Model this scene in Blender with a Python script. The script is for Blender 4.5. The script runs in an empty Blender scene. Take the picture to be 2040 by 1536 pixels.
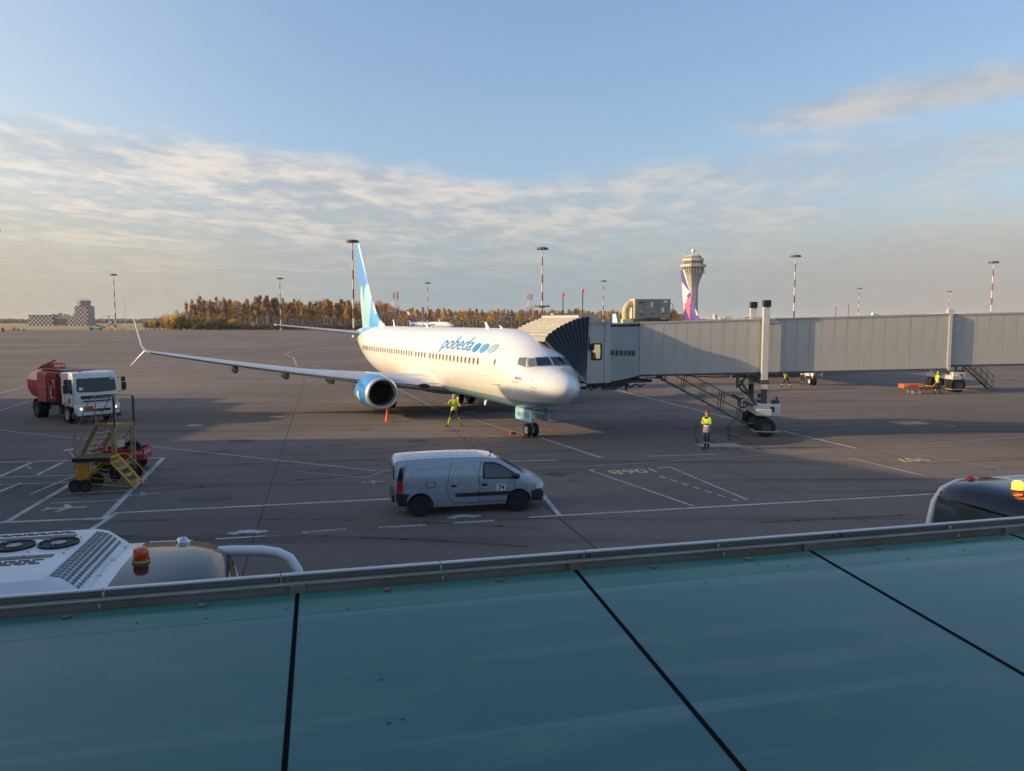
import bpy, bmesh, math, random
from mathutils import Vector, Matrix
R = math.radians
random.seed(7)
scene = bpy.context.scene
COL = scene.collection

# ---------------------------------------------------------------- camera, sky, sun, exposure
cam_d = bpy.data.cameras.new('camera'); cam = bpy.data.objects.new('camera', cam_d); COL.objects.link(cam)
cam_d.sensor_width = 36.0; cam_d.lens = 36.0 * 1503 / 2040
cam_d.clip_start = 0.1; cam_d.clip_end = 20000
cam.location = (0, 0, 5.75); cam.rotation_euler = (R(90) - math.atan(128 / 1503), 0, 0)
scene.camera = cam

VEIL = 0.28
HAZE = 0.00006                            # per metre: far things soften, near ones stay clear
SUN_EL, SUN_AZ = R(16.5), R(5.1)          # sun low on the left, a touch behind the camera
to_sun = Vector((-math.cos(SUN_EL) * math.cos(SUN_AZ), -math.cos(SUN_EL) * math.sin(SUN_AZ), math.sin(SUN_EL)))
sun_d = bpy.data.lights.new('sun', 'SUN'); sun_d.energy = 2.25; sun_d.angle = R(0.53); sun_d.color = (1.0, 0.71, 0.37)
sun = bpy.data.objects.new('sun', sun_d); COL.objects.link(sun)
sun.rotation_euler = to_sun.to_track_quat('Z', 'Y').to_euler(); sun.location = (-60, 0, 60)

world = bpy.data.worlds.new('World'); scene.world = world; world.use_nodes = True
wt = world.node_tree; wt.nodes.clear()
def wn(t, **k):
    n = wt.nodes.new(t)
    for a, b in k.items(): setattr(n, a, b)
    return n
def wl(a, b): wt.links.new(a, b)
def wmath(op, a, b=None, c=None, clamp=False):
    n = wn('ShaderNodeMath', operation=op); n.use_clamp = clamp
    for i, v in enumerate((a, b, c)):
        if v is None: continue
        if isinstance(v, (int, float)): n.inputs[i].default_value = v
        else: wl(v, n.inputs[i])
    return n.outputs[0]
def wmap(v, a, b, c=0.0, d=1.0, smooth=True):
    n = wn('ShaderNodeMapRange'); n.interpolation_type = 'SMOOTHSTEP' if smooth else 'LINEAR'
    wl(v, n.inputs[0])
    for i, x in enumerate((a, b, c, d)): n.inputs[i + 1].default_value = x
    return n.outputs[0]
sky = wn('ShaderNodeTexSky'); sky.sky_type = 'NISHITA'; sky.sun_disc = False
sky.sun_elevation = SUN_EL; sky.sun_rotation = math.atan2(to_sun.x, to_sun.y)
sky.altitude = 20; sky.air_density = 1.2; sky.dust_density = 2.2; sky.ozone_density = 1.6
tc = wn('ShaderNodeTexCoord'); sep = wn('ShaderNodeSeparateXYZ'); wl(tc.outputs['Generated'], sep.inputs[0])
# cloud layers drawn on a flat deck above the place, so that they foreshorten towards the horizon
zc = wmath('ADD', wmath('MAXIMUM', sep.outputs[2], 0.0), 0.045)
px = wmath('DIVIDE', sep.outputs[0], zc); py = wmath('DIVIDE', sep.outputs[1], zc)
def deck(sx, sy, ox, oy, rot=0.0):
    cr, sr = math.cos(rot), math.sin(rot)
    a = wmath('ADD', wmath('MULTIPLY', px, cr), wmath('MULTIPLY', py, -sr))
    b = wmath('ADD', wmath('MULTIPLY', px, sr), wmath('MULTIPLY', py, cr))
    n = wn('ShaderNodeCombineXYZ'); wl(wmath('MULTIPLY_ADD', a, sx, ox), n.inputs[0]); wl(wmath('MULTIPLY_ADD', b, sy, oy), n.inputs[1])
    return n.outputs[0]
def noise(vec, scale, detail, rough, dist=0.0):
    n = wn('ShaderNodeTexNoise'); n.inputs['Scale'].default_value = scale; n.inputs['Detail'].default_value = detail
    n.inputs['Roughness'].default_value = rough; n.inputs['Distortion'].default_value = dist; wl(vec, n.inputs['Vector']); return n.outputs['Fac']
big = noise(deck(1, 1, 3.1, 1.7, 0.35), 0.22, 3, 0.5, 0.3)
mid = noise(deck(1, 0.8, 0.4, 7.2, 0.3), 1.15, 6, 0.60, 0.35)
fine = noise(deck(1, 0.72, 5.4, 2.2, 0.25), 4.6, 5, 0.62, 0.2)
def wmix(fac, a, b):
    n = wn('ShaderNodeMix'); n.data_type = 'RGBA'
    if isinstance(fac, (int, float)): n.inputs[0].default_value = fac
    else: wl(fac, n.inputs[0])
    for i, v in ((6, a), (7, b)):
        if isinstance(v, tuple): n.inputs[i].default_value = (*v, 1)
        else: wl(v, n.inputs[i])
    return n.outputs[2]
sunside = wmap(wmath('MULTIPLY', sep.outputs[0], -1.0), -0.75, 0.75, 0.0, 1.0, False)
# thin milky veil over the whole sky, a broken bank farther out, haze along the horizon
pale = wmap(sunside, 0.62, 1.0, 0.0, 1.0)
veiled = wmix(VEIL, sky.outputs[0], wmix(pale, (1.15, 1.85, 3.7), (3.3, 3.2, 3.5)))
edge = wmath('ADD', py, wmath('MULTIPLY', wmath('ABSOLUTE', px), 0.7))
nz = wmath('ADD', wmath('MULTIPLY', wmath('SUBTRACT', big, 0.5), 1.0), wmath('ADD', wmath('MULTIPLY', wmath('SUBTRACT', mid, 0.5), 0.95), wmath('MULTIPLY', wmath('SUBTRACT', fine, 0.5), 0.5)))
cov = wmath('ADD', wmap(edge, 3.45, 5.1, -0.70, 0.38), nz)
# a loose bank of thin cloud drifting in from the right, ahead of the main deck
bk = wmath('MULTIPLY', wmath('ADD', wmath('ADD', py, wmath('MULTIPLY', px, 0.72)), -4.05), 2.4)
bank = wmath('MULTIPLY', wmath('EXPONENT', wmath('MULTIPLY', wmath('MULTIPLY', bk, bk), -1.0)), wmap(px, 0.6, 1.35, 0.0, 0.85))
cov = wmath('MAXIMUM', cov, wmath('ADD', wmath('ADD', bank, -0.36), wmath('MULTIPLY', nz, 0.9)))
mask = wmath('MULTIPLY', wmap(cov, -0.18, 0.62), 0.82)
puff = wmap(wmath('ADD', wmath('MULTIPLY', mid, 0.5), wmath('MULTIPLY', fine, 0.5)), 0.41, 0.61)
shade_c = wmix(sunside, (1.95, 2.12, 2.30), (2.35, 2.30, 2.30)); lit_c = wmix(sunside, (2.45, 2.42, 2.42), (4.8, 4.15, 3.5))
clouds = wmix(puff, shade_c, lit_c)
skyc = wmix(mask, veiled, clouds)
side_c = wmix(wmap(sep.outputs[0], -0.2, 0.2), (2.45, 2.22, 1.84), (2.05, 1.90, 1.74))
haze_c = wmix(wmap(wmath('ABSOLUTE', sep.outputs[0]), 0.05, 0.55), (1.62, 1.95, 2.14), side_c)
mixed = wmix(wmap(sep.outputs[2], 0.01, 0.17, 0.95, 0.0), skyc, haze_c)
bg = wn('ShaderNodeBackground'); bg.inputs[1].default_value = 0.09; wl(mixed, bg.inputs[0])
wo = wn('ShaderNodeOutputWorld'); wl(bg.outputs[0], wo.inputs[0])

scene.view_settings.view_transform = 'Standard'; scene.view_settings.look = 'None'
scene.view_settings.gamma = 1.0; scene.view_settings.exposure = 1.25; scene.view_settings.use_curve_mapping = False
scene.render.engine = 'CYCLES'

# ---------------------------------------------------------------- helpers
def lin(c): return tuple(((v / 255) / 12.92 if v / 255 <= .04045 else ((v / 255 + .055) / 1.055) ** 2.4) for v in c)
MATS = {}
def M(name, rgb, rough=0.55, metal=0.0, var=0.10, scale=3.0, bump=0.0, coat=0.0, trans=0.0, emit=None, spec=0.5, streak=None, objrand=0.0):
    """plain procedural surface: colour with uneven wear, grain and roughness"""
    if name in MATS: return MATS[name]
    m = bpy.data.materials.new(name); m.use_nodes = True; nt = m.node_tree; b = nt.nodes['Principled BSDF']
    base = tuple(rgb)
    b.inputs['Roughness'].default_value = rough; b.inputs['Metallic'].default_value = metal
    b.inputs['Specular IOR Level'].default_value = spec
    if coat: b.inputs['Coat Weight'].default_value = coat; b.inputs['Coat Roughness'].default_value = 0.08
    if trans: b.inputs['Transmission Weight'].default_value = trans
    tcn = nt.nodes.new('ShaderNodeTexCoord'); mp = nt.nodes.new('ShaderNodeMapping'); nt.links.new(tcn.outputs['Object'], mp.inputs[0])
    if streak: mp.inputs['Scale'].default_value = streak
    nz = nt.nodes.new('ShaderNodeTexNoise'); nz.inputs['Scale'].default_value = scale; nz.inputs['Detail'].default_value = 5; nz.inputs['Roughness'].default_value = .65
    nt.links.new(mp.outputs[0], nz.inputs['Vector'])
    cr = nt.nodes.new('ShaderNodeValToRGB'); e = cr.color_ramp.elements
    e[0].position = .3; e[1].position = .72
    e[0].color = (*[c * (1 - var) for c in base], 1); e[1].color = (*[min(1, c * (1 + var * .8)) for c in base], 1)
    nt.links.new(nz.outputs['Fac'], cr.inputs[0]); out = cr.outputs[0]
    if objrand:
        oi = nt.nodes.new('ShaderNodeObjectInfo'); mr = nt.nodes.new('ShaderNodeMapRange'); nt.links.new(oi.outputs['Random'], mr.inputs[0])
        mr.inputs[3].default_value = 1 - objrand; mr.inputs[4].default_value = 1 + objrand
        vm = nt.nodes.new('ShaderNodeVectorMath'); vm.operation = 'SCALE'; nt.links.new(out, vm.inputs[0]); nt.links.new(mr.outputs[0], vm.inputs[3]); out = vm.outputs[0]
    nt.links.new(out, b.inputs['Base Color'])
    rr = nt.nodes.new('ShaderNodeMapRange'); nt.links.new(nz.outputs['Fac'], rr.inputs[0]); rr.inputs[3].default_value = max(.02, rough - .08); rr.inputs[4].default_value = min(1, rough + .08)
    nt.links.new(rr.outputs[0], b.inputs['Roughness'])
    if bump:
        bn = nt.nodes.new('ShaderNodeBump'); bn.inputs['Strength'].default_value = bump; bn.inputs['Distance'].default_value = .02
        n2 = nt.nodes.new('ShaderNodeTexNoise'); n2.inputs['Scale'].default_value = scale * 6; n2.inputs['Detail'].default_value = 4; nt.links.new(mp.outputs[0], n2.inputs['Vector'])
        nt.links.new(n2.outputs['Fac'], bn.inputs['Height']); nt.links.new(bn.outputs[0], b.inputs['Normal'])
    if emit: b.inputs['Emission Color'].default_value = (*emit[:3], 1); b.inputs['Emission Strength'].default_value = emit[3]
    MATS[name] = m; return m
class NX:
    """small node-expression helper for painted liveries"""
    def __init__(s, m): s.m = m; s.nt = m.node_tree; s.b = s.nt.nodes['Principled BSDF']
    def n(s, t): return s.nt.nodes.new(t)
    def xyz(s):
        t = s.n('ShaderNodeTexCoord'); p = s.n('ShaderNodeSeparateXYZ'); s.nt.links.new(t.outputs['Object'], p.inputs[0]); s.tc = t; return p.outputs
    def f(s, op, a, b=None, c=None):
        n = s.n('ShaderNodeMath'); n.operation = op
        for i, v in enumerate((a, b, c)):
            if v is None: continue
            if isinstance(v, (int, float)): n.inputs[i].default_value = v
            else: s.nt.links.new(v, n.inputs[i])
        return n.outputs[0]
    def mix(s, fac, a, b):
        n = s.n('ShaderNodeMix'); n.data_type = 'RGBA'
        if isinstance(fac, (int, float)): n.inputs[0].default_value = fac
        else: s.nt.links.new(fac, n.inputs[0])
        for i, v in ((6, a), (7, b)):
            if isinstance(v, tuple): n.inputs[i].default_value = (*v, 1)
            else: s.nt.links.new(v, n.inputs[i])
        return n.outputs[2]
    def noise(s, scale, detail=4, vec=None, sc=None):
        n = s.n('ShaderNodeTexNoise'); n.inputs['Scale'].default_value = scale; n.inputs['Detail'].default_value = detail
        t = s.n('ShaderNodeTexCoord'); mp = s.n('ShaderNodeMapping'); s.nt.links.new(t.outputs['Object'], mp.inputs[0])
        if sc: mp.inputs['Scale'].default_value = sc
        s.nt.links.new(mp.outputs[0], n.inputs['Vector']); return n.outputs['Fac']
    def ramp(s, v, a, b, c=0., d=1.):
        n = s.n('ShaderNodeMapRange'); s.nt.links.new(v, n.inputs[0]); n.interpolation_type = 'SMOOTHSTEP'
        for i, x in enumerate((a, b, c, d)): n.inputs[i + 1].default_value = x
        return n.outputs[0]
    def ell(s, a, b, ca, cb, ra, rb):
        u = s.f('DIVIDE', s.f('SUBTRACT', a, ca), ra); v = s.f('DIVIDE', s.f('SUBTRACT', b, cb), rb)
        return s.f('LESS_THAN', s.f('ADD', s.f('MULTIPLY', u, u), s.f('MULTIPLY', v, v)), 1.0)
    def col(s, c): s.nt.links.new(c, s.b.inputs['Base Color'])
def newmat(name, rough=.4, metal=0., coat=0.):
    m = bpy.data.materials.new(name); m.use_nodes = True; b = m.node_tree.nodes['Principled BSDF']
    b.inputs['Roughness'].default_value = rough; b.inputs['Metallic'].default_value = metal
    if coat: b.inputs['Coat Weight'].default_value = coat; b.inputs['Coat Roughness'].default_value = .06
    MATS[name] = m; return m

def tag(o, label=None, cat=None, group=None, kind=None):
    if label: o['label'] = label
    if cat: o['category'] = cat
    if group: o['group'] = group
    if kind: o['kind'] = kind
    return o
def empty(name, loc=(0, 0, 0), rz=0.0, label=None, cat=None, group=None, parent=None):
    o = bpy.data.objects.new(name, None); COL.objects.link(o); o.location = loc; o.rotation_euler = (0, 0, rz); o.empty_display_size = .3
    if parent: o.parent = parent
    return tag(o, label, cat, group)
def link(name, me, mat=None, parent=None, loc=None, rot=None):
    o = bpy.data.objects.new(name, me); COL.objects.link(o)
    if mat is not None and not me.materials:
        for m in (mat if isinstance(mat, (list, tuple)) else [mat]): me.materials.append(m)
    if parent: o.parent = parent
    if loc is not None: o.location = loc
    if rot is not None: o.rotation_euler = rot
    return o
def kids(o): return [c for c in COL.objects if c.parent is o]
def build_kid_index():
    d = {}
    for c in COL.objects:
        if c.parent: d.setdefault(c.parent.name, []).append(c)
    return d
def copy_tree(o, idx, parent=None, skip=()):
    c = o.copy(); COL.objects.link(c); c.parent = parent
    for ch in idx.get(o.name, []):
        if ch.name.split('.')[0] in skip: continue
        copy_tree(ch, idx, c, skip)
    return c

class MB:
    def __init__(s): s.v = []; s.f = []; s.mi = []; s.cur = 0
    def add(s, vs, fs):
        o = len(s.v); s.v += [tuple(p) for p in vs]; s.f += [tuple(i + o for i in f) for f in fs]; s.mi += [s.cur] * len(fs); return s
    def box(s, c, d, rz=0., rot=None):
        x, y, z = d[0] / 2, d[1] / 2, d[2] / 2
        vs = [Vector(p) for p in ((-x, -y, -z), (x, -y, -z), (x, y, -z), (-x, y, -z), (-x, -y, z), (x, -y, z), (x, y, z), (-x, y, z))]
        mt = rot if rot is not None else Matrix.Rotation(rz, 3, 'Z')
        return s.add([mt @ p + Vector(c) for p in vs], [(0, 3, 2, 1), (4, 5, 6, 7), (0, 1, 5, 4), (1, 2, 6, 5), (2, 3, 7, 6), (3, 0, 4, 7)])
    def hexa(s, b, t): return s.add(list(b) + list(t), [(0, 3, 2, 1), (4, 5, 6, 7), (0, 1, 5, 4), (1, 2, 6, 5), (2, 3, 7, 6), (3, 0, 4, 7)])
    def bar(s, a, b, w, h, up=(0, 0, 1)):
        a, b = Vector(a), Vector(b); d = b - a; l = d.length; z = d.normalized(); u = Vector(up)
        x = u.cross(z)
        if x.length < 1e-4: x = Vector((1, 0, 0)).cross(z)
        x.normalize(); y = z.cross(x)
        return s.box((a + b) / 2, (w, h, l), rot=Matrix((x, y, z)).transposed())
    def cyl(s, a, b, r, r2=None, n=10, caps=True):
        a, b = Vector(a), Vector(b); r2 = r if r2 is None else r2; z = (b - a).normalized()
        x = z.orthogonal().normalized(); y = z.cross(x); vs = []
        for p, q in ((a, r), (b, r2)):
            vs += [p + (x * math.cos(2 * math.pi * i / n) + y * math.sin(2 * math.pi * i / n)) * q for i in range(n)]
        fs = [(i, (i + 1) % n, n + (i + 1) % n, n + i) for i in range(n)]
        if caps: fs += [tuple(range(n - 1, -1, -1)), tuple(range(n, 2 * n))]
        return s.add(vs, fs)
    def tube(s, pts, r, n=8, caps=True, flat=1.0):
        pts = [Vector(p) for p in pts]; rs = r if isinstance(r, (list, tuple)) else [r] * len(pts); vs = []; x = None
        for i, p in enumerate(pts):
            z = (pts[min(i + 1, len(pts) - 1)] - pts[max(i - 1, 0)]).normalized()
            x = z.orthogonal().normalized() if x is None else (x - z * x.dot(z)).normalized()
            y = z.cross(x)
            vs += [p + (x * math.cos(2 * math.pi * k / n) * flat + y * math.sin(2 * math.pi * k / n)) * rs[i] for k in range(n)]
        fs = [(i * n + k, i * n + (k + 1) % n, (i + 1) * n + (k + 1) % n, (i + 1) * n + k) for i in range(len(pts) - 1) for k in range(n)]
        if caps: fs += [tuple(range(n - 1, -1, -1)), tuple(range((len(pts) - 1) * n, len(pts) * n))]
        return s.add(vs, fs)
    def loft(s, rings, closed=True, caps=(True, True)):
        n = len(rings[0]); vs = [p for r in rings for p in r]; m = n if closed else n - 1
        fs = [(i * n + k, i * n + (k + 1) % n, (i + 1) * n + (k + 1) % n, (i + 1) * n + k) for i in range(len(rings) - 1) for k in range(m)]
        if caps[0]: fs.append(tuple(range(n - 1, -1, -1)))
        if caps[1]: fs.append(tuple(range((len(rings) - 1) * n, len(rings) * n)))
        return s.add(vs, fs)
    def lathe(s, prof, n=24, axis='Z', c=(0, 0, 0), caps=(False, False)):
        rings = []
        for r, h in prof:
            ring = []
            for k in range(n):
                a = 2 * math.pi * k / n; p = (r * math.cos(a), r * math.sin(a), h)
                if axis == 'X': p = (p[2], p[0], p[1])
                elif axis == 'Y': p = (p[1], p[2], p[0])
                ring.append((p[0] + c[0], p[1] + c[1], p[2] + c[2]))
            rings.append(ring)
        return s.loft(rings, True, caps)
    def prism(s, poly, y0, y1, plane='XZ'):
        def P(a, b, y): return (a, y, b) if plane == 'XZ' else ((y, a, b) if plane == 'YZ' else (a, b, y))
        n = len(poly); vs = [P(a, b, y0) for a, b in poly] + [P(a, b, y1) for a, b in poly]
        return s.add(vs, [tuple(range(n)), tuple(range(2 * n - 1, n - 1, -1))] + [(i, n + i, n + (i + 1) % n, (i + 1) % n) for i in range(n)])
    def quad(s, a, b, c, d): return s.add([a, b, c, d], [(0, 1, 2, 3)])
    def mesh(s, name, mat=None, smooth=None, fix=True):
        me = bpy.data.meshes.new(name); me.from_pydata(s.v, [], s.f)
        for m in (mat if isinstance(mat, (list, tuple)) else [mat]):
            if m is not None: me.materials.append(m)
        if any(s.mi): me.polygons.foreach_set('material_index', s.mi)
        if fix:
            bm = bmesh.new(); bm.from_mesh(me); bmesh.ops.recalc_face_normals(bm, faces=bm.faces[:]); bm.to_mesh(me); bm.free()
        if smooth is not None:
            me.shade_smooth(); me.set_sharp_from_angle(angle=R(smooth))
        me.update(); return me
    def build(s, name, mat, parent=None, smooth=None, bevel=0., loc=None, rz=None, seg=2, fix=True):
        o = link(name, s.mesh(name, mat, smooth, fix), None, parent, loc, None if rz is None else (0, 0, rz))
        if bevel:
            b = o.modifiers.new('bevel', 'BEVEL'); b.width = bevel; b.segments = seg; b.limit_method = 'ANGLE'; b.angle_limit = R(35)
            if smooth is None: o.data.shade_smooth(); o.data.set_sharp_from_angle(angle=R(50))
        return o
def pchip(T):
    xs = [p[0] for p in T]; ys = [p[1] for p in T]; n = len(xs); hh = [xs[i + 1] - xs[i] for i in range(n - 1)]; dl = [(ys[i + 1] - ys[i]) / hh[i] for i in range(n - 1)]
    m = [dl[0]] + [0.0 if dl[i - 1] * dl[i] <= 0 else 2 / (1 / dl[i - 1] + 1 / dl[i]) for i in range(1, n - 1)] + [dl[-1]]
    def g(x):
        if x <= xs[0]: return ys[0]
        if x >= xs[-1]: return ys[-1]
        i = 0
        while x > xs[i + 1]: i += 1
        t = (x - xs[i]) / hh[i]
        return (2 * t**3 - 3 * t**2 + 1) * ys[i] + (t**3 - 2 * t**2 + t) * hh[i] * m[i] + (-2 * t**3 + 3 * t**2) * ys[i + 1] + (t**3 - t**2) * hh[i] * m[i + 1]
    return g
def text_mesh(txt, size=1.0, shear=0.0, align='CENTER', bold=0.0):
    cu = bpy.data.curves.new('lettering', 'FONT'); cu.body = txt; cu.size = size; cu.shear = shear; cu.align_x = align; cu.align_y = 'BOTTOM_BASELINE'; cu.offset = bold; cu.resolution_u = 3
    o = bpy.data.objects.new('lettering', cu); COL.objects.link(o); bpy.context.view_layer.update()
    me = bpy.data.meshes.new_from_object(o.evaluated_get(bpy.context.evaluated_depsgraph_get())); bpy.data.objects.remove(o); bpy.data.curves.remove(cu); return me
def text(txt, name, mat, parent, loc, rot, size, shear=0.0, bold=0.0, sx=1.0):
    me = text_mesh(txt, size, shear, 'CENTER', bold); me.materials.clear(); me.materials.append(mat)
    o = link(name, me, None, parent, loc, rot); o.scale = (sx, 1, 1); return o
def decal(poly, fn, name, mat, parent, cuts=3):
    """thin sheet following a curved surface: poly in 2-D, fn maps (a,b) -> 3-D point"""
    bm = bmesh.new(); vs = [bm.verts.new((a, b, 0)) for a, b in poly]; bm.faces.new(vs)
    bmesh.ops.triangulate(bm, faces=bm.faces[:])
    if cuts: bmesh.ops.subdivide_edges(bm, edges=bm.edges[:], cuts=cuts, use_grid_fill=True)
    for v in bm.verts: v.co = fn(v.co.x, v.co.y)
    me = bpy.data.meshes.new(name); bm.to_mesh(me); bm.free(); me.shade_smooth(); me.materials.append(mat)
    return link(name, me, None, parent)
def frame_decal(poly, w, fn, name, mat, parent, n=6):
    """outline strip following a curved surface"""
    pts = []
    for (a, b), (c, d) in zip(poly, poly[1:] + poly[:1]):
        for k in range(n): pts.append((a + (c - a) * k / n, b + (d - b) * k / n))
    ca = sum(p[0] for p in poly) / len(poly); cb = sum(p[1] for p in poly) / len(poly)
    mb = MB(); vs = []; m = len(pts)
    for a, b in pts:
        l = math.hypot(a - ca, b - cb); vs += [fn(a, b), fn(a - (a - ca) / l * w, b - (b - cb) / l * w)]
    mb.add(vs, [(2 * i, 2 * i + 1, (2 * i + 3) % (2 * m), (2 * i + 2) % (2 * m)) for i in range(m)])
    return mb.build(name, mat, parent)
def rounded(x0, z0, x1, z1, r, n=4):
    out = []
    for cx, cz, a0 in ((x1 - r, z1 - r, 0), (x0 + r, z1 - r, 90), (x0 + r, z0 + r, 180), (x1 - r, z0 + r, 270)):
        for k in range(n + 1):
            a = R(a0 + 90 * k / n); out.append((cx + r * math.cos(a), cz + r * math.sin(a)))
    return out
WHEELS = {}
def wheel(name, parent, c, r, w, axis='Y', rim=None, hub=0.55, tyre=None, spokes=0, rot=None, parts=True):
    key = (r, w, axis, hub, spokes, rim.name if rim else '')
    if key not in WHEELS:
        t = MB(); h = w / 2
        t.lathe([(r * hub, -h * .8), (r * .82, -h), (r * .95, -h * .9), (r, -h * .55), (r, -.1 * h), (r * .985, -.1 * h), (r * .985, .1 * h), (r, .1 * h), (r, h * .55), (r * .95, h * .9), (r * .82, h), (r * hub, h * .8)], 28, axis)
        rm = MB(); rm.lathe([(r * hub, -h * .82), (r * hub * .93, -h * .84), (r * hub * .88, -h * .45), (r * .2, -h * .35), (r * .18, -h * .7), (.001, -h * .72)], 28, axis)
        rm.lathe([(r * hub, h * .82), (r * hub * .93, h * .84), (r * hub * .88, h * .45), (r * .2, h * .35), (r * .18, h * .7), (.001, h * .72)], 28, axis)
        if spokes:
            for k in range(spokes):
                a = 2 * math.pi * k / spokes; q = (math.cos(a) * r * hub * .55, math.sin(a) * r * hub * .55)
                for sg in (-1, 1):
                    if axis == 'Y': rm.box((q[0], sg * h * .48, q[1]), (r * .12, h * .2, r * .12))
                    elif axis == 'X': rm.box((sg * h * .48, q[0], q[1]), (h * .2, r * .12, r * .12))
        WHEELS[key] = (t.mesh('tyre', tyre or MATS['rubber'], 40), rm.mesh('rim', rim or MATS['steel'], 30))
    a, b = WHEELS[key]
    e = link(name, a, None, parent, c, rot)
    link('rim', b, None, e)
    return e

# ---------------------------------------------------------------- shared surfaces
M('rubber', (.018, .018, .019), .85, var=.25, scale=14)
M('steel', (.35, .35, .36), .45, .7, var=.2, scale=8)
M('galv', (.42, .43, .44), .5, .35, var=.18, scale=5)
M('darkmetal', (.05, .052, .055), .5, .3, var=.2, scale=6)
M('black', (.014, .014, .016), .5, var=.2)
M('blackgloss', (.012, .013, .016), .12, var=.1, coat=.5)
M('white', (.72, .72, .71), .38, var=.05, scale=2, coat=.2)
M('whitedull', (.62, .62, .60), .6, var=.12, scale=4)
M('red', (.42, .035, .03), .42, var=.15, scale=3, coat=.15)
M('orange', (.75, .13, .02), .5, var=.12)
M('yellow', (.55, .27, .02), .5, var=.25, scale=9)
M('hivis', (.44, .54, .035), .7, var=.18, scale=20)
M('reflective', (.62, .64, .62), .4, var=.1)
M('navy', (.028, .035, .055), .85, var=.25, scale=20)
M('darkcloth', (.03, .03, .034), .85, var=.25, scale=20)
M('skin', (.55, .33, .24), .6, var=.08)
M('hairbrown', (.16, .065, .035), .6, var=.2, scale=30)
M('greycloth', (.22, .22, .23), .85, var=.2, scale=20)
M('capgrey', (.45, .42, .42), .7, var=.1)
M('glassdark', (.02, .025, .03), .06, var=.05, spec=.8)
M('lightlens', (.75, .75, .72), .12, var=.05, coat=.6)
M('redlens', (.45, .01, .012), .15, var=.1, coat=.6)
M('amberlens', (.8, .12, .01), .2, var=.1, coat=.4)
# ================================================================= SETTING
DV, UV = Vector((.97, .242, 0)), Vector((-.242, .97, 0))     # along and away from the terminal front
FA = math.atan2(.242, .97)                                    # its bearing
def DU(s, t, z=0.0): p = DV * s + UV * t; return (p.x, p.y, z)

# ---- ground and apron
def apron_material():
    m = newmat('apron_asphalt', .9); x = NX(m); m.node_tree.nodes['Principled BSDF'].inputs['Specular IOR Level'].default_value = .25
    n1 = x.noise(.035, 5); n2 = x.noise(.25, 6, sc=(.35, 1.3, 1)); n3 = x.noise(2.2, 6, sc=(.5, 1.4, 1)); n4 = x.noise(38, 3)
    c = x.mix(x.ramp(n1, .35, .68), (0.136, 0.114, 0.102), (0.201, 0.164, 0.142))
    c = x.mix(x.f('MULTIPLY', x.ramp(n2, .48, .72), .55), c, (0.095, 0.081, 0.075))
    c = x.mix(x.f('MULTIPLY', x.ramp(n3, .55, .80), .45), c, (0.228, 0.189, 0.165))
    c = x.mix(x.f('MULTIPLY', x.ramp(n4, .40, .75), .35), c, (0.076, 0.067, 0.064))
    # tyre rub and old spills, long and thin across the stand
    n5 = x.noise(.5, 4, sc=(.06, 1.6, 1)); c = x.mix(x.f('MULTIPLY', x.ramp(n5, .54, .72), .65), c, (0.066, 0.056, 0.053))
    x.col(c)
    bp = x.n('ShaderNodeBump'); bp.inputs['Strength'].default_value = .35; bp.inputs['Distance'].default_value = .01
    x.nt.links.new(n4, bp.inputs['Height']); x.nt.links.new(bp.outputs[0], x.b.inputs['Normal']); return m
m = newmat('dry_grass', 1.0); x = NX(m); g1 = x.noise(.02, 6, sc=(.4, 1, 1)); g2 = x.noise(.3, 5)
x.col(x.mix(x.ramp(g2, .3, .75), x.mix(x.ramp(g1, .35, .65), (0.300, 0.217, 0.083), (0.390, 0.277, 0.112)), (0.180, 0.150, 0.068)))
g = MB(); g.quad((-9000, -600, -.05), (9000, -600, -.05), (9000, 12000, -.05), (-9000, 12000, -.05))
tag(g.build('ground', m), kind='structure')
ap = MB(); ap.quad((-900, -60, 0), (1200, -60, 0), (1200, 505, 0), (-900, 520, 0))
apron = tag(ap.build('apron', apron_material()), kind='structure')

def paint_mat(name, rgb, worn=.5):
    m = newmat(name, .75); x = NX(m); n = x.noise(9, 5); n2 = x.noise(1.1, 4)
    f = x.f('MULTIPLY', x.ramp(x.f('ADD', x.f('MULTIPLY', n, .55), x.f('MULTIPLY', n2, .5)), .44, .70), worn)
    x.col(x.mix(f, rgb, (.12, .11, .10))); return m
PW = paint_mat('paint_white', (.50, .49, .47), .75); PF = paint_mat('paint_faded', (.32, .30, .28), .9)
PY = paint_mat('paint_yellow', (.46, .33, .12), .8); PP = paint_mat('paint_reflection_tint', (.36, .25, .24), .85)  # pink tint imitates a window reflection lying over a pale line
JOINT = M('joint_tar', (.022, .021, .022), .8, var=.3)
def stripe(pts, w, mat=PW, name='painted_line', z=.006):
    mb = MB()
    for (a, b) in zip(pts, pts[1:]):
        a = Vector((*a, z)); b = Vector((*b, z)); d = (b - a).normalized(); n = Vector((-d.y, d.x, 0)) * w / 2
        e = d * (w * .45 if len(pts) > 2 else 0)
        mb.quad(a - n - e, b - n + e, b + n + e, a + n - e); z += .0004
    return mb.build(name, mat, apron, fix=False)
for k in range(-12, 16):
    s = -1.9 + 8.5 * k; stripe([DU(s, 4)[:2], DU(s, 240)[:2]], .035 + .012 * (k % 2), JOINT, 'expansion_joint', .003)
for t in (10.3, 20.9, 31.5, 42.1, 52.7, 63.3, 74, 95, 116, 148, 190):
    stripe([DU(-90, t)[:2], DU(130, t)[:2]], .05 if t < 80 else .12, JOINT, 'expansion_joint', .0036)
rk = random.Random(12)
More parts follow.
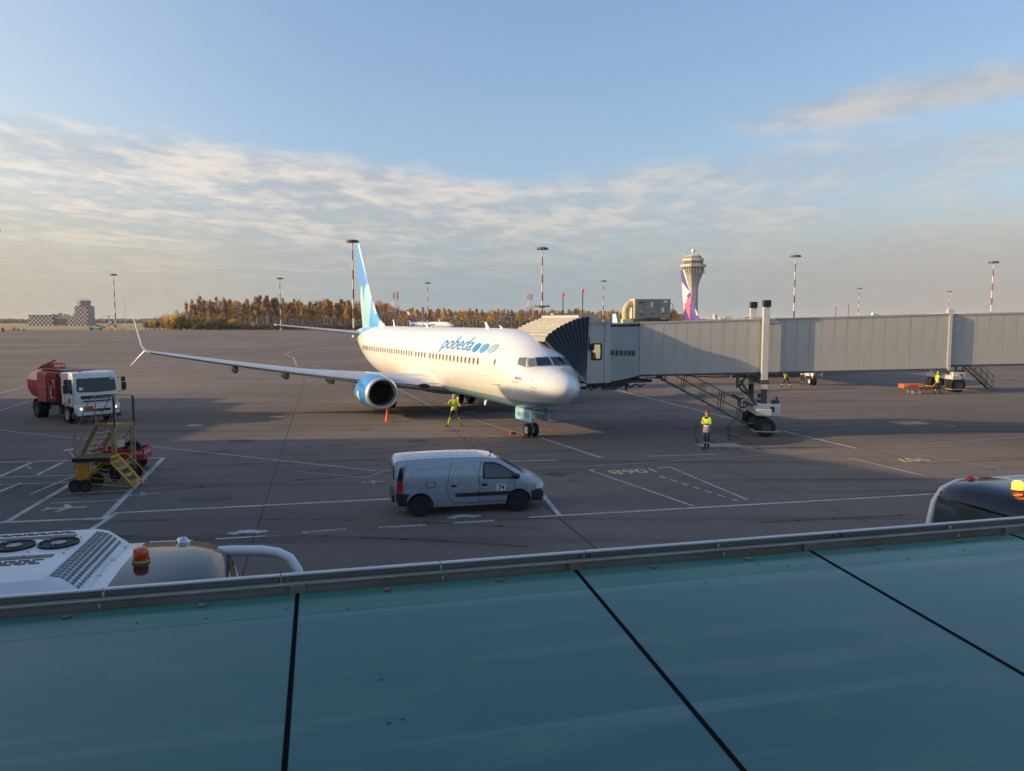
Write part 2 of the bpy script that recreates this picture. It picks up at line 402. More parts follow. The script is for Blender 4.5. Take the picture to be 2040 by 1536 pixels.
for k in range(16):
    x0, y0 = rk.uniform(-24, 24), rk.uniform(24, 70); a = FA + rk.choice((0, math.pi / 2)) + rk.uniform(-.25, .25); pts = [(x0, y0)]
    for j in range(rk.randrange(4, 8)): a += rk.uniform(-.22, .22); l = rk.uniform(.5, 1.3); pts.append((pts[-1][0] + math.cos(a) * l, pts[-1][1] + math.sin(a) * l))
    stripe(pts, .025, JOINT, 'sealed_crack', .0022)
RUB = newmat('tyre_rubber', .9); xx_ = NX(RUB); q1 = xx_.noise(.5, 4); tr_ = xx_.n('ShaderNodeBsdfTransparent'); mx_ = xx_.n('ShaderNodeMixShader'); xx_.b.inputs['Base Color'].default_value = (.035, .032, .03, 1)
RUB.node_tree.links.new(xx_.ramp(q1, .35, .7, .03, .36), mx_.inputs[0]); RUB.node_tree.links.new(tr_.outputs[0], mx_.inputs[1]); RUB.node_tree.links.new(xx_.b.outputs[0], mx_.inputs[2]); RUB.node_tree.links.new(mx_.outputs[0], RUB.node_tree.nodes['Material Output'].inputs[0])
for k in range(22):
    x0, y0 = rk.uniform(-30, 26), rk.uniform(19, 64); a = FA + rk.uniform(-.12, .12) if k % 3 else FA + 1.45 + rk.uniform(-.3, .3); cv = rk.uniform(-.05, .05); pts = [(x0, y0)]
    for j in range(12): a += cv; pts.append((pts[-1][0] + math.cos(a) * 1.1, pts[-1][1] + math.sin(a) * 1.1))
    for o_ in (0, 1.7): stripe([(p_[0] - math.sin(a) * o_, p_[1] + math.cos(a) * o_) for p_ in pts], .19, RUB, 'tyre_mark', .0016 + .00001 * k)
for k in range(26):
    cx, cy, rr0 = rk.uniform(-14, 20), rk.uniform(23, 52), rk.uniform(.15, .7); mb = MB(); mb.add([(cx + rr0 * math.cos(t) * rk.uniform(.6, 1.2) * 1.4, cy + rr0 * math.sin(t) * rk.uniform(.6, 1.2), .0012) for t in [2 * math.pi * j / 14 for j in range(14)]], [tuple(range(14))]); mb.build('oil_stain', RUB, apron, fix=False)
# lane edge and stand lines
stripe([(-11.6, 20.1), (-11.9, 22.3), (.95, 25.2), (1.42, 21.97)], .15)
stripe([(.55, 21.77), (13.88, 24.74), (30, 28.4)], .14, z=.009)
for a, b in (((-7.85, 19.57), (-6.62, 19.85)), ((-5.72, 20.19), (-4.6, 20.54)), ((-3.73, 20.69), (-2.44, 20.95)), ((-1.68, 21.16), (-.51, 21.44)), ((-10.2, 18.95), (-8.9, 19.3)), ((.6, 21.77), (.62, 21.775))):
    stripe([a, b], .10)
stripe([(-7.85, 19.52), (-.5, 21.36)], .05, PF, z=.0045)
stripe([(-27, 29.5), (-20.95, 30.49), (-14.72, 31.51), (-11.94, 21.66), (-14.68, 21.22), (-20.95, 20.2)], .17)
stripe([(-24, 26.6), (-18.93, 27.5), (-13.75, 28.4)], .09); stripe([(-24, 25.1), (-18.06, 26.21), (-13.3, 27.1)], .09)
for a, b, w in (((-15.68, 26.54), (-14.51, 21.22), .18), ((-17.5, 26.5), (-16.9, 21.0), .16), ((-19.6, 30.4), (-19.02, 27.6), .17), ((-18.4, 30.6), (-17.8, 27.9), .17), ((-16.6, 30.9), (-16.06, 24.74), .08),
                ((-14.9, 24.9), (-12.9, 25.35), .09), ((-14.6, 23.5), (-12.5, 23.95), .09), ((-13.9, 29.3), (-13.4, 29.4), .08), ((-14.2, 28.55), (-13.75, 28.62), .08)):
    stripe([a, b], w, z=.008)
stripe([(-27.13, 39.63), (-5.23, 28.72)], .16, PF); stripe([(-40, 46), (-27.13, 39.63)], .16, PF)
stripe([(-5.23, 28.72), (2.79, 29.53), (13.76, 32.99), (25.59, 37.36), (40, 42.7)], .09, PP)
stripe([(-8.6, 28.75), (-5.4, 27.45), (-4.8, 28.9)], .07, PF)
stripe([(-26, 98), (-18.14, 82.41), (-12.5, 72.05), (-8.4, 60.2), (-4.95, 49.25), (.64, 37.86)], .16, PF, z=.005)
stripe([(1.44, 36.87), (3.73, 31.63), (3.9, 31.68)], .15)
stripe([(7.99, 66.47), (13.43, 42.6), (15.62, 33.92)], .15); stripe([(13.9, 39.35), (15.65, 39.95)], .12); stripe([(9.6, 38.1), (13.0, 38.75)], .10, PF)
stripe([(3.2, 28.95), (3.01, 28.82), (5.65, 23.17)], .09); stripe([(5.75, 29.3), (6.25, 29.42), (7.6, 24.0)], .09)
for k in range(7): f = k / 6.; a = Vector((5.5, 27.7)).lerp(Vector((7.1, 24.05)), f); stripe([tuple(a), (a.x + .16, a.y - .36 + .02 * k)], .10)
stripe([(14.1, 31.22), (14.28, 31.28), (15.38, 27.87)], .09); stripe([(17.3, 31.9), (17.76, 31.99), (19.04, 29.12)], .08, PF); stripe([(16.7, 29.9), (17.25, 28.43)], .06, PF)
stripe([(5.86, 31.87), (8.93, 32.36)], .12); stripe([(10.67, 32.36), (13.85, 33.38)], .10, PF); stripe([(17.63, 34.05), (20.61, 34.75)], .09, PF); stripe([(-.93, 30.6), (1.87, 30.94)], .13)
stripe([(21.58, 43.03), (23.84, 43.47), (24.3, 41.0), (22.1, 40.5), (21.58, 43.03)], .10, PY)
mb = MB(); mb.quad((21.75, 42.9, .005), (23.4, 43.2, .005), (23.6, 42.0, .005), (21.95, 41.7, .005)); mb.build('painted_patch', PY, apron)
# stop bars and rows of worn yellow marks beside the nose wheel
for y, x0, x1 in ((37.75, -1.2, .55), (37.2, -.9, .9), (36.75, -.5, 1.5)): stripe([(x0, y - .1), (x1, y + .16)], .08, PY)
for j, (x0, y0, n) in enumerate(((-2.9, 37.0, 7), (-2.2, 36.55, 8), (-1.6, 37.45, 5), (-1.5, 36.1, 6))):
    for k in range(n): stripe([(x0 + .24 * k, y0 + .05 * k), (x0 + .24 * k + .07, y0 + .05 * k - .30)], .06, PY, z=.005)
stripe([(-2.6, 37.9), (-.4, 35.9)], .06, PY, z=.007); stripe([(-1.6, 38.1), (.5, 36.2)], .06, PY, z=.0075)
stripe([(1.9, 37.3), (4.2, 37.9)], .12, PF); stripe([(6.0, 39.2), (4.3, 38.9)], .1, PF)
mb = MB(); mb.lathe([(.42, .006), (.30, .006)], 20, c=(1.75, 39.6, 0)); mb.build('painted_ring', PF, apron, fix=False)
# lines far out on the apron
for a, b, w in (((-41.16, 60.38), (-43.0, 67.0), .2), ((-33.07, 48.41), (-35, 54.5), .2), ((-45, 80), (-47.3, 91.5), .2), ((-100, 165), (-74, 168), .5), ((-58, 144), (-53, 145), .5), ((-86, 268), (-72, 270), .8), ((-140, 262), (-136, 270), .5),
                ((-53, 103), (-52.5, 112), .25), ((-71, 176), (-64, 180), .45), ((-34.4, 118.8), (-28, 98), .25), ((-60, 215), (-50, 216), .5), ((-150, 330), (-120, 333), .8), ((-95, 400), (-60, 402), .9), ((4, 120), (14, 122), .3), ((40, 75), (52, 77.5), .3), ((52, 82), (66, 71), .3), ((44, 92), (78, 72), .3)):
    stripe([a, b], w, PF)
arc = [(-30 - 13 * math.cos(R(a)) , 150 + 22 * math.sin(R(a))) for a in range(-60, 91, 15)]; stripe(arc, .3, PF)
stripe([(-34.4, 118.8), (-40.5, 134), (-52, 146), (-70, 152)], .3, PF)
# painted numbers, read from the aircraft side
PN = paint_mat('paint_number', (.62, .50, .24), .55)
text('106B', 'painted_number', PN, apron, (4.6, 28.95, .007), (0, 0, FA + math.pi), 1.05, bold=.012, sx=.95)
text('107', 'painted_number', PN, apron, (16.6, 31.35, .007), (0, 0, FA + math.pi), 1.0, bold=.012)
text('1', 'painted_number', PF, apron, (-18.75, 29.05, .007), (0, 0, FA + .5), 1.0, bold=.01)
def symbol(poly, loc, rz, sc, mat=PW):
    mb = MB(); mb.add([(a * sc, b * sc, 0) for a, b in poly], [tuple(range(len(poly)))]); mb.build('painted_symbol', mat, apron, loc=(*loc, .007), rz=rz, fix=False)
CAR = [(-.5, .02), (-.40, .02), (-.36, -.06), (-.26, -.06), (-.22, .02), (.18, .02), (.22, -.06), (.32, -.06), (.36, .02), (.52, .02), (.52, .16), (.30, .2), (.1, .36), (-.2, .36), (-.36, .22), (-.5, .18)]
PLANE = [(.55, 0), (.45, .06), (.15, .07), (-.05, .42), (-.15, .42), (-.04, .07), (-.35, .06), (-.45, .2), (-.52, .2), (-.46, 0), (-.52, -.2), (-.45, -.2), (-.35, -.06), (-.04, -.07), (-.15, -.42), (-.05, -.42), (.15, -.07), (.45, -.06)]
symbol(CAR, (-7.2, 20.1), FA, 1.0); symbol(CAR, (-1.4, 21.75), FA, 1.0); symbol(PLANE, (-4.96, 26.7), FA, .8, PF); symbol(PLANE, (-12.3, 24.75), FA + .2, .9, PF); symbol(PLANE, (-13.8, 22.9), FA, 1.2); symbol(PLANE, (-3.3, 22.6), FA, .5, PF)
# service pit covers
mb = MB(); mb.hexa([(8.7, 34.1, .004), (10.7, 34.5, .004), (10.5, 35.45, .004), (8.55, 35.1, .004)], [(8.7, 34.1, .012), (10.7, 34.5, .012), (10.5, 35.45, .012), (8.55, 35.1, .012)])
mb.build('pit_cover', M('pit_cover', (.30, .29, .27), .8, var=.3, scale=2), apron)
for p in ((-3.4, 45.5), (-14.2, 45.2), (-2.7, 47.5), (-17.6, 41.5), (.9, 46.5)):
    mb = MB(); mb.lathe([(.001, .012), (.38, .012), (.44, .004)], 14, c=(*p, 0)); mb.build('pit_cover', MATS['pit_cover'], apron)
mb = MB(); mb.quad(*[(*p, .0045) for p in ((-13.5, 47.2), (-8.3, 48.8), (-8.2, 48.45), (-13.4, 46.9))]); mb.build('drain_slot', JOINT, apron)

# ---- neighbouring terminal wing on the left, outside the frame; it shades the near apron
CLAD = M('terminal_cladding', (.55, .55, .54), .55, var=.12, scale=.6); TGL = M('terminal_glass', (.05, .07, .085), .12, var=.15, scale=.4)
wing_b = empty('terminal_wing', (-40, 15, 0), 0, 'grey terminal wing beyond the left edge that shades the near apron', 'building')
def tw(pts, z0, z1, name, mat):
    mb = MB(); n = len(pts); v = [(p[0] + 40, p[1] - 15, z) for z in (z0, z1) for p in pts]
    mb.add(v, [tuple(range(n - 1, -1, -1)), tuple(range(n, 2 * n))] + [(i, (i + 1) % n, n + (i + 1) % n, n + i) for i in range(n)]); return mb.build(name, mat, wing_b)
foot = [(-62, -60), (-9, -60), (-14.5, 6), (-23, 22), (-32, 34.6), (-62, 32)]
tw(foot, 0, 10.6, 'wall', CLAD); tw([(p[0] * .995, p[1] * .99) for p in foot], 10.6, 11.8, 'parapet', M('terminal_roof', (.3, .3, .3), .7))
for k in range(6):
    a = Vector((-32, 34.6)).lerp(Vector((-14.5, 6)), (k + .12) / 6); b = Vector((-32, 34.6)).lerp(Vector((-14.5, 6)), (k + .88) / 6); n = Vector((.85, .52)) * .9
    tw([tuple(a + n * .05), tuple(b + n * .05), tuple(b + n * .5), tuple(a + n * .5)], 4.2, 8.8, 'window', TGL)
low = empty('shade_block', (-53, 44, 0), 0, 'unseen low grey stepped block added beyond the left edge to shade the tanker', 'building')  # unseen block, added with stepped heights to cast the shade around the tanker
for y0, y1, hh in ((32.2, 40.0, 9.1), (40.0, 44.6, 9.8), (44.6, 50.5, 8.4), (50.5, 54.2, 7.6)):
    mb = MB(); mb.hexa([(-6, y0 - 44, 0), (6, y0 - 44, 0), (6, y1 - 44, 0), (-6, y1 - 44, 0)], [(-6, y0 - 44, hh - .4), (6, y0 - 44, hh - .4), (6, y1 - 44, hh - .4), (-6, y1 - 44, hh - .4)]); mb.build('wall', CLAD, low)
    mb = MB(); mb.box((0, (y0 + y1) / 2 - 44, hh - .2), (12.2, y1 - y0, .4)); mb.build('roof', MATS['terminal_roof'], low)

# ---- trees of the wood across the field
def leaf_shader(x, c):
    d = x.n('ShaderNodeBsdfDiffuse'); t = x.n('ShaderNodeBsdfTranslucent'); mx = x.n('ShaderNodeMixShader'); mx.inputs[0].default_value = .42
    for q in (d, t): x.nt.links.new(c, q.inputs[0])
    x.nt.links.new(d.outputs[0], mx.inputs[1]); x.nt.links.new(t.outputs[0], mx.inputs[2]); x.nt.links.new(mx.outputs[0], x.nt.nodes['Material Output'].inputs[0])
def leafmat(name, c1, c2, rnd=.22):
    m = newmat(name, .9); x = NX(m); n = x.noise(.35, 3); oi = x.n('ShaderNodeObjectInfo')
    mr = x.ramp(oi.outputs['Random'], 0, 1, 1 - rnd, 1 + rnd); c = x.mix(x.ramp(n, .35, .65), c1, c2)
    vm = x.n('ShaderNodeVectorMath'); vm.operation = 'SCALE'; x.nt.links.new(c, vm.inputs[0]); x.nt.links.new(mr, vm.inputs[3]); leaf_shader(x, vm.outputs[0]); return m
LEAF = [leafmat('leaf_ochre', (0.555, 0.353, 0.110), (0.755, 0.508, 0.174)), leafmat('leaf_rust', (0.379, 0.211, 0.101), (0.529, 0.323, 0.160)), leafmat('leaf_bare', (0.328, 0.248, 0.196), (0.430, 0.338, 0.270)), leafmat('leaf_gold', (0.655, 0.437, 0.110), (0.800, 0.590, 0.174))]
OLIVE = leafmat('leaf_olive', (0.175, 0.175, 0.061), (0.263, 0.245, 0.088)); GREYG = leafmat('leaf_greygreen', (0.158, 0.166, 0.119), (0.228, 0.228, 0.166)); DARKL = leafmat('leaf_undergrowth', (0.113, 0.096, 0.079), (0.186, 0.150, 0.114))
BARK = M('birch_bark', (.62, .55, .47), .8, var=.45, scale=1.2, streak=(1, 1, .4))
def leaves(rng, clumps, n, size):
    vs, fs = [], []
    for i in range(n):
        c, rad = clumps[rng.randrange(len(clumps))]
        d = Vector((rng.gauss(0, 1), rng.gauss(0, 1), rng.gauss(0, 1))); d.normalize(); p = Vector(c) + Vector((d.x * rad[0], d.y * rad[1], d.z * rad[2])) * (rng.random() ** .5)
        a = Vector((rng.gauss(0, 1), rng.gauss(0, 1), rng.gauss(0, 1))).normalized(); b = a.orthogonal().normalized(); q = a.cross(b)
        s = size * rng.uniform(.5, 1.15); k = len(vs)
        vs += [p + b * s, p + q * s * .7, p - b * s, p - q * s * .7]; fs.append((k, k + 1, k + 2, k + 3))
    return vs, fs
def birch(seed, h, dens=1.0, wide=1.0, pine=False):
    rng = random.Random(seed); t = MB(); lean = (rng.uniform(-.6, .6), rng.uniform(-.6, .6)); top = h * .93
    def at(f): return Vector((lean[0] * f * f, lean[1] * f * f, top * f))
    t.tube([at(f) for f in (0, .25, .5, .75, 1)], [.19, .15, .11, .07, .03], 6); clumps = []
    for k in range(11):
        f = rng.uniform(.42, .97); o = at(f); a = rng.uniform(0, 6.28); l = (1.15 - f) * rng.uniform(2.6, 4.6) * wide
        e = o + Vector((math.cos(a) * l, math.sin(a) * l, l * rng.uniform(.35, .9))); t.tube([o, (o + e) / 2 + Vector((0, 0, .15)), e], [.06, .045, .02], 4)
        r = rng.uniform(.9, 1.6) * wide; clumps.append((e, (r, r, r * 1.15))); clumps.append(((o + e) / 2, (r * .8, r * .8, r)))
    for f in (.8, .9, .99): clumps.append((at(f), (1.3 * wide, 1.3 * wide, 1.4)))
    c = MB(); c.add(*leaves(rng, clumps, int(1700 * dens + 250), .33)); return t.mesh('trunk', BARK, 60), c
proto = []
for k in range(9):
    tm, c = birch(100 + k, 21 + (k % 3), (1.0, .8, .45, .95, .6, 1.1, .35, .9, .75)[k], (1, .85, 1, 1.1, .8, 1, .9, 1.15, .9)[k])
    proto.append((tm, c.mesh('crown', LEAF[(0, 1, 2, 3, 1, 0, 2, 1, 2)[k]], fix=False), k))
KIND = ['tall birch with ochre autumn leaves in the wood beyond the apron', 'tall tree with rusty brown leaves in the wood beyond the apron', 'nearly bare tall tree in the wood beyond the apron', 'tall birch with golden leaves in the wood beyond the apron']
FARK = ['lower ochre tree in the far wood behind the white airliner', 'lower rusty brown tree in the far wood behind the white airliner', 'lower bare tree in the far wood behind the white airliner', 'lower golden tree in the far wood behind the white airliner']
rng = random.Random(3)
def plant(x, y, sc, k, labels, group):
    tm, cm, v = proto[k]; kind = (0, 1, 2, 3, 1, 0, 2, 1, 2)[v]
    e = empty('birch_tree', (x, y, -.05), rng.uniform(0, 6.28), labels[kind], 'tree', group); e.scale = (sc, sc, sc * rng.uniform(.95, 1.05))
    link('trunk', tm, None, e); link('crown', cm, None, e)
def fx(u, y): return (u - 1020) / 1503 * y
for k in range(120):                                    # the near stand
    u = 376 + (770 - 376) * (k + rng.uniform(-.8, .8)) / 120; y = rng.choice((515, 519, 524, 530, 538)) + rng.uniform(-2, 2)
    hh = 1.0 + .05 * math.sin(u * .05) - (.10 if u > 600 else 0) + rng.uniform(-.12, .06)
    if u < 400: hh -= .08
    plant(fx(u, y), y, hh * 1.0, rng.randrange(9) if u > 440 else rng.choice((2, 1, 6, 4, 1)), KIND, 'trees of the wood beyond the apron')
for k in range(150):                                    # the lower, farther stand
    u = 755 + (1350 - 755) * (k + rng.uniform(-.8, .8)) / 150; y = rng.choice((640, 646, 655, 668)) + rng.uniform(-2, 2)
    plant(fx(u, y), y, (.70 + rng.uniform(-.07, .06) + (.03 if u < 950 else 0)), rng.randrange(9), FARK, 'trees of the far wood')
# mass of twigs and undergrowth behind the front rows
rr = random.Random(9); vs, fs = [], []
def mass(u0, u1, y0, y1, h0, n, s):
    out = MB()
    for i in range(n):
        y = rr.uniform(y0, y1); u = rr.uniform(u0, u1); z = h0 * (rr.random() ** 1.1) * (1 + .1 * math.sin(u * .11) + .07 * math.sin(u * .31)); p = Vector((fx(u, y), y, z))
        a = Vector((rr.gauss(0, 1), rr.gauss(0, 1), rr.gauss(0, .6))).normalized(); b = a.orthogonal().normalized(); q = a.cross(b); w = s * rr.uniform(.5, 1.2); k = len(out.v)
        out.add([p + b * w, p + q * w * .8, p - b * w, p - q * w * .8], [(0, 1, 2, 3)])
    return out
tag(mass(380, 790, 540, 575, 18.0, 22000, .8).build('woodland', leafmat('twig_mass', (0.388, 0.273, 0.173), (0.518, 0.371, 0.236)), fix=False), 'dense brown twigs and trunks filling the wood behind the front trees', 'woodland', kind='stuff')
tag(mass(745, 1380, 672, 705, 14.2, 22000, .85).build('woodland', MATS['twig_mass'], fix=False), 'dense brown twigs filling the far wood behind the white airliner', 'woodland', kind='stuff')
tag(mass(400, 790, 507.5, 516, 3.6, 5200, .55).build('undergrowth', DARKL, fix=False), 'dark scrub along the foot of the wood', 'undergrowth', kind='stuff')
# shrubs at the left end of the wood
def shrub(seed, h, w, mat, sparse=1.0):
    rg = random.Random(seed); s = MB(); cl = []
    for k in range(9):
        a = rg.uniform(0, 6.28); r = rg.uniform(.2, .9) * w; e = Vector((math.cos(a) * r, math.sin(a) * r, h * rg.uniform(.55, .95))); s.tube([(e.x * .25, e.y * .25, 0), e * .6, e], [.09, .06, .02], 4)
        cl.append((e * .85, (w * .38, w * .38, h * .22))); cl.append((e * .5, (w * .36, w * .36, h * .2)))
    c = MB(); c.add(*leaves(rg, cl, int(1700 * sparse), .33)); return s.mesh('stems', BARK, 60), c.mesh('foliage', mat, fix=False)
SH = [(shrub(1, 7.5, 3.6, LEAF[0], .8), 'ochre shrub at the open left end of the wood'), (shrub(2, 6.5, 3.4, leafmat('leaf_amber', (0.655, 0.451, 0.128), (0.800, 0.590, 0.190)), .9), 'amber shrub at the open left end of the wood'), (shrub(3, 4.2, 3.2, OLIVE, 1), 'olive green shrub at the foot of the wood'), (shrub(4, 4.8, 3.4, GREYG, 1), 'grey green shrub at the foot of the wood'), (shrub(5, 8.5, 3.2, LEAF[2], .55), 'bare twiggy shrub at the left end of the wood')]
for u, k, sc, dy in ([(292 + 9 * i, (4, 0, 1, 4, 0)[i % 5], .85 + .10 * i, 5) for i in range(9)] + [(340, 1, 1.7, 4), (352, 1, 1.85, 3), (362, 0, 1.6, 6), (376, 4, 1.5, 4), (388, 1, 1.6, 6), (400, 0, 1.5, 6), (348, 2, 1.2, 0), (360, 2, 1.1, -2), (374, 2, 1.0, 0), (420, 3, 1.2, 0), (434, 3, 1.25, -1), (448, 3, 1.1, 0), (462, 3, 1.0, 1), (476, 2, .8, 0), (412, 0, 1.6, 5), (428, 1, 1.5, 6), (446, 0, 1.4, 7), (468, 1, 1.3, 6), (492, 3, .8, 0), (508, 4, .7, 1), (395, 2, 1.0, -1)]):
    (sm, fm), lab = SH[k]; y = 510 + dy
    e = empty('shrub', (fx(u, y), y, -.05), rng.uniform(0, 6.28), lab, 'shrub', 'shrubs along the wood'); e.scale = (sc,) * 3; link('stems', sm, None, e); link('foliage', fm, None, e)
for u, y, sc in ((30, 415, .34), (38, 412, .26), (50, 418, .22)):
    (sm, fm), lab = SH[4]; e = empty('shrub', (fx(u, y), y, 0), rng.uniform(0, 6.28), 'small bare bush on the apron edge by the red and white barrier', 'shrub', 'bare bushes by the barrier'); e.scale = (sc * 1.5, sc, sc); link('stems', sm, None, e); link('foliage', fm, None, e)
# low hedgerows and woods on the flat horizon
def horizon_wood(u0, u1, y, h, n, name, lab, mat):
    tag(mass(u0, u1, y, y * 1.06, h, n, y * .0028).build(name, mat, fix=False), lab, 'woodland', kind='stuff')
horizon_wood(-250, 620, 2100, 10, 6000, 'woodland', 'thin grey line of distant woods on the horizon behind the chequered building', leafmat('far_wood_hazed', (.24, .20, .16), (.30, .25, .20)))  # leaf colour lightened to imitate haze over the distance
horizon_wood(1330, 2300, 2300, 10, 5000, 'woodland', 'thin line of distant woods on the horizon right of the control tower', MATS['far_wood_hazed'])
# ================================================================= AIRLINERS
fT = pchip([(0, 2.66), (.05, 2.86), (.15, 2.98), (.3, 3.1), (.6, 3.27), (1.0, 3.43), (1.4, 3.56), (1.7, 3.68), (2.0, 3.93), (2.3, 4.17), (2.7, 4.42), (3.2, 4.68), (4, 4.98), (5, 5.21), (6, 5.33), (7, 5.38), (30, 5.38), (34, 5.30), (36, 5.18), (37.4, 4.98), (38.0, 4.8)])
fB = pchip([(0, 2.64), (.05, 2.48), (.15, 2.36), (.3, 2.24), (.6, 2.06), (1.0, 1.89), (1.4, 1.76), (2.0, 1.62), (3, 1.48), (4, 1.41), (5, 1.38), (6, 1.37), (24, 1.37), (26, 1.42), (28, 1.63), (30, 2.05), (32, 2.6), (34, 3.22), (36, 3.85), (37.4, 4.3), (38.0, 4.55)])
fW = pchip([(0, .02), (.05, .26), (.15, .41), (.3, .57), (.6, .80), (1.0, 1.02), (1.4, 1.21), (2.0, 1.45), (3, 1.70), (4, 1.81), (5, 1.86), (6, 1.88), (25, 1.88), (28, 1.8), (30, 1.62), (32, 1.34), (34, 1.0), (36, .63), (37.4, .36), (38.0, .12)])
fM = pchip([(0, 2.65), (1, 2.72), (2, 2.9), (3, 3.1), (4, 3.3), (6, 3.5), (25, 3.5), (30, 3.75), (34, 4.3), (38, 4.68)])
def fy(x, z):
    t, b, w, m_ = fT(x), fB(x), fW(x), fM(x)
    if z >= t or z <= b: return 0.0
    k = (z - m_) / (t - m_) if z > m_ else (m_ - z) / (m_ - b)
    return w * math.sqrt(max(0, 1 - k * k))
def side(s, eps=.012): return lambda x, z: (x - 0.0, s * (fy(x, z) + eps), z)
def nose_x(y, z):
    lo, hi = 0.0, 5.0
    for _ in range(40):
        md = (lo + hi) / 2
        if fy(md, z) > abs(y): hi = md
        else: lo = md
    return hi

def livery(kind):
    m = newmat('fuselage_' + kind, .22, coat=.4); x = NX(m); X, Y, Z = x.xyz()
    dirt = x.noise(1.2, 5, sc=(.3, 1, 1.6)); white = x.mix(x.f('MULTIPLY', x.ramp(dirt, .4, .75), .12), (.82, .82, .82), (.60, .58, .54))
    if kind == 'sky':
        belly = x.f('LESS_THAN', Z, x.f('ADD', 1.97, x.f('MULTIPLY', x.f('LESS_THAN', X, 2.5), .0)))
        c = x.mix(belly, white, (.27, .52, .58))
        # painted sweep under the fin
        low = x.f('SUBTRACT', Z, x.f('ADD', 4.35, x.f('POWER', x.f('MAXIMUM', x.f('DIVIDE', x.f('SUBTRACT', 35.2, X), 5.2), 0.0), 1.6)))
        patch = x.f('GREATER_THAN', low, 0.0); c = x.mix(patch, c, (.12, .40, .80))
        pet = x.f('MULTIPLY', patch, x.ell(X, Z, 34.9, 4.75, 1.5, .5)); c = x.mix(pet, c, (.42, .68, .82))
    else: c = x.mix(x.f('LESS_THAN', Z, 1.7), white, (.5, .5, .5))
    # skin joints
    fr = x.f('FRACT', x.f('DIVIDE', X, 2.54)); seam = x.f('MULTIPLY', x.f('LESS_THAN', fr, .007), .35)
    c = x.mix(seam, c, (.40, .40, .40)); rad = x.f('MULTIPLY', x.f('LESS_THAN', x.f('ABSOLUTE', x.f('SUBTRACT', X, .98)), .010), .6); c = x.mix(rad, c, (.4, .38, .36)); x.col(c); return m
def fin_paint(kind):
    m = newmat('fin_' + kind, .25, coat=.35); x = NX(m); X, Y, Z = x.xyz()
    # distance behind the leading edge
    le = x.f('SUBTRACT', X, x.f('ADD', 31.4, x.f('MULTIPLY', x.f('SUBTRACT', Z, 6.3), .868)))
    if kind == 'sky':
        c = (.06, .31, .80)
        c = x.mix(x.f('LESS_THAN', Z, 7.0), c, (.10, .40, .84))
        c = x.mix(x.ell(X, Z, 34.0, 6.3, 1.25, 2.6), c, (.38, .66, .84)); c = x.mix(x.ell(X, Z, 35.95, 6.1, .85, 2.75), c, (.46, .70, .82))
        c = x.mix(x.ell(X, Z, 31.6, 4.5, 1.9, 2.6), c, (.10, .40, .84))
        c = x.mix(x.f('MULTIPLY', x.f('LESS_THAN', le, .30), x.f('GREATER_THAN', Z, 6.35)), c, (.72, .74, .75)); c = x.mix(x.f('MULTIPLY', x.f('LESS_THAN', X, 30.4), x.f('LESS_THAN', Z, 6.3)), c, (.72, .74, .75))
    elif kind == 'violet':
        c = (.10, .055, .27)
        def tri(pts):
            f = None
            if sum((bx - ax) * (bz + az) for (ax, az), (bx, bz) in zip(pts, pts[1:] + pts[:1])) > 0: pts = pts[::-1]
            for (ax, az), (bx, bz) in zip(pts, pts[1:] + pts[:1]):
                g = x.f('GREATER_THAN', x.f('SUBTRACT', x.f('MULTIPLY', x.f('SUBTRACT', Z, az), bx - ax), x.f('MULTIPLY', x.f('SUBTRACT', X, ax), bz - az)), 0.0)
                f = g if f is None else x.f('MULTIPLY', f, g)
            return f
        c = x.mix(tri([(37.0, 8.0), (34.5, 9.55), (37.5, 11.0)]), c, (.75, .75, .76)); c = x.mix(tri([(36.55, 7.0), (35.0, 8.9), (37.0, 9.0)]), c, (.75, .75, .76))
        c = x.mix(tri([(36.4, 7.9), (34.0, 5.9), (34.0, 9.0)]), c, (.72, .17, .22)); c = x.mix(tri([(34.6, 7.75), (33.9, 7.6), (33.9, 7.95)]), c, (.10, .055, .27))
        c = x.mix(x.f('MULTIPLY', x.f('LESS_THAN', le, .28), x.f('GREATER_THAN', Z, 6.5)), c, (.72, .73, .74))
    else:
        c = x.mix(x.f('GREATER_THAN', Z, 9.2), (.03, .05, .20), (.70, .70, .72)); c = x.mix(x.f('MULTIPLY', x.f('GREATER_THAN', Z, 7.5), x.f('LESS_THAN', Z, 9.9)), c, (.45, .05, .05))
    rud = x.f('MULTIPLY', x.f('LESS_THAN', x.f('ABSOLUTE', x.f('SUBTRACT', x.f('SUBTRACT', X, 34.9), x.f('MULTIPLY', x.f('SUBTRACT', Z, 5.4), .345))), .02), .5)
    x.col(x.mix(rud, c, (.2, .25, .3))); return m
def nacelle_paint(kind):
    m = newmat('nacelle_' + kind, .25, coat=.4); x = NX(m); X, Y, Z = x.xyz()
    if kind == 'sky':
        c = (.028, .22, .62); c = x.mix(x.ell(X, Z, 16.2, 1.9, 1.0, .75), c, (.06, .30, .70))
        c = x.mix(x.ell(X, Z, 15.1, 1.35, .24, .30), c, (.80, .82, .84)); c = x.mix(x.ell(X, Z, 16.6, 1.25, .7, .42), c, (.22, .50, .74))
    else: c = x.mix(x.f('GREATER_THAN', x.noise(1.0), .9), (.70, .70, .71), (.6, .6, .6))
    x.col(c); return m
WGREY = M('wing_grey', (.46, .47, .48), .38, .15, var=.12, scale=1.5); POLISH = M('polished_skin', (.60, .61, .62), .32, .4, var=.05, scale=1.5); GEARW = M('gear_white', (.6, .6, .58), .4, var=.15)
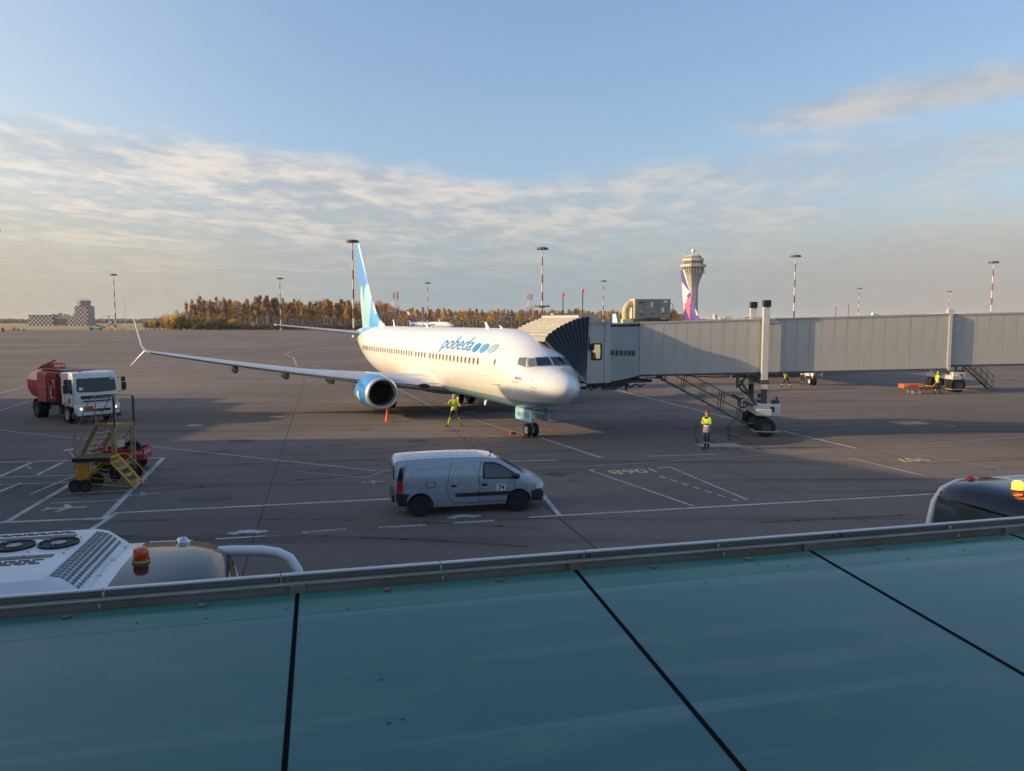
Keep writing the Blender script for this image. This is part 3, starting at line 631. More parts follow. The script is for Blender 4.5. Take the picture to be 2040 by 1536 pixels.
def airfoil(n=11, th=.11):
    up, lo = [], []
    for i in range(n + 1):
        c = .5 * (1 - math.cos(math.pi * i / n)); t = 5 * th * (.2969 * math.sqrt(c) - .126 * c - .3516 * c**2 + .2843 * c**3 - .1015 * c**4); cam_ = .018 * 4 * c * (1 - c)
        up.append((c, cam_ + t)); lo.append((c, cam_ - t))
    return up, lo
def section(p, chord, th, vert=0.0, sgn=1):
    """airfoil ring at p=(x,y,z); vert = tilt of the section from horizontal"""
    up, lo = airfoil(11, th); ring = [(c, z) for c, z in reversed(up)] + lo[1:]
    out = []
    for c, z in ring: out.append((p[0] + c * chord, p[1] - sgn * z * chord * math.sin(vert), p[2] + z * chord * math.cos(vert)))
    return out
def le_strip(r, k0=8, k1=15): return r[k0:k1]

def make_airliner(name, kind, label, group, loc, rz, full=True, winglets=True, lettering=True):
    A = empty(name, loc, rz, label, 'airliner', group)
    # fuselage
    xs = [0, .02, .05, .1, .17, .26, .38, .52, .7, .9, 1.1, 1.3, 1.5, 1.7, 1.85, 2.0, 2.15, 2.3, 2.5, 2.75, 3, 3.4, 3.9, 4.5, 5.2, 6, 7] + [7 + 1.5 * i for i in range(1, 13)] + [25.5, 26.5, 27.5, 28.5, 29.5, 30.5, 31.5, 32.5, 33.5, 34.5, 35.5, 36.4, 37, 37.5, 37.8, 38]
    rings = []
    for xx in xs:
        t, b, w, mm = fT(xx), fB(xx), fW(xx), fM(xx); rg_ = []
        for k in range(56):
            a = 2 * math.pi * k / 56; sn = math.sin(a); rg_.append((xx, w * math.cos(a), mm + (t - mm) * sn if sn > 0 else mm + (mm - b) * sn))
        rings.append(rg_)
    body = MB().loft(rings).build('fuselage', livery(kind) if 'fuselage_' + kind not in MATS else MATS['fuselage_' + kind], A, 60)
    # belly fairing
    fr = []
    for i in range(13):
        f = i / 12; xx = 11.6 + 10.8 * f; s_ = math.sin(math.pi * min(1, max(0, f))) ** .55; ring = []
        for k in range(24):
            a = 2 * math.pi * k / 24; ring.append((xx, 1.72 * s_ * math.cos(a) * (1 if f not in (0, 1) else .2), 1.75 + (.62 * s_ + .02) * math.sin(a)))
        fr.append(ring)
    MB().loft(fr).build('belly_fairing', M('belly_' + kind, (.24, .46, .52) if kind == 'sky' else (.5, .5, .5), .3, var=.1), A, 60)
    FIN = fin_paint(kind)
    # fin with dorsal fillet
    def finring(z):
        lx = pchip([(5.0, 28.6), (5.42, 29.2), (5.75, 30.2), (6.3, 31.4), (12.5, 36.78)])(z); tx = 35.95 + (z - 5.0) * .295; ch = tx - lx; th = .05 + .035 * min(1, (z - 5) / 1.5); up, lo = airfoil(11, th)
        return [(lx + c * ch, .0 + (q - .018 * 4 * c * (1 - c)) * ch * .9, z) for c, q in reversed(up)] + [(lx + c * ch, (q - .018 * 4 * c * (1 - c)) * ch * .9, z) for c, q in lo[1:]]
    MB().loft([finring(z) for z in (4.9, 5.3, 5.5, 5.75, 6.0, 6.3, 7.5, 9.5, 11.5, 12.35, 12.52)]).build('tail_fin', FIN, A, 50)
    for s in (1, -1):
        # stabiliser
        rs = [section((32.9 + (abs(y) - .4) * .62, s * y, 4.66 + (y - .4) * .114), 4.0 - (y - .4) * .385, .085) for y in (.3, .7, 4, 6.9, 7.15)]
        MB().loft(rs).build('stabilizer', WGREY, A, 50)
        # wing
        lex = pchip([(1.0, 12.7), (1.88, 13.3), (17.0, 21.35)]); tex = pchip([(1.0, 20.75), (5.8, 20.75), (17.0, 22.95)]); zz = pchip([(1.0, 1.80), (5.8, 2.25), (11, 2.92), (17.0, 3.86)])
        ys = [.6, 1.88, 3.4, 5.8, 8, 10.5, 13, 15.3, 16.6, 17.0]; rs = []
        for y in ys: rs.append(section((lex(y), s * y, zz(y)), tex(y) - lex(y), .125 if y < 6 else .10, 0.05, s))
        if winglets:
            for a, yy, z2, ch, xo in ((20, 17.17, 3.93, 1.50, .15), (45, 17.33, 4.08, 1.36, .35), (66, 17.43, 4.32, 1.2, .62), (76, 17.6, 5.05, .95, 1.1), (78, 17.78, 5.9, .70, 1.6), (78, 17.87, 6.36, .50, 1.92)):
                rs.append(section((lex(17.0) + xo, s * yy, z2), ch, .08, R(a), s))
        w_ = MB().loft(rs[:10]).build('wing', WGREY, A, 50)
        st = MB()
        for a, b in zip(rs[:10], rs[1:10]):
            pa, pb = le_strip(a), le_strip(b)
            off = [(-.006, 0, .0)] * 7
            for i in range(6):
                st.quad(*[(q[0] - .016, q[1], q[2] + (.014 if i < 3 else -.014)) for q in (pa[i], pa[i + 1], pb[i + 1], pb[i])])
        st.build('leading_edge', POLISH, w_, 60)
        if winglets:
            MB().loft(rs[9:]).build('winglet', M('winglet_' + kind, (.32, .62, .82) if (kind == 'sky' and s < 0) else (.70, .71, .72), .3, var=.06) if not (kind == 'sky' and s < 0) else M('winglet_sky_left', (.32, .62, .82), .3, var=.06), A, 50)
            MB().loft([section((lex(17.0) + .35, s * 17.22, 3.96), 1.1, .07, R(-40), s), section((lex(17.0) + .75, s * 17.6, 3.55), .8, .07, R(-48), s), section((lex(17.0) + 1.35, s * 18.05, 3.02), .32, .07, R(-48), s)]).build('winglet_strake', MATS['white'], A, 50)
            mb = MB(); mb.lathe([(.001, -.12), (.05, -.1), (.06, .1), (.001, .3)], 8, 'X', (lex(16.9) + .05, s * 16.9, zz(16.9))); mb.build('position_light', M('green_lens' if s > 0 else 'red_lens', (.02, .5, .2) if s > 0 else (.5, .02, .02), .2), A)
        # flap-track fairings
        for y, l in ((6.6, 3.4), (9.3, 3.0), (12.2, 2.5)):
            f = MB(); x0 = tex(y) - l * .78; zc = zz(y) - .36; rs2 = []
            for i in range(9):
                q = i / 8; r = .27 * math.sin(math.pi * (q ** .7)) ** .6 + .01; rs2.append([(x0 + l * q, s * y + r * .7 * math.cos(a), zc + .1 * q + r * math.sin(a)) for a in [2 * math.pi * k / 10 for k in range(10)]])
            f.loft(rs2).build('flap_fairing', M('fairing_grey', (.33, .33, .34), .45, var=.12), w_, 60)
        # engine
        ey, ez = s * 4.83, 1.51; nac = MB(); prof = [(.80, 13.52), (.86, 13.46), (.93, 13.5), (.99, 13.68), (1.04, 14.1), (1.07, 14.8), (1.06, 15.7), (.98, 16.6), (.84, 17.3), (.80, 17.28), (.78, 16.6)]
        def ring(r, xx, n=36):
            o = []
            for k in range(n):
                a = 2 * math.pi * k / n; yy, z2 = r * math.cos(a), r * math.sin(a)
                if z2 < 0: z2 *= .94
                o.append((xx, ey + yy * (1.03 if z2 < 0 else 1.0), ez + z2 + (xx - 13.5) * .03))
            return o
        e = nac.loft([ring(r, xx) for r, xx in prof[3:]], True, (False, False)).build('engine', nacelle_paint(kind) if 'nacelle_' + kind not in MATS else MATS['nacelle_' + kind], A, 50)
        MB().loft([ring(r, xx) for r, xx in [(.765, 13.95), (.77, 13.7)] + prof[:4]], True, (False, False)).build('inlet_lip', POLISH, e, 60)
        MB().loft([ring(r, xx) for r, xx in [(.766, 13.94), (.775, 14.9)]], True, (False, True)).build('inlet_duct', M('duct_grey', (.10, .10, .105), .5, var=.2), e, 50)
        fan = MB()
        for k in range(24):
            a = 2 * math.pi * k / 24; b = a + .16; c1, s1, c2, s2 = math.cos(a), math.sin(a), math.cos(b), math.sin(b)
            fan.quad((14.55, ey + .2 * c1, ez + .03 + .2 * s1), (14.75, ey + .2 * c2, ez + .03 + .2 * s2), (14.8, ey + .75 * math.cos(b + .06), ez + .03 + .74 * math.sin(b + .06)), (14.62, ey + .75 * c1, ez + .03 + .74 * s1))
        fan.build('fan', M('fan_metal', (.12, .12, .13), .4, .6, var=.2), e, fix=False)
        sp = MB(); sp.lathe([(.001, 14.22), (.08, 14.3), (.17, 14.48), (.22, 14.72)], 18, 'X', (0, ey, ez + .03)); sp.build('spinner', MATS['darkmetal'], e, 60)
        MB().lathe([(.60, 16.9), (.56, 17.6), (.42, 18.1)], 20, 'X', (0, ey, ez + .09)).build('exhaust', MATS['steel'], e, 60)
        pr = [(13.95, 2.45), (15.2, 2.62), (17.0, 2.62), (19.0, 2.2), (19.4, 1.95), (17.4, 1.75), (15.0, 2.2)]
        py_ = MB(); py_.prism(pr, ey - .17, ey + .17); py_.build('pylon', M('pylon_white', (.66, .66, .65), .35, var=.08), A, bevel=.08)
        # main gear
        g = empty('main_gear', (19.6, s * 2.86, 0), 0, parent=A)
        gs = MB(); gs.cyl((0, 0, .5), (0, 0, 2.0), .12, .15); gs.cyl((0, 0, .55), (-.6, 0, 1.9), .05); gs.cyl((-.0, -.5, .56), (0, .5, .56), .09); gs.build('gear_leg', GEARW, g, 40)
        dr = MB(); dr.box((-.1, s * .62, 1.35), (.9, .04, 1.1)); dr.build('gear_door', MATS['fuselage_' + kind], g)
        for q in (-.43, .43): wheel('wheel', g, (0, q, .565), .565, .38, 'Y', GEARW, .5)
    # nose gear
    g = empty('nose_gear', (4.0, 0, 0), 0, parent=A)
    gs = MB(); gs.cyl((0, 0, .34), (-.12, 0, 1.6), .075, .10); gs.cyl((0, -.3, .345), (0, .3, .345), .06); gs.cyl((.08, 0, .75), (.75, 0, 1.5), .045); gs.cyl((-.1, 0, .55), (-.22, 0, .95), .03)
    gs.build('gear_leg', GEARW, g, 40)
    for q in (-.2, .2): wheel('wheel', g, (0, q, .343), .343, .20, 'Y', GEARW, .55)
    DB = M('gear_door_' + kind, (.30, .55, .72) if kind == 'sky' else (.65, .65, .66), .35, var=.08)
    for s in (1, -1):
        d = MB(); d.prism(rounded(-1.0, .84, .85, 1.44, .12), s * .44 - .022, s * .44 + .022); dd = d.build('gear_door', DB, g, bevel=.01)
        if kind == 'sky':
            text('RA-73233', 'registration', M('letter_blue', (.03, .10, .28), .5), dd, (-.05, s * .47, 1.03), (R(90), 0, 0 if s < 0 else math.pi), .30, bold=.004)
    if full:
        # cockpit glazing
        GL = M('cockpit_glass', (.018, .022, .03), .05, var=.05, spec=.9); GL2 = M('cockpit_glass_side', (.16, .19, .21), .08, var=.1, spec=.9)
        for s in (1, -1):
            fn = lambda a, b, s=s: (nose_x(a, b) - .014, s * (a + .002), b + .010)
            decal([(.05, 3.70), (.80, 3.67), (.66, 4.03), (.05, 4.05)], fn, 'windscreen', GL, A, 4)
            frame_decal([(.03, 3.67), (.83, 3.64), (.685, 4.055), (.03, 4.075)], .03, lambda a, b, s=s: (nose_x(a, b) - .018, s * (a + .002), b + .012), 'windscreen_frame', M('frame_grey', (.32, .33, .34), .4), A)
            decal([(1.92, 3.69), (2.08, 3.63), (2.42, 4.0), (2.24, 4.0)], side(s, .012), 'side_window', GL2, A, 3)
            decal([(2.20, 3.62), (2.64, 3.74), (2.80, 4.02), (2.53, 4.02)], side(s, .012), 'side_window', GL2, A, 3)
            frame_decal([(1.89, 3.66), (2.10, 3.59), (2.46, 4.03), (2.21, 4.03)], .03, side(s, .016), 'window_frame', MATS['frame_grey'], A)
            frame_decal([(2.17, 3.59), (2.67, 3.72), (2.84, 4.05), (2.50, 4.05)], .03, side(s, .016), 'window_frame', MATS['frame_grey'], A)
        # cabin windows
        wm = MB(); wm.add([(a, 0, b) for a, b in rounded(-.115, -.165, .115, .165, .10)], [tuple(range(20))]); wmesh = wm.mesh('cabin_window', M('cabin_glass', (.13, .125, .12), .15, var=.2))
        fm_ = MB(); o_ = rounded(-.14, -.19, .14, .19, .12); i_ = rounded(-.115, -.165, .115, .165, .10)
        fm_.add([(a, 0, b) for a, b in o_] + [(a, 0, b) for a, b in i_], [(k, (k + 1) % 20, 20 + (k + 1) % 20, 20 + k) for k in range(20)]); fmesh = fm_.mesh('window_frame', M('frame_light', (.5, .49, .47), .4))
        xw = [6.35 + .556 * k for k in range(14)] + [14.5 + .56 * k for k in range(4)] + [17.0 + .54 * k for k in range(25)]
        for s in (1, -1):
            for xx in xw:
                z = 3.70; y = fy(xx, z); tilt = math.atan2(fy(xx, z + .15) - fy(xx, z - .15), .3); yaw_ = math.atan2(fy(xx + .2, z) - fy(xx - .2, z), .4)
                w_ = link('cabin_window', wmesh, None, A, (xx, s * (y + .008), z), (-s * tilt, 0, s * yaw_)); link('window_frame', fmesh, None, w_, (0, s * .003, 0))
            # doors
            for x0, x1, z0, z1 in ((4.05, 4.85, 2.62, 4.42), (31.0, 31.75, 2.72, 4.35)):
                frame_decal(rounded(x0, z0, x1, z1, .14), .022, side(s, .010), 'door', M('door_line', (.34, .34, .34), .5), A, 2)
            for x0, x1, z0, z1 in ((8.0, 9.3, 1.72, 2.62), (24.2, 25.4, 1.75, 2.6), (28.2, 28.7, 2.3, 2.75), (11.2, 11.5, 2.2, 2.4), (6.3, 6.6, 2.5, 2.72)): frame_decal(rounded(x0, z0, x1, z1, .06), .016, side(s, .010), 'hatch_line', MATS['door_line'], A, 2)
            for xq, zq, wq, hq in ((5.4, 3.0, .25, .03), (7.5, 2.9, .18, .025), (13.0, 2.75, .5, .03), (13.8, 2.7, .35, .03), (20.2, 3.05, .3, .03), (4.0, 3.12, .1, .03), (2.3, 2.88, .5, .035), (9.8, 2.5, .05, .16), (4.6, 4.0, .03, .03), (3.3, 2.55, .06, .06)): decal([(xq, zq), (xq + wq, zq), (xq + wq, zq + hq), (xq, zq + hq)], side(s, .011), 'stencil', M('stencil_grey', (.30, .31, .32), .5), A, 1)
            decal(rounded(4.36, 3.62, 4.52, 3.9, .06), side(s, .012), 'door_window', MATS['cabin_glass'], A, 1)
            mb = MB(); mb.tube([side(s, .02)(q, 2.66) for q in (4.1, 4.45, 4.8)], .03, 6); mb.build('door_sill', MATS['frame_light'], A, 60)
            decal(rounded(15.0, 3.35, 15.5, 4.32, .08), lambda a, b, s=s: (a, s * (fy(a, b) + .004), b), 'exit_hatch', M('hatch_white', (.70, .70, .70), .3), A, 1)
        # probes, antennas, landing light
        for xx, z in ((1.55, 3.02), (1.5, 2.72), (1.52, 2.55)):
            for s in (1, -1):
                mb = MB(); y = fy(xx, z); mb.tube([(xx, s * y, z), (xx - .02, s * (y + .08), z), (xx - .16, s * (y + .1), z)], .014, 6); mb.build('pitot_probe', MATS['steel'], A)
        for xx, hh, l in ((9.0, .32, .45), (26.5, .5, .35), (19, .2, .4), (7.2, .14, .3)):
            mb = MB(); mb.prism([(xx, 5.34), (xx + l, 5.34), (xx + l * .9 + .25, 5.38 + hh), (xx + l * .45 + .2, 5.38 + hh)], -.02, .02); mb.build('antenna', MATS['white'], A)
        mb = MB(); mb.prism([(9.3, 1.40), (9.7, 1.40), (9.75, 1.02), (9.6, 1.0)], -.02, .02); mb.build('antenna', MATS['white'], A)
        for s in (1, -1):
            mb = MB(); ring_ = []
            for i, (q, r) in enumerate(((0, .01), (.15, .12), (.35, .15), (.55, .1), (.7, .01))): ring_.append([(13.18 + q * .6 , s * (1.98 + q * 1.1) , 1.98 + r * math.sin(a) * .9) if False else (13.12 + q * .5 + .05 * math.cos(a) * r, s * (2.0 + q), 1.88 + q * .09 + r * math.sin(a)) for a in [2 * math.pi * k / 10 for k in range(10)]])
            mb.loft(ring_).build('landing_light', MATS['glassdark'], A, 60)
        for k in range(9):
            a = -.42 + .105 * k; mb = MB(); z = 3.62; mb.lathe([(.001, .03), (.028, .02), (.03, -.02)], 6, 'Z', (nose_x(abs(a) + .02, 3.56) + .02, a, 3.57)); mb.build('rivet_cap', MATS['white'], A)
    if kind == 'sky':
        # lettering on both flanks
        LB = M('letter_sky', (.03, .24, .60), .3, var=.08); 
        for s in (1, -1):
            me = text_mesh('pobeda', 1.0, .38, 'LEFT', .012); xm = max(v.co.x for v in me.vertices); bm = bmesh.new(); bm.from_mesh(me)
            bmesh.ops.triangulate(bm, faces=bm.faces[:])
            for _ in range(3):
                lg = [e_ for e_ in bm.edges if e_.calc_length() > .11]
                if lg: bmesh.ops.subdivide_edges(bm, edges=lg, cuts=1); bmesh.ops.triangulate(bm, faces=[f_ for f_ in bm.faces if len(f_.verts) > 3])
            for v in bm.verts:
                q = v.co.x / xm * 4.55; z = 4.20 + v.co.y * 1.02; xx = (12.15 - q) if s > 0 else (7.6 + q); v.co = side(s, .016)(xx, z)
            bm.to_mesh(me); bm.free(); me.materials.clear(); me.materials.append(LB); link('lettering', me, None, A)
            for c, col in ((7.0, (.02, .22, .62)), (6.05, (.08, .32, .66)), (5.15, (.34, .46, .58))):
                pl = []
                for k in range(20):
                    a = 2 * math.pi * k / 20; dx, dz = .40 * math.cos(a), .25 * math.sin(a); pl.append((c - s * dz * .55 + dx, 4.38 + dz))
                decal(pl, side(s, .016), 'livery_dot', M('dot_%d' % int(c * 100), col, .3, var=.05), A, 2)
            for z0, z1, col in ((3.17, 3.24, (.7, .7, .7)), (3.105, 3.17, (.03, .06, .30)), (3.04, 3.105, (.55, .03, .04))):
                decal([(2.06, z0), (2.54, z0), (2.54, z1), (2.06, z1)], side(s, .012), 'flag_stripe', M('flag_%d' % int(z0 * 1000), col, .4, var=.03), A, 2)
    return A
YAW = -.453
def tail_dir(y): return Vector((math.sin(y), math.cos(y), 0))
main_plane = make_airliner('airliner', 'sky', 'white airliner with sky blue fin, blue engines and lettering on its side', None, (2.70, 33.85, 0), math.pi / 2 - YAW)
y2 = -.135; p2 = Vector((27.14, 68.05, 0)) - tail_dir(y2) * 4
make_airliner('airliner', 'violet', 'airliner with violet fin and white and pink star parked behind the jet bridge', None, (p2.x, p2.y, 0), math.pi / 2 - y2, full=False, winglets=False)
y3 = R(-62); p3 = Vector((-38.4, 502, 0))
far_pl = make_airliner('airliner', 'far', 'tiny distant airliner with dark blue and red fin before the far wood', None, (p3.x, p3.y, 0), math.pi / 2 - y3, full=False)
# ================================================================= JET BRIDGES
BG = M('bridge_grey', (.44, .43, .40), .5, var=.16, scale=1.3, streak=(1, 1, .22), bump=.08); BT = M('bridge_trim', (.50, .50, .48), .45, var=.1); BD = M('bridge_dark', (.075, .075, .078), .6, var=.25, scale=4)
BR = M('bridge_roof', (.34, .33, .31), .6, var=.15, scale=1.5); POST = M('bridge_post', (.54, .54, .52), .4, var=.08, scale=2); HOODS = M('hood_fabric', (.022, .028, .045), .8, var=.25, scale=3); HOODT = M('hood_top_fabric', (.36, .345, .31), .8, var=.18, scale=3)
CURT = M('curtain_metal', (.42, .43, .43), .5, .0, var=.12, scale=2); UNDER = M('under_mech', (.09, .082, .075), .6, .2, var=.4, scale=6)
def support(B, ox, oy, colz, sleeve_lo, half, wheelr=.47, toward=1):
    """lift columns on a steerable wheel bogie"""
    for s in (-1, 1):
        y = oy + s * half; c = MB(); c.box((ox, y, (colz + sleeve_lo) / 2), (.31, .28, colz - sleeve_lo)); c.build('lift_column', POST, B, bevel=.015)
        c = MB(); c.box((ox, y, (sleeve_lo + 1.35) / 2), (.26, .2, sleeve_lo - 1.35)); c.build('lift_ram', UNDER, B)
        c = MB(); c.box((ox + .02, y, colz + .17), (.36, .38, .33)); c.build('column_cap', MATS['black'], B, bevel=.02)
        c = MB()
        for k in range(5): c.box((ox + .20, y - .1, colz - .55 - .11 * k), (.03, .05, .03))
        c.build('column_rungs', BD, B)
    c = MB(); c.box((ox, oy, 2.72), (.42, 2 * half + .3, .22)); c.build('cross_beam', BD, B)
    f = MB(); f.box((ox - .05, oy, 1.22), (.75, 2 * half + .9, .34)); f.build('bogie_frame', POST, B, bevel=.03)
    for s in (-1, 1):
        f = MB(); f.box((ox + .25, oy + s * half, 1.32), (1.05, .42, .62)); p = f.build('drive_housing', M('housing_white', (.60, .60, .58), .45, var=.15, scale=4), B, bevel=.03)
        l = MB(); l.box((.0 + ox + .38, oy + s * half - .216, 1.36), (.22, .012, .26)); l.build('data_plate', MATS['darkmetal'], p)
        f = MB(); f.box((ox + .55, oy + s * half, 1.72), (.35, .3, .2)); f.build('drive_motor', UNDER, B); f = MB(); f.cyl((ox + .62, oy + s * half, 1.8), (ox + .62, oy + s * half, 1.98), .05); f.build('motor_cap', UNDER, B); f = MB(); f.cyl((ox - .5, oy + s * half, 1.5), (ox - 1.0, oy + s * half, 1.75), .06); f.build('steering_rod', UNDER, B)
        for q in (-.2, .2): wheel('wheel', B, (ox + .08, oy + s * half + q * 1.2, wheelr), wheelr, .36, 'Y', M('wheel_rim_dark', (.09, .09, .09), .6), .5)
        g = MB(); zy = oy + s * half - .52; g.tube([(ox - .5, zy + .9, .27), (ox - .5, zy, .27), (ox + .66, zy, .27), (ox + .66, zy + .9, .27)], .035, 6); g.build('wheel_guard', M('guard_yellow', (.48, .36, .14), .6, var=.25), B)
    h = MB(); pts = []
    for k in range(15): a = k / 14 * math.pi * 1.5; pts.append((ox - .95 + .22 * math.cos(a + 1.2), oy - half + .3, 1.62 + .24 * math.sin(a + 1.2)))
    h.tube(pts, .035, 6); h.tube([(ox - .8, oy - half + .5, 2.95), (ox - 1.15, oy - half + .4, 2.45), (ox - .95, oy - half + .4, 2.2), (ox - .5, oy - half + .4, 1.9), (ox - .3, oy - half + .4, 1.5)], .05, 6); h.build('cable_loop', MATS['black'], B, 60)
    h = MB(); h.bar((ox - 1.1, oy - half + .35, 2.75), (ox - .35, oy - half + .35, 1.55), .12, .12); h.bar((ox - 1.25, oy - half + .3, 3.0), (ox - 1.25, oy - half + .3, 2.4), .14, .14); h.build('cable_arm', UNDER, B)
def stairs(B, a, b, y0, y1, n=13):
    (xa, za), (xb, zb) = a, b
    for y in (y0, y1):
        s_ = MB(); s_.bar((xa, y, za), (xb, y, zb), .05, .34, up=(0, 1, 0)); s_.build('stringer', BD, B)
        r = MB(); d = 1.0
        for zz in (.55, 1.02): r.tube([(xa + .4, y, za + zz - .2), (xb, y, zb + zz)], .02, 6)
        for k in range(5):
            f = (k + .5) / 5; px_, pz = xa + (xb - xa) * f, za + (zb - za) * f; r.cyl((px_, y, pz), (px_ + .1, y, pz + 1.0), .016, n=6)
            r.cyl((px_ + .12, y, pz - .05), (px_ + .22, y, pz + .95), .016, n=6)
        r.build('handrail', BD, B, 60)
    tm = MB(); tm.box((0, 0, 0), (.24, abs(y1 - y0) - .05, .03)); tme = tm.mesh('tread', UNDER)
    for k in range(n):
        f = (k + .5) / n; link('tread', tme, None, B, (xa + (xb - xa) * f, (y0 + y1) / 2, za + (zb - za) * f))
O = Vector((13.0, 39.3, 0))
JR = R(-6.5)
J = empty('jet_bridge', O, JR, 'grey jet bridge docked to the white airliner, on wheeled lift columns', 'jet bridge')
N_, Dd, Rr = Vector((2.70, 33.85, 0)), tail_dir(YAW), Vector((-math.cos(YAW), math.sin(YAW), 0))
JINV = Matrix.Rotation(-JR, 3, 'Z')
def AC(x, y, z=0.0): p = JINV @ (N_ + Dd * x + Rr * y - O); return (p.x, p.y, z)
def tunnel(B, x0, x1, hy, zb, slope, h, wpan, nm, roof=True, xr=0.0):
    n = max(1, round((x1 - x0) / wpan)); w = (x1 - x0) / n
    pm = MB(); g = .0045
    for s in (0,):
        pm.hexa([(g, -.03, 0), (w - g, -.03, slope * (w - g)), (w - g, .0, slope * (w - g)), (g, 0, 0)], [(g, -.03, h), (w - g, -.03, h + slope * (w - g)), (w - g, 0, h + slope * (w - g)), (g, 0, h)])
    pme = pm.mesh('cladding_panel', BG)
    for k in range(n):
        z = zb + slope * (x0 + k * w - xr)
        link('cladding_panel', pme, None, B, (x0 + k * w, -hy + random.uniform(-.002, .002), z)); link('cladding_panel', pme, None, B, (x0 + k * w, hy + .03, z))
    def zt(x): return zb + slope * (x - xr)
    def slab(dy0, dy1, a, b, name, mat, xa=x0, xb=x1):
        mb = MB(); mb.hexa([(xa, dy0, zt(xa) + a), (xb, dy0, zt(xb) + a), (xb, dy1, zt(xb) + a), (xa, dy1, zt(xa) + a)], [(xa, dy0, zt(xa) + b), (xb, dy0, zt(xb) + b), (xb, dy1, zt(xb) + b), (xa, dy1, zt(xa) + b)]); return mb.build(name, mat, B)
    slab(-hy + .002, hy - .002, .02, h - .01, nm, BD, x0 + .02, x1 - .02)
    slab(-hy - .05, hy + .05, h, h + .07, 'roof', BR); slab(-hy - .06, -hy + .05, h + .07, h + .11, 'roof_edge', BT); slab(hy - .05, hy + .06, h + .07, h + .11, 'roof_edge', BT)
    slab(-hy - .045, -hy + .12, -.10, 0, 'floor_beam', BD); slab(hy - .12, hy + .045, -.10, 0, 'floor_beam', BD); slab(-hy + .2, hy - .2, -.05, .018, 'floor', UNDER)
    return zt
# outer and inner tunnels (local x = world x - 13)
zt = tunnel(J, -6.35, 8.62, 1.25, 3.04, .029, 2.58, .60, 'tunnel_core', xr=-5.5)
zi = tunnel(J, 8.75, 27.0, 1.08, 3.60, .027, 2.40, .60, 'tunnel_core', xr=8.75)
mb = MB(); z = zt(8.62)
for y in (-1.28, 1.28): mb.box((8.66, y, z + 1.28), (.14, .12, 2.75))
mb.box((8.66, 0, z + 2.64), (.14, 2.6, .12)); mb.box((8.66, 0, z - .05), (.14, 2.6, .12)); mb.build('tunnel_end_frame', BT, J)
mb = MB(); mb.box((8.7, -1.1, z + 2.80), (.26, .22, .16)); mb.build('junction_box', BT, J)
mb = MB()
for k in range(8): mb.box((-5.2 + 1.9 * k, -1.30, zt(-5.2 + 1.9 * k) - .17), (.06, .06, .1))
mb.build('drip_pegs', BD, J)
# a strip of patched lower cladding by the rotunda
mb = MB(); mb.hexa([(-6.34, -1.295, zt(-6.34) - .16), (-5.5, -1.295, zt(-5.5) - .16), (-5.5, -1.255, zt(-5.5) - .16), (-6.34, -1.255, zt(-6.34) - .16)], [(-6.34, -1.295, zt(-6.34) + .12), (-5.5, -1.295, zt(-5.5) + .12), (-5.5, -1.255, zt(-5.5) + .12), (-6.34, -1.255, zt(-6.34) + .12)]); mb.build('apron_plate', BG, J)
support(J, -.17, 0.0, 6.46, 2.35, 1.62)
stairs(J, (-5.55, 2.95), (-.75, .42), -.95, -.05, 14)
mb = MB(); mb.box((-5.6, -.5, 2.86), (.9, 1.2, .12)); mb.build('stair_landing', BD, J)
# under-tunnel light and cables
mb = MB(); mb.tube([(-4, -1.0, 2.95), (-2.5, -1.1, 2.9), (-.6, -1.2, 2.98)], .025, 6); mb.build('cable', MATS['black'], J, 60)
mb = MB(); mb.lathe([(.001, .0), (.07, -.02), (.08, -.16), (.001, -.2)], 10, c=(-1.75, -1.25, 3.02)); mb.build('bulkhead_lamp', M('lamp_pink', (.7, .35, .3), .4), J, 60)
# cab, square to the airliner
def acbox(x0, x1, y0, y1, z0, z1, name, mat, parent=J, bevel=0.):
    mb = MB(); mb.hexa([AC(x0, y0, z0), AC(x1, y0, z0), AC(x1, y1, z0), AC(x0, y1, z0)], [AC(x0, y0, z1), AC(x1, y0, z1), AC(x1, y1, z1), AC(x0, y1, z1)]); return mb.build(name, mat, parent, bevel=bevel)
CX0, CX1, CY0, CY1, CZ0, CZ1 = 2.75, 6.9, -2.45, -3.85, 2.66, 5.60
wy0, wy1, wz0, wz1 = -2.74, -3.30, 3.86, 4.62
acbox(CX0, CX0 + .08, CY0, wy0, CZ0, CZ1, 'cab_wall', BG); acbox(CX0, CX0 + .08, wy1, CY1 + .38, CZ0, CZ1, 'cab_wall', BG); acbox(CX0, CX0 + .08, wy0, wy1, CZ0, wz0, 'cab_wall', BG); acbox(CX0, CX0 + .08, wy0, wy1, wz1, CZ1, 'cab_wall', BG)
acbox(CX0 - .03, CX0 + .06, CY1 + .36, CY1, CZ0, CZ1, 'cab_wall', BG)
acbox(CX1 - .08, CX1, CY0, CY1, CZ0, CZ1, 'cab_wall', BG); acbox(CX0 + .09, CX1 - .09, CY0, -6.5, CZ0 - .08, CZ0 + .06, 'cab_floor', UNDER); acbox(CX0 - .04, CX1, CY0 + .05, CY1 - .1, CZ1 + .003, CZ1 + .09, 'cab_roof', BR)
acbox(CX0 - .035, CX0 - .004, CY0 - .02, CY0 - .09, CZ0 + .05, CZ1 - .05, 'cab_corner_post', BT)
mb = MB()
o_ = rounded(wy1 - .03, wz0 - .04, wy0 + .03, wz1 + .04, .1); i_ = rounded(wy1 + .035, wz0 + .03, wy0 - .035, wz1 - .03, .08)
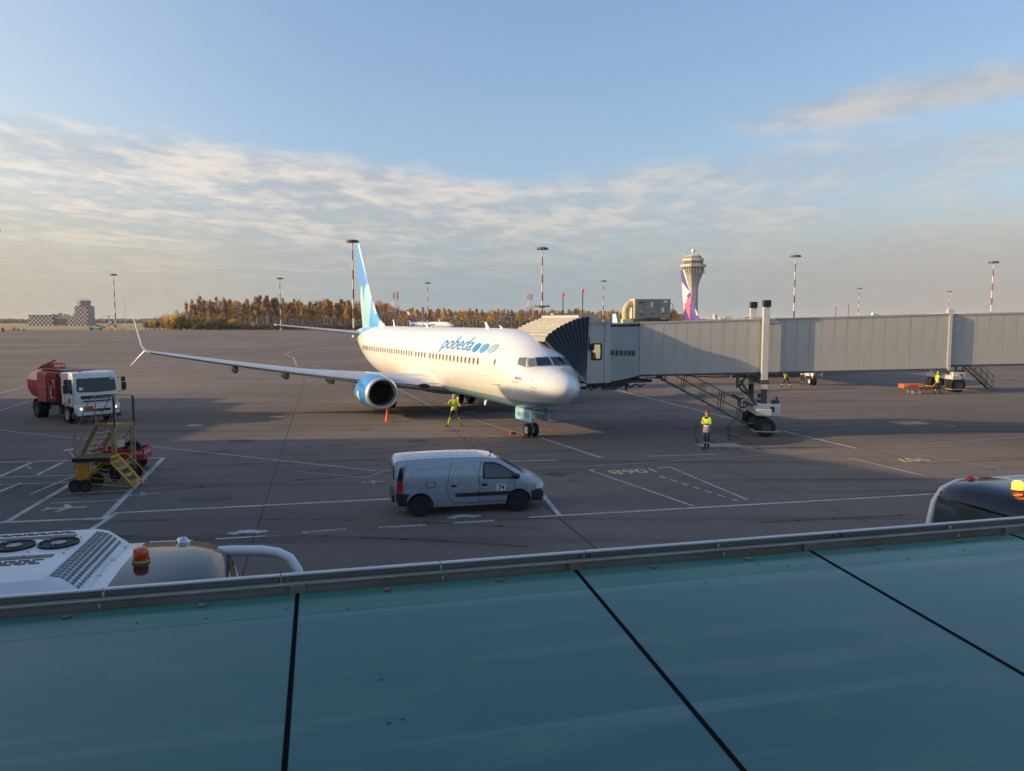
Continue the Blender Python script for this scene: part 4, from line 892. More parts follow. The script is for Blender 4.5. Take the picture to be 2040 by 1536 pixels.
mb.add([AC(CX0 - .035, a, b) for a, b in o_] + [AC(CX0 - .035, a, b) for a, b in i_] + [AC(CX0 + .02, a, b) for a, b in o_] + [AC(CX0 + .02, a, b) for a, b in i_], [(k, (k + 1) % 20, 20 + (k + 1) % 20, 20 + k) for k in range(20)] + [(k, 40 + k, 40 + (k + 1) % 20, (k + 1) % 20) for k in range(20)] + [(20 + k, 20 + (k + 1) % 20, 60 + (k + 1) % 20, 60 + k) for k in range(20)])
cw = mb.build('cab_window', MATS['black'], J)
CLR = newmat('clear_pane', .03); bq = CLR.node_tree.nodes['Principled BSDF']; bq.inputs['Base Color'].default_value = (.75, .85, .78, 1); bq.inputs['Transmission Weight'].default_value = 1.0; bq.inputs['IOR'].default_value = 1.05
mb = MB(); mb.add([AC(CX0 + .0, a, b) for a, b in i_], [tuple(range(20))]); mb.build('pane', CLR, cw)
mb = MB(); mb.tube([AC(CX0 - .02, CY0 - .12, 5.0), AC(CX0 - .06, CY0 - .12, 4.5), AC(CX0 - .18, CY0 - .16, 4.4)], .03, 6); mb.box(AC(CX0 - .16, CY0 - .2, 4.48), (.26, .2, .3)); mb.build('cab_camera', MATS['black'], J)
# roof hump over the hood, roof plank
mb = MB(); pf = [(-2.1, 5.62), (-2.15, 6.05), (-2.75, 6.05), (-3.4, 5.74), (-3.4, 5.60)]
mb.add([AC(CX0 - .02, a, b) for a, b in pf] + [AC(CX1, a, b) for a, b in pf], [tuple(range(5)), tuple(range(9, 4, -1))] + [(i, 5 + i, 5 + (i + 1) % 5, (i + 1) % 5) for i in range(5)]); mb.build('roof_hump', BG, J)
acbox(CX0 + .1, CX0 + .35, -.6, -2.1, 6.06, 6.13, 'roof_plank', M('plank_cream', (.55, .45, .34), .6), J)
# folding hood: ribs hinged at the cab floor
pv = (-2.40, 2.72); NR = 12; hx0, hx1 = 2.72, 6.75
def hr(i): th = R(-3 + 51 * i / (NR - 1)); rr_ = 3.22 - .10 * math.sin(math.pi * i / (NR - 1)) - (.10 if i == NR - 1 else 0); return pv[0] + rr_ * math.sin(th), pv[1] + rr_ * math.cos(th)
for i in range(NR - 1):
    (a1, b1), (a2, b2) = hr(i), hr(i + 1); am, bm_ = (a1 + a2) / 2, (b1 + b2) / 2; k = .05 if i % 1 == 0 else 0
    dl = math.hypot(am - pv[0], bm_ - pv[1]); am2, bm2 = am + (am - pv[0]) / dl * .07, bm_ + (bm_ - pv[1]) / dl * .07
    mb = MB()
    for xx, o in ((hx0, -.045), (hx1, .045)):
        mb = MB(); mb.add([AC(xx, pv[0], pv[1]), AC(xx, a1, b1), AC(xx + o, am2, bm2), AC(xx, a2, b2)], [(0, 1, 2), (0, 2, 3)]); mb.build('hood_side', HOODS, J, fix=False)
    mb = MB(); mb.add([AC(hx0, a1, b1), AC(hx1, a1, b1), AC(hx1 + .045, am2, bm2), AC(hx0 - .045, am2, bm2), AC(hx1, a2, b2), AC(hx0, a2, b2)], [(0, 1, 2, 3), (3, 2, 4, 5)]); mb.build('hood_top', HOODT, J, fix=False)
for i in range(NR):
    a, b = hr(i); mb = MB(); mb.tube([AC(hx0 - .02, *pv), AC(hx0 - .02, a, b), AC(hx1 + .02, a, b), AC(hx1 + .02, *pv)], .009 if i < NR - 1 else .05, 6); mb.build('hood_rib', M('rib_grey', (.22, .23, .25), .5) if i < NR - 1 else HOODT, J)
# bumper and machinery under the cab
acbox(CX0 - .02, CX1, -1.75, -2.43, 2.54, 2.65, 'dock_bumper', MATS['whitedull'])
mb = MB(); rq = random.Random(4)
for k in range(16): mb.box(AC(CX0 + .2 + rq.random() * .8, -2.2 - .2 * k, 2.52 - rq.random() * .12), (.12 + .25 * rq.random(), .2, .10 + .16 * rq.random()))
for k in range(6): p0 = AC(CX0 + .2, -2.6 - .6 * k, 2.5); p1 = AC(CX0 + .2, -3.1 - .6 * k, 2.5); md = ((p0[0] + p1[0]) / 2, (p0[1] + p1[1]) / 2, 2.5 - .22 * rq.random()); mb.tube([p0, md, p1], .045, 6)
mb.box(AC(CX0 + .3, -4.0, 2.36), (.8, .4, .16)); mb.box(AC(CX0 + .4, -5.1, 2.38), (.14, .3, .34)); mb.build('cab_underframe', UNDER, J)
# corrugated curtain between cab and tunnel
P0 = Vector(AC(CX0 - .02, CY1 - .0)).to_2d(); P1 = Vector((-6.36, -1.27)); cen = Vector((-5.9, .3)); nn = 21; top, bot = [], []
mb = MB()
for k in range(nn * 2 + 1):
    f = k / (nn * 2); p = P0.lerp(P1, f); nrm = Vector((-(P1 - P0).y, (P1 - P0).x)).normalized() * -1; bow = math.sin(math.pi * f) * .10; p = p + (nrm if nrm.y < 0 else -nrm) * (bow + (.035 if k % 2 else 0)); zb_ = 2.70 + .28 * f; top.append((p.x, p.y, 5.52 + .02 * f)); bot.append((p.x, p.y, zb_ - .0))
for k in range(nn * 2): mb.quad(bot[k], bot[k + 1], top[k + 1], top[k])
mb.build('curtain', CURT, J, fix=False)
for q, z0, nm in ((top, .0, 'curtain_track'), (bot, -.06, 'curtain_track')):
    mb = MB(); mb.tube([(p[0], p[1] - .01, p[2] + z0) for p in q[::6]], .05, 6); mb.build(nm, MATS['black'], J)
for k in range(1, nn * 2 - 6, 3):
    f = k / (nn * 2); p = bot[k]; mb = MB(); mb.box((p[0], p[1] - .03, 4.17 - .05 * f), (.045 + .02 * (k % 2), .02, .34 - .08 * ((k * 7) % 3))); mb.build('peep_slot', MATS['blackgloss'], J)
mb = MB(); mb.hexa([(P0.x, P0.y + .02, 5.55), (-6.3, -1.2, 5.62), (-6.2, 1.4, 5.62), (-9.0, 2.6, 5.55)], [(P0.x, P0.y + .02, 5.63), (-6.3, -1.2, 5.70), (-6.2, 1.4, 5.70), (-9.0, 2.6, 5.63)]); mb.build('rotunda_roof', BR, J)
mb = MB(); mb.hexa([(P0.x, P0.y + .05, 2.62), (-6.3, -1.18, 2.86), (-6.2, 1.3, 2.86), (-9.0, 2.5, 2.62)], [(P0.x, P0.y + .05, 2.70), (-6.3, -1.18, 2.94), (-6.2, 1.3, 2.94), (-9.0, 2.5, 2.70)]); mb.build('rotunda_floor', UNDER, J)
mb = MB(); mb.hexa([(-9.0, 2.5, 2.7), (-6.2, 1.3, 2.94), (-6.2, 1.36, 2.94), (-9.0, 2.58, 2.7)], [(-9.0, 2.5, 5.55), (-6.2, 1.3, 5.62), (-6.2, 1.36, 5.62), (-9.0, 2.58, 5.55)]); mb.build('curtain', CURT, J)
# roof fittings
mb = MB(); mb.tube([(6.2, -1.0, 6.02), (5.6, -1.0, 6.05), (5.2, -1.05, 6.09)], .03, 6); mb.lathe([(.001, .1), (.09, .05), (.09, -.05), (.001, -.1)], 10, c=(5.1, -1.05, 6.10)); mb.build('roof_lamp', MATS['white'], J)
mb = MB(); mb.box((-.5, -1.0, zt(-.5) + 2.76), (.5, .4, .1)); mb.tube([(-.1, -1.42, 6.1), (-.35, -1.5, 5.98), (-1.2, -1.5, 5.93)], .03, 6); mb.build('roof_bracket', BT, J)
# gantry bracket at the far side of the cab
mb = MB()
for x_ in (6.9, 7.9): mb.box(AC(x_, -1.5, 5.35), (.06, .06, .75))
mb.box(AC(7.4, -1.5, 5.72), (.5, 1.0, .05)); mb.box(AC(7.5, -1.5, 5.45), (.4, .8, .4)); mb.build('hood_gantry', MATS['darkmetal'], J)

# ---- air conditioner on the bridge roof
U = empty('air_conditioner', (7.2, 39.7, 5.78), R(3), 'grey air conditioning cabinet on the jet bridge roof with yellow wrapped duct', 'air conditioner')
ACG = M('cabinet_grey', (.24, .24, .215), .45, var=.08, scale=1.2)
mb = MB(); mb.box((0, 0, .62), (1.82, 1.5, .98)); cab_ = mb.build('cabinet', ACG, U, bevel=.015)
for x0, x1, z0, z1 in ((-.88, -.46, .16, 1.08), (-.44, .32, .16, 1.08), (.34, .88, .16, 1.08)):
    mb = MB(); mb.box(((x0 + x1) / 2, -.762, (z0 + z1) / 2), (x1 - x0, .018, z1 - z0)); mb.build('access_panel', ACG, cab_, bevel=.006)
for x, z, w, h, mt in ((-.62, .93, .24, .07, M('plate_maroon', (.10, .03, .03), .5)), (-.06, .82, .13, .27, MATS['whitedull']), (.52, .55, .12, .26, MATS['whitedull']), (.66, .98, .2, .1, MATS['white']), (-.62, .34, .13, .06, MATS['black']), (-.02, .35, .11, .06, MATS['black']), (.52, .36, .11, .06, MATS['black']), (-.62, .45, .15, .03, MATS['whitedull'])):
    mb = MB(); mb.box((x, -.778, z), (w, .01, h)); mb.build('label_plate', mt, cab_)
mb = MB(); mb.box((-.93, -.1, .62), (.06, 1.3, 1.0)); mb.build('end_panel', M('cream_panel', (.62, .56, .42), .5, var=.1), cab_)
mb = MB(); mb.box((-.1, -.5, .02), (1.9, .09, .12)); mb.box((-.1, .5, .02), (1.9, .09, .12)); mb.box((.6, 0, -.06), (.12, 1.2, .16)); mb.box((-.5, -.55, -.08), (.12, .3, .14)); mb.box((.1, -.52, .09), (.7, .2, .07)); mb.build('base_frame', M('base_rust', (.20, .14, .11), .7, var=.4, scale=5), U)
mb = MB(); pts = [(-1.32, -.35, .08), (-1.33, -.35, .4), (-1.30, -.35, .62), (-1.2, -.33, .80), (-1.05, -.3, .88), (-.95, -.3, .88)]; mb.tube(pts, [.19, .2, .2, .19, .18, .18], 14); mb.build('duct', M('duct_yellow', (.52, .42, .24), .6, var=.3, scale=7), U, 50)
mb = MB(); mb.box((-1.25, -.35, -.03), (.56, .5, .22)); mb.build('duct_box', M('cream_box', (.50, .46, .36), .55, var=.1), U, bevel=.02)
mb = MB(); mb.tube([(.9, -.6, .9), (1.05, -.62, .86), (1.1, -.62, .6), (1.02, -.6, .2), (.8, -.6, .0)], .016, 5); mb.tube([(.9, -.55, .5), (1.0, -.58, .46), (1.02, -.58, .1), (.7, -.56, -.05)], .014, 5); mb.build('cable', MATS['black'], U)

# ---- the next bridge, seen beneath and above the first
O2 = Vector((36.3, 62.6, 0)); J2 = empty('jet_bridge', O2, 0, 'farther jet bridge whose wheel bogie and stairs show under the near one', 'jet bridge')
tunnel(J2, -7.5, 3.0, 1.35, 3.2, .02, 2.45, 1.4, 'tunnel_core'); tunnel(J2, 3.1, 40, 1.2, 3.35, .02, 2.3, 1.6, 'tunnel_core')
support(J2, -.35, 0, 5.4, 2.3, 1.5, .62)
stairs(J2, (.25, 2.35), (2.6, .25), -1.9, -1.1, 9)
mb = MB(); mb.box((2.0, -.2, 6.05), (2.6, 1.2, .72)); mb.build('roof_unit', M('unit_cream', (.50, .48, .38), .5, var=.1), J2, bevel=.02)
# ================================================================= VEHICLES AND GROUND EQUIPMENT
class Loft:
    def __init__(s, st):
        s.x = [a for a, _ in st]; n = len(st[0][1]); s.n = n
        s.f = [(pchip([(a, p[k][0]) for a, p in st]), pchip([(a, p[k][1]) for a, p in st])) for k in range(n)]
    def prof(s, x): return [(f(x), g(x)) for f, g in s.f]
    def side(s, x, z):
        p = s.prof(x); best = 0
        for (y0, z0), (y1, z1) in zip(p, p[1:]):
            if min(z0, z1) <= z <= max(z0, z1) and abs(z1 - z0) > 1e-5: best = max(best, y0 + (y1 - y0) * (z - z0) / (z1 - z0))
        return best
    def top(s, x, y):
        p = s.prof(x); best = 0
        for (y0, z0), (y1, z1) in zip(p, p[1:]):
            if min(y0, y1) <= abs(y) <= max(y0, y1) and abs(y1 - y0) > 1e-5: best = max(best, z0 + (z1 - z0) * (abs(y) - y0) / (y1 - y0))
        return best
    def mesh(s, nx):
        xs = [s.x[0] + (s.x[-1] - s.x[0]) * i / nx for i in range(nx + 1)]; rings = []
        for x in xs:
            p = s.prof(x); rings.append([(x, y, z) for y, z in p] + [(x, -y, z) for y, z in reversed(p[1:-1])])
        return MB().loft(rings)
def cut(o, cutters):
    """carve wheel arches, then drop the cutting tools"""
    cs = []
    for mb in cutters:
        c = mb.build('tool', None); cs.append(c); md = o.modifiers.new('b', 'BOOLEAN'); md.object = c; md.operation = 'DIFFERENCE'; md.solver = 'EXACT'
        c.parent = o.parent; 
    bpy.context.view_layer.update(); me = bpy.data.meshes.new_from_object(o.evaluated_get(bpy.context.evaluated_depsgraph_get()))
    o.modifiers.clear(); o.data = me; me.shade_smooth(); me.set_sharp_from_angle(angle=R(32))
    for c in cs: bpy.data.objects.remove(c)
def line_on(pts, w, fn, name, mat, parent, n=5):
    q = []
    for (a, b), (c, d) in zip(pts, pts[1:]):
        for k in range(n): q.append((a + (c - a) * k / n, b + (d - b) * k / n))
    q.append(pts[-1]); mb = MB(); vs = []
    for i, (a, b) in enumerate(q):
        p0, p1 = q[max(0, i - 1)], q[min(len(q) - 1, i + 1)]; l = math.hypot(p1[0] - p0[0], p1[1] - p0[1]) or 1; nx_, nz = -(p1[1] - p0[1]) / l * w / 2, (p1[0] - p0[0]) / l * w / 2
        vs += [fn(a + nx_, b + nz), fn(a - nx_, b - nz)]
    mb.add(vs, [(2 * i, 2 * i + 1, 2 * i + 3, 2 * i + 2) for i in range(len(q) - 1)]); return mb.build(name, mat, parent, fix=False)

# ---- silver panel van
VAN = empty('panel_van', (-1.45, 23.0, 0), R(12.3), 'silver grey panel van numbered 74 driving across the near apron', 'van'); VAN.scale = (1.035,) * 3
SIL = M('van_silver', (.36, .40, .45), .28, .25, var=.06, scale=2, coat=.5); TRIM = M('van_trim', (.028, .029, .032), .65, var=.2, scale=5); SEAM = M('seam', (.035, .04, .045), .7)
def vp(b, sl, mid, belt, sh, re, tc_): return [(0, b), sl[0], sl[1], mid, belt, sh, re, (0, tc_)]
vst = [(-2.13, [(0, .42), (.62, .42), (.74, .5), (.77, .75), (.755, 1.0), (.70, 1.36), (.60, 1.53), (0, 1.56)]),
       (-2.06, [(0, .30), (.72, .30), (.80, .42), (.835, .7), (.825, 1.0), (.765, 1.41), (.64, 1.59), (0, 1.63)]),
       (-1.6, [(0, .25), (.78, .25), (.845, .42), (.87, .7), (.86, 1.0), (.79, 1.45), (.66, 1.625), (0, 1.675)]),
       (-.6, [(0, .25), (.79, .25), (.85, .42), (.875, .7), (.865, 1.0), (.79, 1.47), (.66, 1.645), (0, 1.70)]),
       (.3, [(0, .25), (.79, .25), (.85, .42), (.875, .7), (.865, 1.0), (.785, 1.46), (.65, 1.635), (0, 1.685)]),
       (.75, [(0, .25), (.79, .25), (.85, .42), (.875, .7), (.865, 1.0), (.765, 1.43), (.62, 1.59), (0, 1.635)]),
       (1.3, [(0, .25), (.79, .25), (.85, .42), (.875, .7), (.865, .99), (.805, 1.2), (.67, 1.31), (0, 1.36)]),
       (1.72, [(0, .25), (.78, .25), (.84, .42), (.865, .7), (.855, .94), (.82, 1.02), (.70, 1.06), (0, 1.09)]),
       (2.02, [(0, .25), (.74, .25), (.81, .42), (.83, .68), (.815, .86), (.77, .925), (.62, .96), (0, .985)]),
       (2.2, [(0, .26), (.66, .26), (.74, .42), (.76, .64), (.74, .78), (.69, .83), (.52, .86), (0, .885)]),
       (2.3, [(0, .33), (.48, .33), (.56, .42), (.58, .6), (.56, .70), (.5, .74), (.38, .765), (0, .78)])]
VL = Loft(vst); vb = VL.mesh(64).build('body', SIL, VAN, 28)
cut(vb, [MB().cyl((x, s * .45, .32), (x, s * 1.2, .32), .375, n=28) for x in (-1.42, 1.45) for s in (-1, 1)])
for s in (-1, 1):
    fn = lambda a, b, s=s: (a, s * (VL.side(a, b) + .014), b); f2 = lambda a, b, s=s: (a, s * (VL.side(a, b) + .019), b)
    decal([(.40, 1.045), (1.30, 1.02), (1.42, 1.04), (1.30, 1.15), (.92, 1.39), (.72, 1.455), (.45, 1.47)], fn, 'side_window', M('van_glass', (.03, .04, .042), .06, spec=.8), VAN, 4)
    line_on([(.40, 1.045), (1.30, 1.02), (1.44, 1.04), (1.30, 1.16), (.92, 1.40), (.72, 1.465), (.43, 1.48), (.40, 1.045)], .04, f2, 'window_seal', MATS['black'], VAN)
    for p in ([(.28, .36), (.28, 1.2), (.36, 1.54)], [(-.62, 1.0), (-.66, .8), (-.60, .5), (-.42, .34), (.28, .34)], [(-.62, 1.0), (-.57, 1.30), (-.50, 1.52)], [(.28, .34), (1.2, .36), (1.32, .6), (1.33, .95)], [(-1.95, .5), (-1.93, 1.0), (-1.80, 1.5)]):
        line_on(p, .012, fn, 'door_seam', SEAM, VAN)
    for q in ([(-1.72, 1.0), (-.76, 1.0), (-.66, 1.40), (-1.64, 1.38), (-1.72, 1.0)], [(-.48, 1.0), (.16, 1.0), (.22, 1.38), (-.42, 1.40), (-.48, 1.0)]): line_on(q, .022, fn, 'panel_swage', M('van_panel', (.50, .54, .58), .28, .25, var=.06, coat=.4), VAN)
    line_on([(-1.9, .765), (-.66, .775), (.28, .775), (1.3, .77)], .02, fn, 'panel_swage', MATS['van_panel'], VAN)
    decal(rounded(-.42, .53, 1.26, .64, .03, 2), f2, 'side_moulding', TRIM, VAN, 3)
    for x in (-.48, .42):
        decal(rounded(x - .07, .825, x + .10, .89, .03, 3), f2, 'door_handle', MATS['black'], VAN, 1)
    frame_decal(rounded(-1.25, .83, -.99, 1.02, .05, 3), .016, fn, 'fuel_flap', SEAM, VAN, 1)
    # bumper corners and arch lips
    decal([(-2.10, .34), (-1.80, .30), (-1.79, .56), (-1.72, .66), (-2.1, .73)], f2, 'rear_bumper', TRIM, VAN, 3); decal([(1.84, .62), (1.83, .3), (2.19, .28), (2.22, .55), (2.1, .66)], f2, 'front_bumper', TRIM, VAN, 3)
    decal([(-2.08, .74), (-1.90, .74), (-1.91, 1.06), (-2.06, 1.06)], f2, 'tail_light', MATS['redlens'], VAN, 2); decal([(-2.08, 1.06), (-1.92, 1.06), (-1.86, 1.46), (-1.98, 1.42)], f2, 'rear_pillar', MATS['blackgloss'], VAN, 2)
    decal([(1.96, .68), (2.18, .66), (2.22, .76), (2.14, .83), (1.98, .82)], f2, 'headlight', MATS['lightlens'], VAN, 2)
    mb = MB(); mb.lathe([(.001, -.11), (.06, -.09), (.085, 0), (.06, .08), (.001, .1)], 10, 'X', (1.36, s * .98, 1.08)); mb.cyl((1.34, s * .84, 1.02), (1.36, s * .95, 1.05), .03, n=6); mb.build('door_mirror', MATS['black'], VAN, 60)
    for x in (-1.42, 1.45): wheel('wheel', VAN, (x, s * .745, .315), .315, .20, 'Y', M('van_rim', (.028, .028, .03), .5), .62, spokes=6)
    line_on([(-.9, .285), (1.05, .285)], .035, f2, 'sill', SIL, VAN)
zf = lambda a, b: (a, b, VL.top(a, b) + .008)
decal([(.86, -.58), (1.62, -.72), (1.66, 0), (1.62, .72), (.86, .58)], zf, 'windscreen', MATS['van_glass'], VAN, 5)
mb = MB(); mb.tube([(1.66, -.62, 1.09), (1.70, 0, 1.11), (1.66, .5, 1.09)], .014, 5); mb.build('wiper', MATS['black'], VAN)
decal([(1.74, -.74), (2.12, -.6), (2.17, 0), (2.12, .6), (1.74, .74)], lambda a, b: (a, b, VL.top(a, b) + .005), 'bonnet', SIL, VAN, 4)
for y in (-.42, -.14, .14, .42): line_on([(-1.9, y), (-1.0, y), (.4, y)], .03, lambda a, b: (a, b, VL.top(a, b) + .006), 'roof_rib', MATS['van_panel'], VAN)
mb = MB(); mb.tube([(.78, -.1, 1.64), (.72, -.1, 1.70)], .03, 6); mb.build('aerial', MATS['black'], VAN)
mb = MB(); mb.box((-2.145, 0, 1.25), (.02, 1.2, .4)); mb.build('rear_window', MATS['van_glass'], VAN); mb = MB(); mb.box((-2.16, 0, .52), (.10, 1.3, .22)); mb.build('rear_bumper', TRIM, VAN, bevel=.03)
mb = MB(); mb.box((2.27, 0, .46), (.12, .95, .3)); mb.build('front_bumper', TRIM, VAN, bevel=.04)
mb = MB(); pl = .875; mb.box((.92, -.883, .755), (.27, .008, .19)); npl = mb.build('number_plate', MATS['white'], VAN)
text('74', 'digits', MATS['black'], npl, (.92, -.889, .69), (R(90), 0, 0), .19, bold=.006)

# ---- tanker lorry
TR = empty('tanker_lorry', (-24.4, 43.2, 0), R(-39.7), 'red tanker lorry with white cab numbered 02 and headlights on', 'lorry')
TW = M('cab_white', (.66, .66, .63), .35, var=.08, scale=2, coat=.3); TRED = M('tank_red', (.52, .038, .034), .42, var=.18, scale=1.6, coat=.15); TRED2 = M('locker_red', (.46, .06, .05), .5, var=.15, scale=2)
cp = [(-.62, .95), (1.12, .95), (1.26, 1.2), (1.30, 1.55), (1.16, 2.55), (1.02, 2.82), (.8, 2.9), (-.5, 2.88), (-.62, 2.75)]
mb = MB(); mb.prism(cp, -1.17, 1.17); cabo = mb.build('cab', TW, TR, bevel=.07, seg=3); 
def front_x(z): return 1.30 + (1.16 - 1.30) * (z - 1.55) / 1.0 if z > 1.55 else 1.26 + .04 * (z - 1.2) / .35
mb = MB(); mb.add([(front_x(z) + .012, y, z) for y, z in [(-1.06, 1.86), (-.9, 1.80), (0, 1.77), (.9, 1.80), (1.06, 1.86), (1.02, 2.52), (.9, 2.57), (-.9, 2.57), (-1.02, 2.52)]], [tuple(range(9))]); ws = mb.build('windscreen', M('lorry_glass', (.012, .022, .04), .05, spec=.4), TR)
mb = MB(); mb.box((1.255, -.82, 1.98), (.012, .2, .2)); mb.box((1.18, .86, 2.46), (.012, .2, .12)); mb.build('windscreen_sticker', MATS['white'], ws)
for z0, z1, w in ((1.42, 1.60, 1.75), (1.24, 1.32, 1.5)):
    mb = MB(); mb.box((1.30, 0, (z0 + z1) / 2), (.04, w, z1 - z0)); mb.build('grille', MATS['black'], TR, bevel=.03)
mb = MB(); mb.box((1.24, 0, .80), (.34, 2.36, .62)); mb.build('bumper', TW, TR, bevel=.06)
mb = MB(); mb.box((1.415, 0, .78), (.02, 1.3, .14)); mb.build('bumper_grille', MATS['black'], TR); mb = MB(); mb.box((1.15, 0, .42), (.2, 2.2, .14)); mb.build('underrun_bar', MATS['darkmetal'], TR)
HL = M('headlight_on', (.9, .8, .55), .2, emit=(1, .75, .4, 1.3))
for s in (-1, 1):
    mb = MB(); mb.box((1.40, s * .96, .88), (.05, .36, .26)); h_ = mb.build('headlight', MATS['lightlens'], TR, bevel=.03)
    mb = MB(); mb.lathe([(.001, .02), (.06, .015), (.07, 0)], 12, 'X', (1.42, s * .92, .89)); mb.build('bulb', HL, h_)
    mb = MB(); mb.box((1.18, s * 1.1, .5), (.3, .34, .34)); mb.build('bumper_corner', MATS['darkmetal'], TR, bevel=.04)
    # side glazing, door, mirrors
    mb = MB(); mb.prism([(-.05, 1.78), (.95, 1.72), (1.02, 1.86), (.9, 2.5), (.0, 2.5)], s * 1.172, s * 1.182); mb.build('side_window', MATS['lorry_glass'], TR)
    mb = MB(); mb.box((-.12, s * 1.176, 1.75), (.012, .01, 1.5)); mb.box((1.0, s * 1.176, 1.3), (.012, .01, .7)); mb.build('door_seam', SEAM, TR)
    mb = MB(); mb.tube([(1.05, s * 1.17, 2.5), (1.12, s * 1.5, 2.55), (1.12, s * 1.52, 1.75), (1.0, s * 1.17, 1.72)], .022, 6); mb.build('mirror_arm', MATS['black'], TR)
    mb = MB(); mb.box((1.1, s * 1.55, 2.02), (.12, .26, .46)); mb.build('mirror', MATS['black'], TR, bevel=.04); mb = MB(); mb.box((1.1, s * 1.53, 2.42), (.12, .22, .26)); mb.build('mirror', MATS['black'], TR, bevel=.04)
    wheel('wheel', TR, (0, s * 1.03, .5), .5, .30, 'Y', M('lorry_rim', (.5, .48, .42), .5, var=.2), .58, spokes=10)
    for q in (.86, 1.16): wheel('wheel', TR, (-4.3, s * q, .5), .5, .27, 'Y', M('lorry_rim_dark', (.16, .14, .12), .6, var=.2), .55)
    mb = MB(); ar = [(.66 * math.cos(R(a)), .5 + .66 * math.sin(R(a))) for a in range(0, 181, 20)]; mb.loft([[(x, s * (.86), z), (x, s * 1.2, z), (x * .94, s * 1.2, .5 + (z - .5) * .94), (x * .94, s * .86, .5 + (z - .5) * .94)] for x, z in ar]); mb.build('wheel_arch', MATS['darkmetal'], TR)
    mb = MB(); mb.loft([[(x - 4.3, s * (.7), z), (x - 4.3, s * 1.26, z), (x * .95 - 4.3, s * 1.26, .5 + (z - .5) * .95), (x * .95 - 4.3, s * .7, .5 + (z - .5) * .95)] for x, z in ar]); mb.build('mudguard', MATS['darkmetal'], TR)
text('02', 'cab_number', MATS['black'], TR, (.52, -1.19, 1.16), (R(90), 0, 0), .36, bold=.008); text('02', 'cab_number', MATS['black'], TR, (.52, 1.19, 1.16), (R(90), 0, math.pi), .36, bold=.008)
mb = MB(); mb.box((1.435, -.52, .88), (.015, .46, .28)); mb.build('hazard_plate', M('plate_orange', (.45, .10, .03), .5), TR)
mb = MB(); mb.box((1.20, 0, 1.70), (.02, .9, .03), rot=Matrix.Rotation(R(-8), 3, 'Y')); mb.build('name_strip', M('strip_grey', (.3, .3, .32), .5), TR)
mb = MB(); mb.lathe([(.001, .16), (.08, .14), (.1, 0)], 10, c=(.3, -.5, 2.9)); mb.build('roof_beacon', MATS['orange'], TR, 60)
# chassis, tank, lockers
mb = MB(); mb.box((-2.9, 0, .82), (6.6, .9, .28)); mb.build('chassis', MATS['darkmetal'], TR)
sec = [(-.62, 1.0), (-1.0, 1.22), (-1.2, 1.7), (-1.22, 2.25), (-1.0, 2.62), (-.55, 2.82), (.55, 2.82), (1.0, 2.62), (1.22, 2.25), (1.2, 1.7), (1.0, 1.22), (.62, 1.0)]
def tsec(x, k, dz=0): return [(x, y * k, 1.9 + (z - 1.9) * k + dz) for y, z in sec]
MB().loft([tsec(-6.3, .72), tsec(-6.1, .93), tsec(-5.6, 1), tsec(-1.5, 1), tsec(-1.0, .98), tsec(-.85, .9)]).build('tank', TRED, TR, 25)
mb = MB(); mb.prism([(-3.9, 1.0), (-2.5, 1.0), (-2.5, 2.3), (-2.62, 2.62), (-3.0, 2.78), (-3.7, 2.78), (-3.9, 2.6)], -1.30, -.9); lk = mb.build('locker', TRED2, TR, bevel=.03)
mb = MB(); mb.box((-3.2, -1.306, 1.95), (1.3, .008, .03)); mb.build('locker_trim', M('cream_line', (.5, .4, .3), .5), lk)
mb = MB(); mb.box((-1.7, -1.18, 1.95), (1.5, .16, 1.7)); mb.build('pump_bay', M('bay_dark', (.12, .015, .015), .6, var=.3), TR)
for z in (1.35, 1.95, 2.4): mb = MB(); mb.box((-1.5, -1.28, z), (1.0, .12, .08)); mb.build('shelf', TRED, TR)
for k in range(3): mb = MB(); mb.box((-1.95 + .42 * k, -1.28, 1.9), (.08, .12, 1.35)); mb.build('bay_post', TRED, TR)
mb = MB(); mb.lathe([(.2, -.06), (.22, 0), (.2, .06)], 14, 'Y', (-1.35, -1.32, 2.15)); mb.tube([(-1.6, -1.32, 2.2), (-1.7, -1.34, 1.7), (-1.5, -1.34, 1.3)], .04, 6); mb.build('hose_reel', MATS['whitedull'], TR)
mb = MB(); mb.box((-3.4, .1, 2.90), (4.2, 1.5, .05)); mb.build('walkway', M('walkway_pink', (.30, .17, .15), .7, var=.2), TR)
mb = MB(); mb.box((-5.0, -.35, 3.12), (.9, .9, .08), rot=Matrix.Rotation(R(24), 3, 'X') @ Matrix.Rotation(R(-14), 3, 'Y')); mb.box((-5.3, -.1, 2.98), (.1, .5, .3)); mb.build('hatch_cover', TRED2, TR)
mb = MB(); ringp = [(-3.6 + .36 * math.cos(a), -.2 + .36 * math.sin(a), 3.2) for a in [2 * math.pi * k / 16 for k in range(17)]]; mb.tube(ringp, .03, 6)
for k in range(6): a = 2 * math.pi * k / 6; mb.cyl((-3.6 + .36 * math.cos(a), -.2 + .36 * math.sin(a), 2.9), (-3.6 + .36 * math.cos(a), -.2 + .36 * math.sin(a), 3.2), .02, n=6); mb.cyl((-3.6, -.2, 3.2), (-3.6 + .36 * math.cos(a), -.2 + .36 * math.sin(a), 3.2), .018, n=5)
mb.tube([(-4.2, -.5, 2.9), (-4.1, -.4, 3.1), (-3.95, -.3, 3.0)], .05, 6); mb.box((-3.6, -.2, 2.95), (.6, .6, .14)); mb.build('manhole', TRED2, TR)
mb = MB(); mb.box((-2.2, -.75, .62), (1.2, .5, .5)); mb.cyl((-1.3, -.8, .6), (-.8, -.8, .6), .2, n=12); mb.build('fuel_tank', MATS['steel'], TR, bevel=.03)

